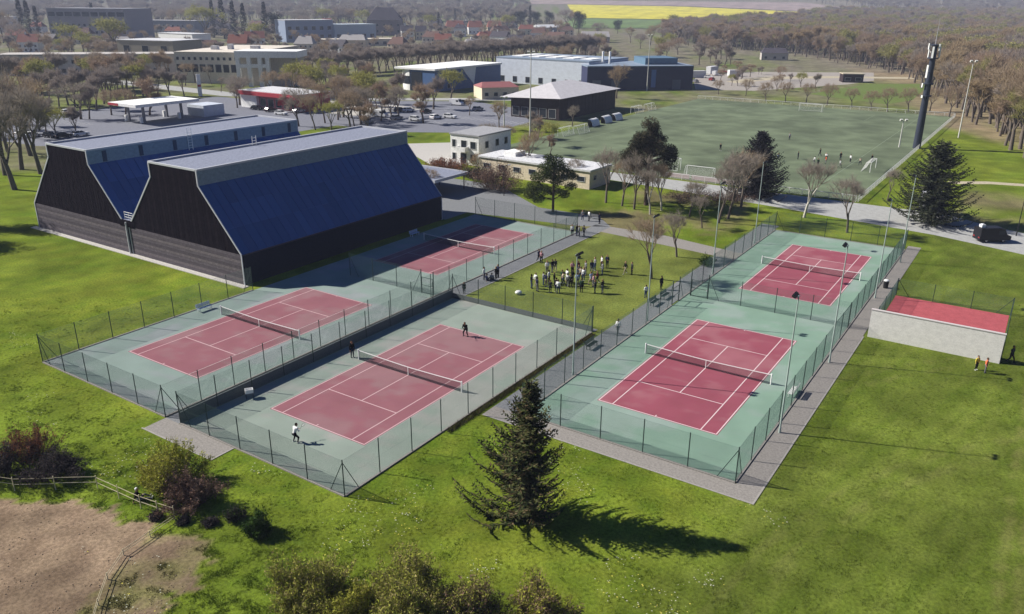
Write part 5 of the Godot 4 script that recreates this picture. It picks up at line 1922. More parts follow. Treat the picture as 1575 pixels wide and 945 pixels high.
func person(pose: String, at: Vector3, turn: float, tone: Array, label: String, group := "", tall := 1.0) -> Node3D:
	var b := body_shape(pose)   # tone: skin, hair, top, trousers, shoes
	var mb := MB.new()
	mb.v = b.v.duplicate()
	mb.n = b.n.duplicate()
	mb.i = b.i.duplicate()
	mb.c.resize(b.v.size())
	for k in b.v.size():
		mb.c[k] = tone[b.k[k]]
	mb.col = tone[0]
	for h in b.hands:   # four fingers, slightly curled, and the thumb at the side of the palm
		var d: Vector3 = h[1]
		var side: Vector3 = d.cross(Vector3.FORWARD).normalized() if absf(d.z) < 0.8 else Vector3(h[2], 0, 0)
		var curl: Vector3 = d.cross(side).normalized() * -0.02 * h[2]
		for j in 4:
			var root: Vector3 = h[0] + side * (0.024 - 0.016 * j) + d * 0.02
			var ln: float = [0.062, 0.072, 0.067, 0.052][j]
			mb.tube(root, root + d * ln * 0.55 + curl * 0.3, 0.0095, 0.009, 4, false)
			mb.tube(root + d * ln * 0.55 + curl * 0.3, root + d * ln + curl, 0.009, 0.006, 4, false)
		mb.tube(h[0] - d * 0.03 + side * 0.03, h[0] + side * 0.058 + d * 0.012, 0.011, 0.008, 4, false)
	var hd: Vector3 = b.head
	for s in [-1.0, 1.0]:
		mb.col = Color(0.02, 0.015, 0.012)
		mb.ball(hd + Vector3(0.036 * s, 0.0, 0.098), Vector3(0.013, 0.008, 0.008), 4, 6)
		mb.col = tone[0]
		mb.ball(hd + Vector3(0.105 * s, -0.015, 0.0), Vector3(0.015, 0.032, 0.02), 4, 6)
	mb.col = Color(0.22, 0.07, 0.06)
	mb.ball(hd + Vector3(0, -0.075, 0.098), Vector3(0.026, 0.007, 0.006), 4, 6)
	var t := thing("person", label, "person", at, turn, group)
	t.scale = Vector3.ONE * tall
	part("body", mb.mesh(MV("skin_and_cloth", 0.85)), t)
	return t


const TOPS := {"black": Color(0.012, 0.012, 0.014), "navy": Color(0.016, 0.022, 0.050), "charcoal": Color(0.045, 0.045, 0.050), "grey": Color(0.20, 0.20, 0.21), "white": Color(0.72, 0.72, 0.70), "pale blue": Color(0.30, 0.38, 0.52), "pink": Color(0.45, 0.24, 0.27), "dark green": Color(0.025, 0.050, 0.030), "beige": Color(0.36, 0.30, 0.22), "maroon": Color(0.10, 0.025, 0.030), "orange": Color(0.62, 0.16, 0.08), "yellow": Color(0.60, 0.48, 0.08)}
const LEGS := {"black": Color(0.014, 0.014, 0.016), "jeans": Color(0.045, 0.065, 0.12), "grey": Color(0.14, 0.14, 0.15), "navy": Color(0.015, 0.020, 0.040), "beige": Color(0.30, 0.25, 0.18)}


func tones(top: String, legs: String, k: int) -> Array:
	return [[Color(0.46, 0.27, 0.18), Color(0.38, 0.21, 0.13), Color(0.20, 0.105, 0.065)][k % 3], [Color(0.022, 0.015, 0.010), Color(0.075, 0.045, 0.025), Color(0.016, 0.013, 0.012), Color(0.18, 0.12, 0.06)][k % 4], TOPS[top], LEGS[legs], Color(0.03, 0.03, 0.032) if k % 3 else Color(0.55, 0.55, 0.53)]


const CROWD := [[-55.3, 90.2], [-54.8, 90.1], [-50.3, 80.4], [-50.3, 81.4], [-49.1, 79.8], [-49.7, 82.3], [-49.1, 81.9], [-51.6, 86.3], [-49.5, 83.3], [-47.5, 80.3], [-51.4, 87.3], [-48.6, 83.1], [-47.0, 80.9], [-46.5, 80.5], [-51.3, 87.9], [-48.1, 84.2], [-47.6, 83.6], [-47.7, 84.8], [-47.0, 83.7], [-46.4, 83.4], [-47.1, 85.2], [-46.0, 84.4], [-48.8, 88.1], [-48.4, 88.9], [-47.6, 87.7], [-44.4, 82.6], [-46.9, 87.0], [-46.3, 86.6], [-47.4, 89.2], [-46.9, 89.9], [-47.1, 91.2], [-44.7, 85.6], [-44.1, 85.2], [-44.4, 86.8], [-42.8, 83.2], [-42.1, 83.8], [-46.9, 92.8], [-46.3, 93.2], [-45.4, 90.1], [-43.1, 92.2], [-42.3, 92.5], [-37.0, 85.3]]
const FOOTBALLERS := [[-66.2, 191.5], [-47.5, 191.0], [-43.0, 187.4], [-41.5, 184.7], [-44.4, 198.4], [-40.8, 188.9], [-41.9, 194.0], [-39.2, 195.9], [-37.1, 186.0], [-36.6, 193.8], [-34.1, 191.8], [-32.6, 196.7], [-50.6, 185.8], [-57.2, 218.7]]


func racket(at: Vector3, turn: float, tilt: float, label: String) -> void:
	var t := thing("tennis_racket", label, "racket", at, turn, "rackets in the hands of the players")
	var q := MB.new()
	var bs := Basis(Vector3(1, 0, 0), tilt)
	q.tube(bs * Vector3(0, -0.12, 0), bs * Vector3(0, 0.30, 0), 0.016, 0.012, 6)
	part("handle", q.mesh(M("lamp_black", Color(0.02, 0.02, 0.022), 0.5)), t)
	q = MB.new()
	for k in 14:
		var a := TAU * k / 14
		var b := TAU * (k + 1) / 14
		q.tube(bs * Vector3(0.13 * sin(a), 0.46 - 0.17 * cos(a), 0), bs * Vector3(0.13 * sin(b), 0.46 - 0.17 * cos(b), 0), 0.012, 0.012, 5, false)
	part("hoop", q.mesh(M("lamp_black", Color(0.02, 0.02, 0.022), 0.5)), t)
	q = MB.new()
	for k in 7:
		var x := -0.105 + 0.035 * k
		var e := 0.17 * sqrt(maxf(0.0, 1.0 - pow(x / 0.13, 2)))
		q.tube(bs * Vector3(x, 0.46 - e, 0), bs * Vector3(x, 0.46 + e, 0), 0.002, 0.002, 3, false)
	part("strings", q.mesh(M("white_paint", Color(0.78, 0.78, 0.76), 0.6)), t)


func build_people() -> void:
	rng.seed = 55
	var mix := ["black", "grey", "white", "navy", "charcoal", "black", "pale blue", "white", "grey", "dark green", "black", "pink", "charcoal", "navy", "beige", "white", "maroon"]
	var legs := ["black", "jeans", "grey", "navy", "beige"]
	var poses := ["relaxed", "folded", "walk", "stand", "relaxed"]
	var said := {"relaxed": "hand raised", "folded": "arms folded", "walk": "walking", "stand": "arms hanging"}
	var mid := Vector2(-47.0, 85.5)
	var taken := {}
	for k in CROWD.size():
		var e: Array = CROWD[k]
		var top: String = mix[(k * 5 + k / 7) % mix.size()]
		var lg: String = legs[(k * 3 + k / 5) % 5]
		var pose: String = poses[(k * 7 + k / 3) % 5]
		var away := Vector2(e[0], e[1]) - mid
		var turn := atan2(-away.x, away.y) - TH + rng.randf_range(-0.8, 0.8)
		var where := "inside the lawn crowd"
		if k in [0, 1]:
			where = "by the path"
			pose = ["walk", "relaxed"][k]
			top = ["navy", "pink"][k]
		elif k >= 39:
			where = ["left of two right of crowd", "right of two right of crowd", "by the lawn floodlight post"][k - 39]
			top = ["black", "charcoal", "white"][k - 39]
			pose = ["walk", "stand", "relaxed"][k - 39]
		elif away.length() > 4.2:
			where = "at the %s of the lawn crowd" % ("front" if away.y < -3.0 else ("back" if away.y > 3.0 else ("left" if away.x < 0 else "right")))
		var label := "person, %s top, %s trousers, %s, %s" % [top, lg, said[pose], where]
		if lg == "jeans":
			label = label.replace("jeans trousers", "blue jeans")
		var n := 0
		while taken.has(label) and n < 5:   # no two alike
			n += 1
			var l2: String = legs[(legs.find(lg) + n) % 5]
			label = "person, %s top, %s, %s, %s" % [top, l2 + " trousers" if l2 != "jeans" else "blue jeans", said[pose], where]
			if not taken.has(label):
				lg = l2
		taken[label] = true
		person(pose, P(e[0], e[1]), turn, tones(top, lg, k), label, "crowd on the lawn", rng.randf_range(0.92, 1.06))
	# people on the paths
	person("stand", P(-56.0, 74.0), 0.4, tones("black", "black", 1), "person in black standing alone by the corner of the middle court", "", 0.85)
	var g1 := [["white", "grey", "stand"], ["navy", "navy", "seated"], ["grey", "navy", "seated"], ["black", "black", "relaxed"], ["navy", "black", "folded"]]
	var s1 := [[-57.0, 79.6], [-56.5, 79.6], [-56.2, 80.2], [-55.8, 80.6], [-56.1, 81.5]]
	for k in 5:
		person(g1[k][2], P(s1[k][0], s1[k][1]), 1.2 + k, tones(g1[k][0], g1[k][1], k), "person in %s top %s, in the group of five on the path" % [g1[k][0], ["standing at its left", "sitting in front", "sitting in the middle", "standing, one hand raised", "standing with folded arms"][k]], "group on the path")
	var s2 := [[-58.7, 104.4], [-58.1, 104.8], [-57.5, 104.4], [-57.0, 105.0]]
	for k in 4:
		person(["stand", "folded", "relaxed", "walk"][k], P(s2[k][0] + 0.6, s2[k][1]), 0.8 * k, tones(["white", "black", "grey", "charcoal"][k], ["black", "jeans", "navy", "black"][k], k + 1), "person in %s top, %s of four at the far corner of the shaded court" % [["white", "black", "grey", "charcoal"][k], ORD[k]], "group at the far court corner")
	var s3 := [[-61.2, 114.2], [-60.2, 114.6], [-58.0, 114.1]]
	for k in 3:
		person(["relaxed", "stand", "folded"][k], P(s3[k][0], s3[k][1] - 0.9), 2.0 * k, tones(["grey", "white", "navy"][k], ["jeans", "grey", "black"][k], k), "person in %s top near the bench under the pine" % ["grey", "white", "navy"][k], "people under the pine")
	person("walk", P(-34.6, 73.0), -TH, tones("white", "grey", 1), "person in white walking on the path left of the front right court", "", 1.0)
	person("stand", P(-36.7, 89.2), 0.6, tones("black", "black", 2), "person in black standing on the lawn edge near the gate", "", 1.0)
	# players
	person("ready", P(-45.9, 37.8), -TH + PI, tones("white", "black", 0), "tennis player in white top and dark shorts behind the near baseline", "", 1.05)
	racket(P(-45.9, 37.8) + Basis(Vector3.UP, -TH + PI) * Vector3(0.0, 1.02, 0.50), -TH + PI, 1.1, "racket held by the player in white at the near baseline")
	person("ready", P(-47.8, 63.3), -TH + 0.2, tones("black", "black", 2), "tennis player in black near the far baseline of the middle court", "", 1.05)
	racket(P(-47.8, 63.3) + Basis(Vector3.UP, -TH + 0.2) * Vector3(0.0, 1.02, 0.50), -TH + 0.2, 1.1, "racket held by the player in black at the far baseline")
	person("stand", P(-53.9, 52.5), -TH + 1.2, tones("black", "navy", 1), "person in black standing at the left net post of the middle court", "", 1.0)
	person("walk", P(1.2, 88.6), 0.5, tones("charcoal", "black", 2), "person in dark clothes at the right end of the practice wall", "", 1.05)
	person("relaxed", P(-1.5, 84.8), 0.3, tones("yellow", "black", 0), "person in yellow top and black trousers before the practice wall", "", 0.85)
	person("stand", P(-0.7, 84.5), 1.0, tones("orange", "grey", 1), "person in orange top before the practice wall", "", 0.9)
	var tn := tones("black", "grey", 0)
	tn[1] = Color(0.75, 0.75, 0.73)
	person("seated", Vector3(-26.6, 0, -48.75), 1.9, tn, "person with white cap and dark top sitting by the paddock rail", "", 1.05)
	for k in FOOTBALLERS.size():
		var e: Array = FOOTBALLERS[k]
		var c: String = ["black", "charcoal", "white", "dark green", "black", "orange", "white", "black", "white", "white", "beige", "black", "pale blue", "grey"][k]
		var r: int = screen_order(FOOTBALLERS.map(func(q): return [P(q[0], q[1]).x, P(q[0], q[1]).z]))[k]
		person(["walk", "stand", "ready", "relaxed"][k % 4], P(e[0], e[1]), 0.9 * k, tones(c, ["black", "navy", "grey"][k % 3], k), "player in %s on the football pitch, %s from the left" % [c, ORD[r]], "players on the football pitch", 1.0)


# ---------------------------------------------------------------- buildings beyond the courts
func site(a: Vector3, r: float) -> void:
	town_sites.append([a.x, a.z, r])


# A block: front face from a to b on the ground, depth behind it. Windows are built one by one.
func block(called: String, label: String, a: Vector3, b: Vector3, depth: float, h: float, wall: Material, roof: Material, o := {}) -> Node3D:
	var d := b - a
	d.y = 0
	var l := d.length()
	var t := thing(called, label, o.get("category", "building"), a, atan2(-d.z, d.x), "")
	site(a + d * 0.5, l * 0.5 + depth * 0.5 + 4.0)
	var q := MB.new()
	q.b2(Vector3(0, -1.5, -depth), Vector3(l, h, 0))
	part("wall", q.mesh(wall), t)
	var eave: float = o.get("eave", 0.25)
	if o.has("pitch"):
		var rh: float = o.pitch
		var hip: float = o.get("hip", 0.0)
		q = MB.new()
		var e := eave
		var A := Vector3(-e, h, e)
		var B := Vector3(l + e, h, e)
		var C := Vector3(l + e, h, -depth - e)
		var D := Vector3(-e, h, -depth - e)
		var R := Vector3(hip - e, h + rh, -depth / 2)
		var S := Vector3(l + e - hip, h + rh, -depth / 2)
		q.quad(A, B, S, R)
		q.quad(C, D, R, S)
		q.tri(B, C, S)
		q.tri(D, A, R)
		q.quad(D, C, B, A)
		part("roof", q.mesh(roof), t)
	else:
		q = MB.new()
		q.b2(Vector3(-eave, h, -depth - eave), Vector3(l + eave, h + o.get("slab", 0.35), eave))
		part("roof", q.mesh(roof), t)
	if o.has("chimney"):
		q = MB.new()
		q.b2(Vector3(l * 0.3, h + 0.3, -depth * 0.5 - 0.4), Vector3(l * 0.3 + 0.9, h + o.get("pitch", 0.0) + 1.2, -depth * 0.5 + 0.4))
		part("chimney", q.mesh(wall), t)
	for r in o.get("rows", []):   # [y, height, count, width] on the front; a fifth value moves the row to the right end
		var glass := M("dark_glass", Color(0.022, 0.026, 0.034), 0.12)
		for k in int(r[2]):
			var x: float = l * (k + 0.5) / r[2]
			window(t, Vector3(x, r[0], 0.0), 0.0, r[3], r[1], glass)
	for r in o.get("side_rows", []):   # the same on the right end
		var glass := M("dark_glass", Color(0.022, 0.026, 0.034), 0.12)
		for k in int(r[2]):
			window(t, Vector3(l, r[0], -depth * (k + 0.5) / r[2]), PI / 2, r[3], r[1], glass)
	if o.has("door"):
		q = MB.new()
		q.b2(Vector3(o.door - 0.5, 0, 0), Vector3(o.door + 0.5, 2.1, 0.06))
		part("door", q.mesh(M("door_brown", Color(0.09, 0.06, 0.05), 0.7)), t)
	return t


func window(t: Node3D, at: Vector3, turn: float, w: float, h: float, glass: Material) -> void:
	var q := MB.new()
	var f := 0.08
	q.b2(Vector3(-w / 2 - f, -f, 0), Vector3(-w / 2, h + f, 0.07))
	q.b2(Vector3(w / 2, -f, 0), Vector3(w / 2 + f, h + f, 0.07))
	q.b2(Vector3(-w / 2, h, 0), Vector3(w / 2, h + f, 0.07))
	q.b2(Vector3(-w / 2, -f, 0), Vector3(w / 2, 0, 0.10))
	var o := part("window", q.mesh(M("window_frame", Color(0.45, 0.45, 0.45), 0.6)), t, at)
	o.rotation.y = turn
	q = MB.new()
	q.b2(Vector3(-w / 2, 0, 0.005), Vector3(w / 2, h, 0.03))
	part("pane", q.mesh(glass), o)


func build_buildings() -> void:
	var white := M("white_render", Color(0.80, 0.79, 0.77), 0.8, "fine", 6.0)
	var cream := M("cream_render", Color(0.62, 0.53, 0.40), 0.85, "fine", 6.0)
	var beige := M("beige_render", Color(0.58, 0.53, 0.45), 0.85, "fine", 7.0)
	var grey := M("grey_render", Color(0.24, 0.245, 0.27), 0.85, "fine", 7.0)
	var lroof := M("pale_flat_roof", Color(0.56, 0.56, 0.57), 0.8, "fine", 9.0)
	var droof := M("grey_flat_roof", Color(0.30, 0.30, 0.31), 0.85, "fine", 9.0)
	var tile := M("red_tiles", Color(0.220, 0.085, 0.060), 0.85, "fine", 4.0)
	var slate := M("dark_slates", Color(0.060, 0.052, 0.062), 0.7, "fine", 4.0)
	var bluew := M("blue_panels", Color(0.060, 0.115, 0.250), 0.5, "soft", 8.0)
	var navy := M("navy_panels", Color(0.020, 0.024, 0.070), 0.45, "soft", 8.0)
	var pale := M("pale_panels", Color(0.55, 0.59, 0.66), 0.5, "soft", 8.0)
	var glass := M("dark_glass", Color(0.022, 0.026, 0.034), 0.12)
	# white two-storey house with balcony
	var t := thing("white_house", "white two-storey house with balcony behind the hall", "house", P(-110.2, 141.5), -TH)
	var q := MB.new()
	q.b2(Vector3(0, 0, -12.5), Vector3(7.7, 6.3, 0))
	part("wall", q.mesh(white), t)
	q = MB.new()
	q.b2(Vector3(-0.2, 6.3, -12.7), Vector3(7.9, 6.6, 0.2))
	part("roof", q.mesh(droof), t)
	q = MB.new()
	q.b2(Vector3(2.4, 2.9, 0.02), Vector3(4.9, 3.05, 1.3))
	part("balcony_slab", q.mesh(white), t)
	q = MB.new()
	q.b2(Vector3(2.4, 3.05, 1.2), Vector3(4.9, 3.95, 1.3))
	q.b2(Vector3(2.4, 3.05, 0.02), Vector3(2.5, 3.95, 1.2))
	q.b2(Vector3(4.8, 3.05, 0.02), Vector3(4.9, 3.95, 1.2))
	part("balcony_parapet", q.mesh(white), t)
	for e in [[1.0, 3.7, 0.9, 1.5], [1.0, 0.9, 0.9, 1.4], [3.7, 3.1, 1.4, 2.1], [6.2, 3.6, 1.4, 1.5], [6.2, 0.9, 1.4, 1.4], [3.6, 0.3, 1.6, 2.1]]:
		window(t, Vector3(e[0], e[1], 0), 0.0, e[2], e[3], glass)
	for z in [-3.0, -7.0, -10.5]:
		window(t, Vector3(7.7, 3.6, z), PI / 2, 1.2, 1.4, glass)
	site(P(-106, 147), 12)
	# low flat-roofed changing rooms
	t = block("changing_rooms", "long low flat-roofed changing rooms with cream end wall behind the pine", P(-98.0, 135.6), P(-71.5, 134.6), 8.0, 3.4, cream, lroof, {"rows": [[1.4, 0.9, 7, 1.6]], "side_rows": [[1.6, 0.8, 2, 1.0]]})
	q = MB.new()
	q.b2(Vector3(4.0, 3.75, -6.5), Vector3(7.0, 4.6, -3.0))
	part("roof_box", q.mesh(white), t)
	# timber pavilion with pale hipped roof
	t = thing("brown_pavilion", "dark brown timber pavilion with pale hipped roof beside the pitch", "pavilion", P(-143.0, 214.0), -TH)
	q = MB.new()
	q.b2(Vector3(0.6, 0, -37.5), Vector3(18.0, 6.4, 0))
	part("wall", q.mesh(M("brown_timber", Color(0.034, 0.022, 0.024), 0.8, "wide", 3.0)), t)
	q = MB.new()
	var A := Vector3(-2.5, 5.9, 2.0)
	var B := Vector3(19.2, 6.6, 1.2)
	var C := Vector3(19.2, 6.6, -39.0)
	var D := Vector3(-2.5, 5.9, -39.0)
	var R := Vector3(6.0, 9.6, -15.0)
	var S := Vector3(6.0, 9.6, -27.0)
	for e in [[A, B, R], [B, C, S], [B, S, R], [C, D, S], [D, A, R], [D, R, S]]:
		q.tri(e[0], e[1], e[2])
	q.quad(D, C, B, A)
	part("roof", q.mesh(M("pale_metal_roof", Color(0.50, 0.48, 0.49), 0.6, "soft", 9.0)), t)
	for k in 16:
		q = MB.new()
		q.b2(Vector3(18.0, 0.2, -37.0 + 2.3 * k), Vector3(18.05, 6.2, -37.0 + 2.3 * k + 2.2))
		part("board_panel", q.mesh(M("brown_timber_b", Color(0.046, 0.030, 0.030), 0.8, "wide", 2.0)), t)
	for k in 5:
		window(t, Vector3(2.4 + k * 3.3, 0.6, 0), 0.0, 2.4, 2.6, glass)
	site(P(-132, 232), 26)
	block("red_roofed_shed", "small building with dull red roof left of the pavilion", Vector3(-11.5, 0, -303.0), Vector3(2.0, 0, -307.5), 11.0, 4.2, cream, M("dull_red_roof", Color(0.26, 0.10, 0.10), 0.8, "fine", 5.0), {"pitch": 1.6, "hip": 2.0, "rows": [[1.2, 1.2, 4, 1.4]]})
	# blue and white building with rounded white corner
	t = thing("blue_white_building", "blue panelled building with white roof and curved white corner", "building", P(-228.0, 256.0), -TH)
	q = MB.new()
	q.b2(Vector3(9.0, 0, -46.0), Vector3(21.5, 8.2, 0))
	part("wall", q.mesh(bluew), t)
	q = MB.new()
	q.b2(Vector3(1.0, 8.2, -46.4), Vector3(22.0, 8.9, 0.5))
	part("roof", q.mesh(white), t)
	q = MB.new()
	for k in 10:
		var a0 := PI * 0.5 + PI * 0.5 * k / 10
		var a1 := PI * 0.5 + PI * 0.5 * (k + 1) / 10
		var p0 := Vector3(8.5 + 8.0 * cos(a0), 0, -8.0 + 8.0 * sin(a0))
		var p1 := Vector3(8.5 + 8.0 * cos(a1), 0, -8.0 + 8.0 * sin(a1))
		for yy in [[0.0, 2.4], [5.6, 8.8]]:
			q.quad(p1 + Vector3(0, yy[0], 0), p0 + Vector3(0, yy[0], 0), p0 + Vector3(0, yy[1], 0), p1 + Vector3(0, yy[1], 0))
	q.b2(Vector3(0.55, 0, -46.0), Vector3(8.9, 8.19, -8.0))
	part("curved_corner", q.mesh(white), t)
	q = MB.new()
	for k in 10:
		var a0 := PI * 0.5 + PI * 0.5 * k / 10
		var a1 := PI * 0.5 + PI * 0.5 * (k + 1) / 10
		var p0 := Vector3(8.5 + 7.8 * cos(a0), 2.3, -8.0 + 7.8 * sin(a0))
		var p1 := Vector3(8.5 + 7.8 * cos(a1), 2.3, -8.0 + 7.8 * sin(a1))
		q.quad(p1, p0, p0 + Vector3(0, 3.4, 0), p1 + Vector3(0, 3.4, 0))
	part("curved_window", q.mesh(glass), t)
	q = MB.new()
	q.b2(Vector3(9.2, 0.1, 0.0), Vector3(15.0, 7.4, 0.12))
	part("glazed_entrance", q.mesh(glass), t)
	q = MB.new()
	q.prism(PackedVector2Array([Vector2(-0.1, 8.2), Vector2(8.0, 1.2), Vector2(9.5, 8.2)]), 0.0, 0.12)
	var fin := part("white_fin", q.mesh(white), t, Vector3(21.5, 0, -18.0))
	fin.rotation.y = PI / 2
	for z in [-4.0, -9.0]:
		window(t, Vector3(21.5, 1.0, z), PI / 2, 2.0, 1.6, glass)
	site(P(-217, 280), 30)
	# long pale shed and navy shed
	t = block("pale_warehouse", "long pale blue-white warehouse behind the blue panelled building", P(-213.0, 308.0), P(-165.0, 306.0), 34.0, 10.4, pale, M("blue_grey_roof", Color(0.22, 0.27, 0.34), 0.6, "soft", 12.0), {"slab": 0.5, "rows": [[0.6, 2.4, 7, 2.2]], "eave": 0.1})
	for k in 5:
		q = MB.new()
		q.b2(Vector3(3.0 + 9.0 * k, 10.9, -26.0 + 2.0 * k), Vector3(8.5 + 9.0 * k, 11.2, -8.0))
		part("roof_light", q.mesh(white), t)
	t = block("navy_warehouse", "dark navy warehouse beyond the far left of the pitch", Vector3(30.0, 0, -338.0), Vector3(74.4, 0, -345.0), 30.0, 9.2, navy, M("blue_grey_roof", Color(0.22, 0.27, 0.34), 0.6, "soft", 12.0), {"slab": 0.4, "eave": 0.1})
	q = MB.new()
	q.b2(Vector3(26.0, 9.6, -22.0), Vector3(40.0, 12.2, -6.0))
	part("upper_storey", q.mesh(M("teal_panels", Color(0.10, 0.17, 0.24), 0.5, "soft", 6.0)), t)
	q = MB.new()
	q.b2(Vector3(27.0, 1.0, 0.0), Vector3(29.0, 8.0, 0.15))
	part("pale_stripe", q.mesh(M("mid_blue_panel", Color(0.10, 0.18, 0.40), 0.5)), t)
	for x in [4.0, 12.0, 38.0]:
		q = MB.new()
		q.b2(Vector3(x - 1.8, 0.05, 0), Vector3(x + 1.8, 4.0, 0.1))
		part("loading_door", q.mesh(M("door_grey", Color(0.10, 0.11, 0.15), 0.6)), t)
	for x in [10.0, 13.0]:
		q = MB.new()
		q.tube(Vector3(x, 9.6, -14.0), Vector3(x, 14.5, -14.0), 0.45, 0.45, 10)
		part("flue", q.mesh(white), t)
	# petrol station
	t = thing("petrol_station", "petrol station with long white canopy behind the hall", "petrol station", P(-230.5, 134.5), -TH)
	q = MB.new()
	q.b2(Vector3(0, 4.9, -21.0), Vector3(13.5, 5.7, 0))
	part("canopy", q.mesh(white), t)
	q = MB.new()
	q.b2(Vector3(-0.06, 4.95, -21.06), Vector3(0.0, 5.6, 0.06))
	q.b2(Vector3(0.0, 4.95, 0.0), Vector3(5.0, 5.6, 0.06))
	part("red_band", q.mesh(M("red_sign", Color(0.36, 0.035, 0.05), 0.6)), t)
	for z in [-4.0, -16.5]:
		for x in [3.0, 10.5]:
			q = MB.new()
			q.b2(Vector3(x - 0.3, 0, z - 0.3), Vector3(x + 0.3, 4.9, z + 0.3))
			part("column", q.mesh(M("grey_column", Color(0.20, 0.20, 0.23), 0.7)), t)
			q = MB.new()
			q.b2(Vector3(x - 0.35, 0.15, z + 0.6), Vector3(x + 0.35, 1.9, z + 1.3))
			part("pump", q.mesh(white), t)
	q = MB.new()
	q.b2(Vector3(5.0, 0, -30.0), Vector3(13.0, 3.4, -22.5))
	part("kiosk", q.mesh(pale), t)
	site(P(-223, 146), 16)
	var s := thing("price_sign", "tall narrow white sign panel beyond the petrol station", "sign", Vector3(-117.1, 0, -308.7), 0.5)
	q = MB.new()
	q.b2(Vector3(-0.7, 0, -0.2), Vector3(0.7, 8.0, 0.2))
	part("panel", q.mesh(white), s)
	q = MB.new()
	q.b2(Vector3(-0.6, 3.4, 0.2), Vector3(0.6, 4.2, 0.23))
	part("stripe", q.mesh(M("red_sign", Color(0.36, 0.035, 0.05), 0.6)), s)
	# red restaurant
	t = thing("red_restaurant", "red and white roadside restaurant with red roof edge", "restaurant", P(-231.0, 180.0), -TH)
	q = MB.new()
	q.b2(Vector3(1.0, 0, -9.0), Vector3(9.0, 4.2, -1.0))
	part("wall", q.mesh(white), t)
	q = MB.new()
	q.b2(Vector3(9.0, 0, -15.0), Vector3(29.0, 4.2, -2.0))
	part("dining_room", q.mesh(M("pinkish_red_wall", Color(0.36, 0.10, 0.12), 0.7, "fine", 5.0)), t)
	q = MB.new()
	q.b2(Vector3(0, 4.2, -16.0), Vector3(30.0, 5.4, 0.0))
	part("roof_edge", q.mesh(M("red_sign", Color(0.36, 0.035, 0.05), 0.6)), t)
	q = MB.new()
	q.b2(Vector3(0.6, 5.4, -15.4), Vector3(29.4, 5.6, -0.6))
	part("roof", q.mesh(lroof), t)
	q = MB.new()
	for k in 8:
		var a0 := PI * k / 8
		var a1 := PI * (k + 1) / 8
		q.quad(Vector3(26.5 + 4.0 * cos(a0), 2.0 + 3.2 * sin(a0), 2.0), Vector3(26.5 + 4.0 * cos(a0), 2.0 + 3.2 * sin(a0), -4.0), Vector3(26.5 + 4.0 * cos(a1), 2.0 + 3.2 * sin(a1), -4.0), Vector3(26.5 + 4.0 * cos(a1), 2.0 + 3.2 * sin(a1), 2.0))
	part("play_dome", q.mesh(M("red_sign", Color(0.36, 0.035, 0.05), 0.6)), t)
	for k in 5:
		window(t, Vector3(11.0 + 3.8 * k, 0.8, -2.0), 0.0, 2.6, 2.4, glass)
	site(P(-215, 188), 20)
	# long beige shopping building with white portico
	t = block("beige_store", "long beige flat-roofed store with dark window band", Vector3(-146.0, 0, -361.0), Vector3(-114.5, 0, -357.0), 60.0, 12.6, beige, M("beige_roof", Color(0.62, 0.56, 0.48), 0.85, "fine", 14.0), {"rows": [[4.6, 3.2, 9, 2.6], [9.6, 1.2, 12, 1.2]], "eave": 0.2})
	for e in [[8.0, -20.0, 3.0, 1.6], [14.0, -24.0, 2.0, 2.2], [22.0, -30.0, 4.0, 1.4]]:
		q = MB.new()
		q.b2(Vector3(e[0], 12.95, e[1]), Vector3(e[0] + e[2], 12.95 + e[3], e[1] + 2.5))
		part("roof_plant", q.mesh(lroof), t)
	t = thing("white_portico", "tall white framed portico at the right end of the beige store", "portico", Vector3(-113.9, 0, -345.0), -0.02)
	q = MB.new()
	q.b2(Vector3(-1.0, 11.6, -16.0), Vector3(25.0, 14.2, 0.0))
	part("roof", q.mesh(white), t)
	for x in [0.0, 4.6, 9.2, 12.4]:
		q = MB.new()
		q.b2(Vector3(x - 0.8, 0, -1.6), Vector3(x + 0.8, 11.6, 0.0))
		part("pillar", q.mesh(white), t)
	q = MB.new()
	q.b2(Vector3(-0.8, 0, -14.0), Vector3(24.0, 11.6, -5.0))
	part("recessed_wall", q.mesh(M("warm_grey_render", Color(0.42, 0.385, 0.36), 0.85, "fine", 7.0)), t)
	q = MB.new()
	q.b2(Vector3(0.8, 7.6, -1.4), Vector3(12.0, 9.0, -0.2))
	part("cross_beam", q.mesh(white), t)
	site(Vector3(-102, 0, -352), 18)
	block("tan_building", "tan flat-roofed building with dark recess and pale roof edge", Vector3(-217.0, 0, -461.0), Vector3(-182.0, 0, -450.0), 24.0, 13.0, M("tan_render", Color(0.34, 0.30, 0.235), 0.85, "fine", 7.0), lroof, {"rows": [[6.5, 4.0, 3, 4.0]]})
	block("grey_terrace", "long pale grey building behind the trees at far left", Vector3(-240.0, 0, -388.0), Vector3(-160.0, 0, -405.0), 16.0, 9.2, M("warm_grey_render", Color(0.42, 0.385, 0.36), 0.85, "fine", 7.0), M("warm_pale_roof", Color(0.46, 0.43, 0.40), 0.85, "fine", 7.0), {"rows": [[1.2, 1.8, 16, 2.2], [5.2, 1.8, 16, 2.2]]})
	t = block("office_block", "large grey office block with pale roof and dark blue window band", Vector3(-418.0, 0.3, -764.0), Vector3(-342.0, 0.2, -750.0), 40.0, 26.0, M("mauve_grey_render", Color(0.30, 0.28, 0.30), 0.85, "fine", 12.0), M("pale_grey_roof", Color(0.40, 0.41, 0.44), 0.8, "fine", 12.0), {"rows": [[19.5, 3.6, 9, 7.2], [11.0, 2.2, 14, 2.6], [5.0, 2.2, 14, 2.6]]})
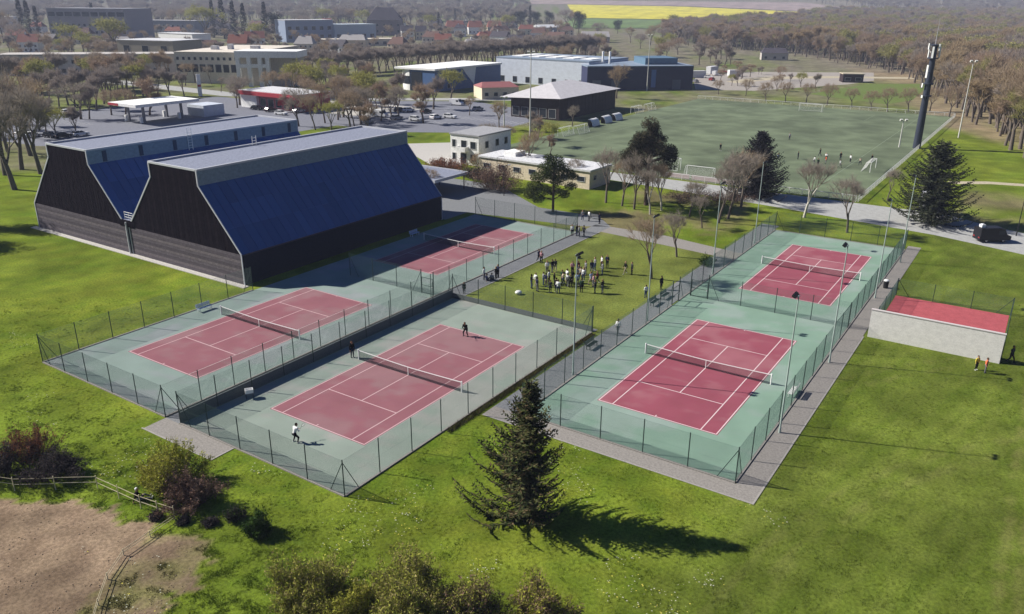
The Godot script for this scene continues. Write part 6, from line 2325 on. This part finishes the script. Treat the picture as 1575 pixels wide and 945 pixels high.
	block("white_shed", "white flat building before the grey hillside houses", Vector3(-273.0, 0, -650.0), Vector3(-238.0, 0, -626.0), 16.0, 10.0, white, lroof, {"rows": [[1.0, 2.2, 5, 3.0]]})
	block("grey_block", "low grey building behind the white flat building", Vector3(-397.0, 1.6, -899.0), Vector3(-331.0, 1.4, -880.0), 25.0, 12.0, M("blue_grey_render", Color(0.20, 0.22, 0.25), 0.85, "fine", 7.0), droof, {"rows": [[6.0, 2.0, 12, 2.6]]})
	block("pale_blue_factory", "pale blue-grey factory in the town centre", Vector3(-195.0, 0.1, -725.0), Vector3(-160.0, 0.4, -752.0), 22.0, 18.0, M("blue_grey_panels", Color(0.23, 0.28, 0.38), 0.7, "fine", 7.0), lroof, {"rows": [[3.0, 3.0, 6, 3.4], [10.0, 3.0, 6, 3.4]]})
	block("pale_blue_factory", "lower pale blue-white factory wing right of the factory", Vector3(-158.0, 0.2, -748.0), Vector3(-126.0, 0.4, -776.0), 22.0, 14.0, M("ice_panels", Color(0.36, 0.43, 0.50), 0.7, "fine", 7.0), M("pale_cyan_roof", Color(0.48, 0.55, 0.60), 0.7, "fine", 7.0), {"rows": [[2.0, 4.0, 5, 4.0]]})
	block("cream_shed", "long low cream-roofed shed in front of the factories", Vector3(-156.0, 0, -664.0), Vector3(-96.0, 0, -692.0), 18.0, 5.0, cream, M("cream_roof", Color(0.58, 0.52, 0.42), 0.85, "fine", 9.0), {"rows": [[1.0, 2.2, 10, 3.0]]})
	block("dark_roofed_villa", "tall house with steep dark purple roof in the town", Vector3(-149.0, 1.2, -862.0), Vector3(-114.0, 1.2, -864.0), 22.0, 15.0, M("brown_grey_render", Color(0.20, 0.16, 0.16), 0.85, "fine", 7.0), slate, {"pitch": 12.0, "hip": 9.0, "rows": [[3.0, 2.4, 5, 2.0], [9.0, 2.4, 5, 2.0]], "chimney": true})
	block("gabled_house", "pale gabled house left of the red-roofed houses", Vector3(-103.0, 0.4, -778.0), Vector3(-92.0, 0.4, -780.0), 12.0, 8.0, white, slate, {"pitch": 5.0, "rows": [[1.5, 1.6, 3, 1.3], [4.8, 1.6, 3, 1.3]], "chimney": true})
	block("gabled_house", "second pale gabled house, right of the first", Vector3(-90.0, 0.4, -779.0), Vector3(-80.0, 0.4, -781.0), 12.0, 7.5, cream, slate, {"pitch": 5.0, "rows": [[1.5, 1.6, 3, 1.3], [4.6, 1.6, 3, 1.3]]})
	for e in [[-72.0, -905.0, -52.0, -908.0, "left"], [-48.0, -900.0, -32.0, -903.0, "middle"], [-28.0, -912.0, -12.0, -914.0, "right"]]:
		block("red_roofed_house", "house with red tiled roof in the town, %s of three" % e[4], Vector3(e[0], 1.7, e[1]), Vector3(e[2], 1.7, e[3]), 14.0, 7.0, cream if e[4] != "middle" else white, tile, {"pitch": 6.5, "hip": 2.0, "rows": [[1.4, 1.6, 4, 1.4]], "chimney": true})
	block("dark_shed", "small dark open shed at the wood edge behind the pitch", Vector3(151.1, 0, -381.6), Vector3(159.9, 0, -380.0), 8.0, 3.6, M("brown_timber", Color(0.034, 0.022, 0.024), 0.8, "wide", 3.0), M("sandy_roof", Color(0.42, 0.37, 0.27), 0.85, "fine", 4.0), {"category": "shed", "rows": [[0.8, 1.4, 2, 2.4]]})
	block("grey_cottage", "small grey cottage with dark roof at the wood edge", Vector3(158.0, 0, -535.0), Vector3(174.0, 0, -532.0), 10.0, 4.4, M("warm_grey_render", Color(0.42, 0.385, 0.36), 0.85, "fine", 7.0), slate, {"pitch": 3.0, "hip": 2.0, "category": "house", "rows": [[1.0, 1.4, 3, 1.6]]})
	block("pale_barn", "pale barn roof among the trees behind the plane trees", Vector3(62.0, 0.2, -755.0), Vector3(86.0, 0.2, -757.0), 16.0, 5.0, M("warm_grey_render", Color(0.42, 0.385, 0.36), 0.85, "fine", 7.0), M("grey_roof_tiles", Color(0.34, 0.32, 0.31), 0.85, "fine", 5.0), {"pitch": 4.5, "category": "barn", "rows": [[0.8, 2.4, 3, 3.0]]})
	block("pale_barn", "white-roofed long barn at the town edge below the fields", Vector3(30.0, 2.3, -951.0), Vector3(58.0, 3.0, -985.0), 14.0, 5.0, grey, white, {"pitch": 3.0, "category": "barn", "rows": [[0.8, 2.0, 5, 2.4]]})
	block("white_block", "white block at the far left edge of the town", Vector3(-560.0, 1.4, -882.0), Vector3(-524.0, 1.4, -880.0), 18.0, 15.0, white, lroof, {"rows": [[3.0, 2.0, 6, 2.0], [8.0, 2.0, 6, 2.0]]})
	# more houses scattered over the town
	rng.seed = 66
	var walls := [white, cream, beige, M("warm_grey_render", Color(0.42, 0.385, 0.36), 0.85)]
	var wn := ["white", "cream", "beige", "warm grey"]
	var roofs := [tile, slate, M("brown_tiles", Color(0.13, 0.075, 0.06), 0.85, "fine", 4.0)]
	var rn := ["red", "dark slate", "brown"]
	var spots := [[-330.0, -800.0], [-300.0, -850.0], [-255.0, -880.0], [-180.0, -880.0], [-60.0, -850.0], [-20.0, -820.0], [5.0, -870.0], [-345.0, -950.0], [-290.0, -930.0], [-140.0, -950.0], [-100.0, -1010.0], [-10.0, -1040.0], [-480.0, -840.0], [-455.0, -690.0], [-355.0, -680.0], [-150.0, -1080.0], [-60.0, -1000.0], [45.0, -880.0], [-225.0, -985.0], [-520.0, -980.0], [15.0, -760.0], [-30.0, -735.0]]
	var far_rank := screen_order(spots)
	for k in spots.size():
		var e: Array = spots[k]
		var y := hgt(e[0], e[1])
		var w := rng.randf_range(11.0, 19.0)
		var tn := rng.randf_range(-0.5, 0.5)
		var r: int = far_rank[k]
		block("town_house", "%s house with %s roof among the garden trees, %s from the left" % [wn[k % 4], rn[k % 3], ORD[r] if r < 20 else ("twenty-first" if r == 20 else "twenty-second")], Vector3(e[0], y, e[1]), Vector3(e[0] + w * cos(tn), y, e[1] - w * sin(tn)), 10.0, rng.randf_range(5.5, 8.0), walls[k % 4], roofs[k % 3], {"pitch": rng.randf_range(3.5, 5.5), "hip": 2.5, "category": "house", "rows": [[1.2, 1.5, 4, 1.3], [3.9, 1.3, 4, 1.2]], "chimney": true})


func build_suburb() -> void:   # nearer houses between the plane trees and the factories
	rng.seed = 71
	var walls := [M("white_render", Color(0.80, 0.79, 0.77), 0.8), M("cream_render", Color(0.62, 0.53, 0.40), 0.85), M("beige_render", Color(0.58, 0.53, 0.45), 0.85)]
	var wn := ["white", "cream", "beige"]
	var roofs := [M("red_tiles", Color(0.22, 0.085, 0.06), 0.85), M("brown_tiles", Color(0.13, 0.075, 0.06), 0.85), M("dark_slates", Color(0.06, 0.052, 0.062), 0.7), M("grey_roof_tiles", Color(0.34, 0.32, 0.31), 0.85)]
	var rn := ["red", "brown", "dark slate", "grey"]
	var spots := [[-330.0, -560.0], [-300.0, -620.0], [-345.0, -605.0], [-215.0, -560.0], [-180.0, -530.0], [-150.0, -575.0], [-120.0, -540.0], [-90.0, -600.0], [-60.0, -640.0], [-35.0, -610.0], [-5.0, -665.0], [-75.0, -690.0], [-200.0, -630.0], [-130.0, -625.0], [-255.0, -570.0], [25.0, -690.0], [-385.0, -640.0], [-420.0, -600.0], [-20.0, -700.0], [-165.0, -660.0]]
	var rank := screen_order(spots)
	for k in spots.size():
		var e: Array = spots[k]
		var w := rng.randf_range(11.0, 22.0)
		var tn := rng.randf_range(-0.6, 0.6)
		block("suburb_house", "%s house with %s roof behind the plane trees, %s from left" % [wn[k % 3], rn[(k * 3) % 4], ORD[rank[k]]], Vector3(e[0], 0, e[1]), Vector3(e[0] + w * cos(tn), 0, e[1] - w * sin(tn)), rng.randf_range(9.0, 12.0), rng.randf_range(5.0, 8.5), walls[k % 3], roofs[(k * 3) % 4], {"pitch": rng.randf_range(3.0, 5.5), "hip": [0.0, 2.5][k % 2], "category": "house", "rows": [[1.2, 1.5, 4, 1.3], [3.9, 1.3, 4, 1.2]], "chimney": true})


# ---------------------------------------------------------------- vehicles
var car_kit := {}


func car(at: Vector3, turn: float, paint: Material, label: String, group: String, van := false) -> Node3D:
	var key := "van" if van else "car"
	if not car_kit.has(key):
		var k := {}
		var mb := MB.new()   # length along x
		if van:
			mb.prism(PackedVector2Array([Vector2(-2.4, 0.35), Vector2(2.4, 0.35), Vector2(2.45, 0.95), Vector2(1.7, 1.25), Vector2(1.25, 2.1), Vector2(-2.4, 2.15)]), -0.95, 0.95)
		else:
			mb.prism(PackedVector2Array([Vector2(-2.1, 0.32), Vector2(2.1, 0.32), Vector2(2.15, 0.62), Vector2(1.95, 0.80), Vector2(1.0, 0.95), Vector2(-1.9, 0.98), Vector2(-2.12, 0.80)]), -0.86, 0.86)
		k.body = mb
		mb = MB.new()
		if not van:
			mb.prism(PackedVector2Array([Vector2(-1.55, 1.40), Vector2(0.22, 1.42), Vector2(0.10, 1.48), Vector2(-1.40, 1.47)]), -0.66, 0.66)
			for s in [-1.0, 1.0]:
				for x in [[-1.85, 0.97, -1.52, 1.42], [0.95, 0.95, 0.2, 1.43], [-0.5, 0.97, -0.5, 1.42]]:
					mb.tube(Vector3(x[0], x[1], s * 0.80), Vector3(x[2], x[3], s * 0.65), 0.045, 0.04, 4)
		else:
			mb.b2(Vector3(-2.2, 2.15, -0.8), Vector3(1.0, 2.2, 0.8))
		k.roof = mb
		mb = MB.new()
		if van:
			for s in [-1.0, 1.0]:
				mb.b2(Vector3(0.35, 1.25, s * 0.955 - 0.006), Vector3(1.3, 1.85, s * 0.955 + 0.006))
			mb.box(Vector3(1.5, 1.67, 0), Vector3(0.03, 0.85, 1.6), Basis(Vector3(0, 0, 1), 0.48))
		else:
			mb.quad(Vector3(0.93, 0.96, 0.76), Vector3(0.93, 0.96, -0.76), Vector3(0.2, 1.42, -0.62), Vector3(0.2, 1.42, 0.62))
			mb.quad(Vector3(-1.84, 0.98, -0.76), Vector3(-1.84, 0.98, 0.76), Vector3(-1.52, 1.41, 0.62), Vector3(-1.52, 1.41, -0.62))
			mb.quad(Vector3(-1.84, 0.98, 0.78), Vector3(0.93, 0.96, 0.78), Vector3(0.2, 1.42, 0.64), Vector3(-1.52, 1.41, 0.64))
			mb.quad(Vector3(0.93, 0.96, -0.78), Vector3(-1.84, 0.98, -0.78), Vector3(-1.52, 1.41, -0.64), Vector3(0.2, 1.42, -0.64))
		k.glass = mb
		mb = MB.new()
		mb.tube(Vector3(0, 0, -0.11), Vector3(0, 0, 0.11), 0.33, 0.33, 12)
		mb.tube(Vector3(0, 0, 0.11), Vector3(0, 0, -0.11), 0.33, 0.33, 12)
		k.wheel = mb.mesh(M("tyre", Color(0.02, 0.02, 0.02), 0.9))
		mb = MB.new()
		mb.tube(Vector3(0, 0, -0.12), Vector3(0, 0, 0.12), 0.2, 0.2, 10)
		mb.tube(Vector3(0, 0, 0.12), Vector3(0, 0, -0.12), 0.2, 0.2, 10)
		k.rim = mb.mesh(M("rim", Color(0.4, 0.4, 0.42), 0.4, "", 1.0, 0.5, 0.8))
		mb = MB.new()
		mb.b2(Vector3(-0.03, -0.08, -0.16), Vector3(0.03, 0.08, 0.16))
		k.lamp = mb
		car_kit[key] = k
	var kit: Dictionary = car_kit[key]
	var t := thing("parked_van" if van else "parked_car", label, "van" if van else "car", at, turn, group)
	part("body", kit.body.mesh(paint), t)
	part("roof", kit.roof.mesh(paint), t)
	part("windows", kit.glass.mesh(M("car_glass", Color(0.02, 0.024, 0.03), 0.08)), t)
	for x in [-1.3, 1.3]:
		for z in [-0.8, 0.8]:
			var w := part("wheel", kit.wheel, t, Vector3(x, 0.33, z))
			part("rim", kit.rim, w)
	var fx := 2.45 if van else 2.13
	for z in [-0.62, 0.62]:
		part("headlight", kit.lamp.mesh(M("lamp_glass", Color(0.6, 0.6, 0.6), 0.2)), t, Vector3(fx, 0.7, z))
		part("tail_light", kit.lamp.mesh(M("tail_red", Color(0.3, 0.02, 0.02), 0.3)), t, Vector3(-fx + 0.04, 0.75, z))
	return t


const CARS := [[-41.2, -253.8, 0], [-35.4, -248.1, 1], [-34.1, -266.8, 0], [-29.2, -245.5, 0], [-28.1, -263.8, 2], [-23.7, -250.1, 0], [-19.5, -251.8, 0], [-32.1, -277.2, 1], [-36.9, -266.6, 2], [-19.7, -285.2, 0], [-17.7, -289.1, 2], [-139.6, -256.9, 0], [-135.3, -252.4, 2], [-116.6, -209.8, 2], [-113.7, -213.0, 0], [-119.8, -209.8, 2], [-128.8, -213.6, 0], [-125.0, -210.6, 0], [-84.0, -269.0, 2], [-68.9, -263.0, 0], [-78.4, -265.1, 2], [-72.9, -257.1, 0], [-42.8, -239.4, 1], [88.9, -406.0, 0], [93.8, -399.9, 0], [82.6, -376.7, 1], [100.8, -416.3, 0], [108.7, -432.8, 3], [92.4, -387.1, 3], [-11.7, -271.2, 1]]


func build_vehicles() -> void:
	rng.seed = 88
	var paints := [M("white_car_paint", Color(0.72, 0.72, 0.72), 0.3), M("silver_car_paint", Color(0.28, 0.29, 0.31), 0.3), M("black_car_paint", Color(0.012, 0.012, 0.016), 0.25), M("red_car_paint", Color(0.32, 0.03, 0.03), 0.3)]
	var names := ["white", "silver", "black", "red"]
	var zone := ["parked in the middle car park", "parked left of the petrol station", "parked before the red restaurant", "parked in the pale yard behind the pitch"]
	var zn := func(x: float) -> int:
		return 3 if x > 50.0 else (0 if x > -60.0 else (2 if x > -100.0 else 1))
	var rank := {}
	for z in 4:
		for p in 4:
			var ids := range(CARS.size()).filter(func(k): return zn.call(CARS[k][0]) == z and CARS[k][2] == p)
			ids.sort_custom(func(a, b): return CARS[a][0] / -CARS[a][1] < CARS[b][0] / -CARS[b][1])
			for k in ids.size():
				rank[ids[k]] = [k, ids.size()]
	for k in CARS.size():
		var e: Array = CARS[k]
		var z: int = zn.call(e[0])
		var van := k in [0, 9, 23, 26]
		var turn := -TH + (PI / 2 if k % 3 else 0.1)
		var lb := "%s %s %s" % [names[e[2]], "van" if van else "car", zone[z]]
		if rank[k][1] > 1:
			lb += ", %s %s one from left" % [ORD[rank[k][0]], names[e[2]]]
		car(Vector3(e[0], 0.02, e[1]), turn, paints[e[2]], lb, "parked vehicles", van)
	# dark pickup on the service road
	var t := car(Vector3(72.6, 0.02, -117.6), 0.05, paints[2], "black van parked on the service road at the right edge", "", true)
	t.scale = Vector3(1.0, 1.0, 1.0)
	var q := MB.new()
	q.b2(Vector3(-2.1, 2.21, -0.35), Vector3(-1.5, 2.62, 0.35))
	q.b2(Vector3(-1.95, 2.62, -0.2), Vector3(-1.65, 2.70, 0.2))
	lone("roof_load", q.mesh(paints[0]), "small white box on the roof of the black van", "load", Vector3(72.6, 0.02, -117.6), 0.05)
	# white trucks and containers in the yard
	var n := 0
	for e in [[86.0, -402.0, 7.0, 3.2, 0.3], [99.0, -424.0, 9.0, 3.6, 0.9], [106.0, -411.0, 6.0, 3.0, 0.2]]:
		q = MB.new()
		q.b2(Vector3(0, 0.1, -1.25), Vector3(e[2], e[3], 1.25))
		for k in int(e[2] / 0.6):
			q.b2(Vector3(0.2 + 0.6 * k, 0.2, 1.25), Vector3(0.45 + 0.6 * k, e[3] - 0.1, 1.30))
		lone("white_container", q.mesh(M("container_white", Color(0.62, 0.62, 0.63), 0.7, "fine", 3.0)), "white container in the pale yard, %s from the left of three" % ORD[[0, 1, 2][n]], "container", Vector3(e[0], 0.02, e[1]), e[4], "containers in the yard")
		n += 1


# ---------------------------------------------------------------- paddock rail
func build_rail() -> void:
	var pts := [[-42.0, -50.6], [-39.2, -50.5], [-36.1, -49.8], [-33.2, -49.95], [-30.2, -50.1], [-28.1, -48.9], [-26.0, -47.7], [-24.5, -47.0], [-23.1, -46.4], [-24.0, -44.5], [-24.9, -42.6], [-24.85, -40.3], [-24.3, -38.0], [-23.6, -35.5]]
	var wood := M("pale_rail_wood", Color(0.60, 0.53, 0.36), 0.9, "soft", 1.3)
	var t := thing("paddock_rail", "pale wooden two-strand fence along the back of the brown paddock", "fence", Vector3.ZERO)
	var t2 := thing("paddock_rail", "pale wooden two-strand fence dividing the brown paddock", "fence", Vector3.ZERO)
	for k in pts.size():
		var p := Vector3(pts[k][0], 0, pts[k][1])
		var q := MB.new()
		q.tube(p, p + Vector3(0, 1.15 if k <= 8 else 0.5, 0), 0.035, 0.03, 6)
		part("post", q.mesh(wood), t if k <= 8 else t2)
		if k + 1 < pts.size():
			var r := Vector3(pts[k + 1][0], 0, pts[k + 1][1])
			for y in ([0.55, 1.0] if k < 8 else [0.22, 0.42]):
				q = MB.new()
				var dy := 0.03 * sin(k * 2.3 + y)
				q.box((p + r) * 0.5 + Vector3(0, y + dy, 0), Vector3((r - p).length() + 0.1, 0.045, 0.015), Basis((r - p).normalized(), Vector3.UP, (r - p).normalized().cross(Vector3.UP)))
				part("rail", q.mesh(wood), t if k < 8 else t2)


func _ready() -> void:
	# camera
	var cam := Camera3D.new()
	cam.name = "camera"
	add_child(cam)
	cam.position = Vector3(0, 33.43, 0)
	cam.rotation = Vector3(-0.362546, 0, 0.00616)
	cam.fov = 41.867
	cam.near = 0.5
	cam.far = 9000.0
	cam.current = true
	# sky, haze and exposure
	var env := Environment.new()
	env.background_mode = Environment.BG_SKY
	var sm := ProceduralSkyMaterial.new()
	sm.sky_top_color = Color(0.26, 0.44, 0.74)
	sm.sky_horizon_color = Color(0.66, 0.75, 0.86)
	sm.sky_curve = 0.12
	sm.ground_bottom_color = Color(0.30, 0.30, 0.28)
	sm.ground_horizon_color = Color(0.62, 0.68, 0.74)
	sm.energy_multiplier = 0.26
	sm.sun_angle_max = 12.0
	sm.sun_curve = 0.08
	var sky := Sky.new()
	sky.sky_material = sm
	env.sky = sky
	env.tonemap_mode = Environment.TONE_MAPPER_LINEAR
	env.tonemap_exposure = 1.68
	env.fog_enabled = true
	env.fog_density = 0.00020
	env.fog_light_color = Color(0.72, 0.76, 0.86)
	env.sdfgi_enabled = true
	env.ssao_enabled = true
	env.ssil_enabled = true
	var we := WorldEnvironment.new()
	we.name = "world"
	we.environment = env
	add_child(we)
	# sun: from the left and slightly ahead, 36 degrees high
	var sun := DirectionalLight3D.new()
	sun.name = "sun"
	add_child(sun)
	var az := deg_to_rad(103.2)
	var el := deg_to_rad(36.3)
	sun.look_at_from_position(Vector3.ZERO, Vector3(sin(az) * cos(el), -sin(el), -cos(az) * cos(el)), Vector3.UP)
	sun.light_color = Color(1.0, 0.98, 0.945)
	sun.light_energy = 1.6
	sun.light_angular_distance = 0.55
	sun.shadow_enabled = true
	# helpers
	n_a.seed = 4
	n_a.frequency = 0.045
	n_a.fractal_octaves = 3
	n_b.seed = 8
	n_b.frequency = 0.35
	n_b.fractal_octaves = 3
	n_c.seed = 15
	n_c.frequency = 0.22
	setup_materials()
	build_ground()
	build_surfaces()
	build_courts()
	build_hall()
	build_buildings()
	build_suburb()
	build_trees()
	build_furniture()
	build_rail()
	build_vehicles()
	build_people()
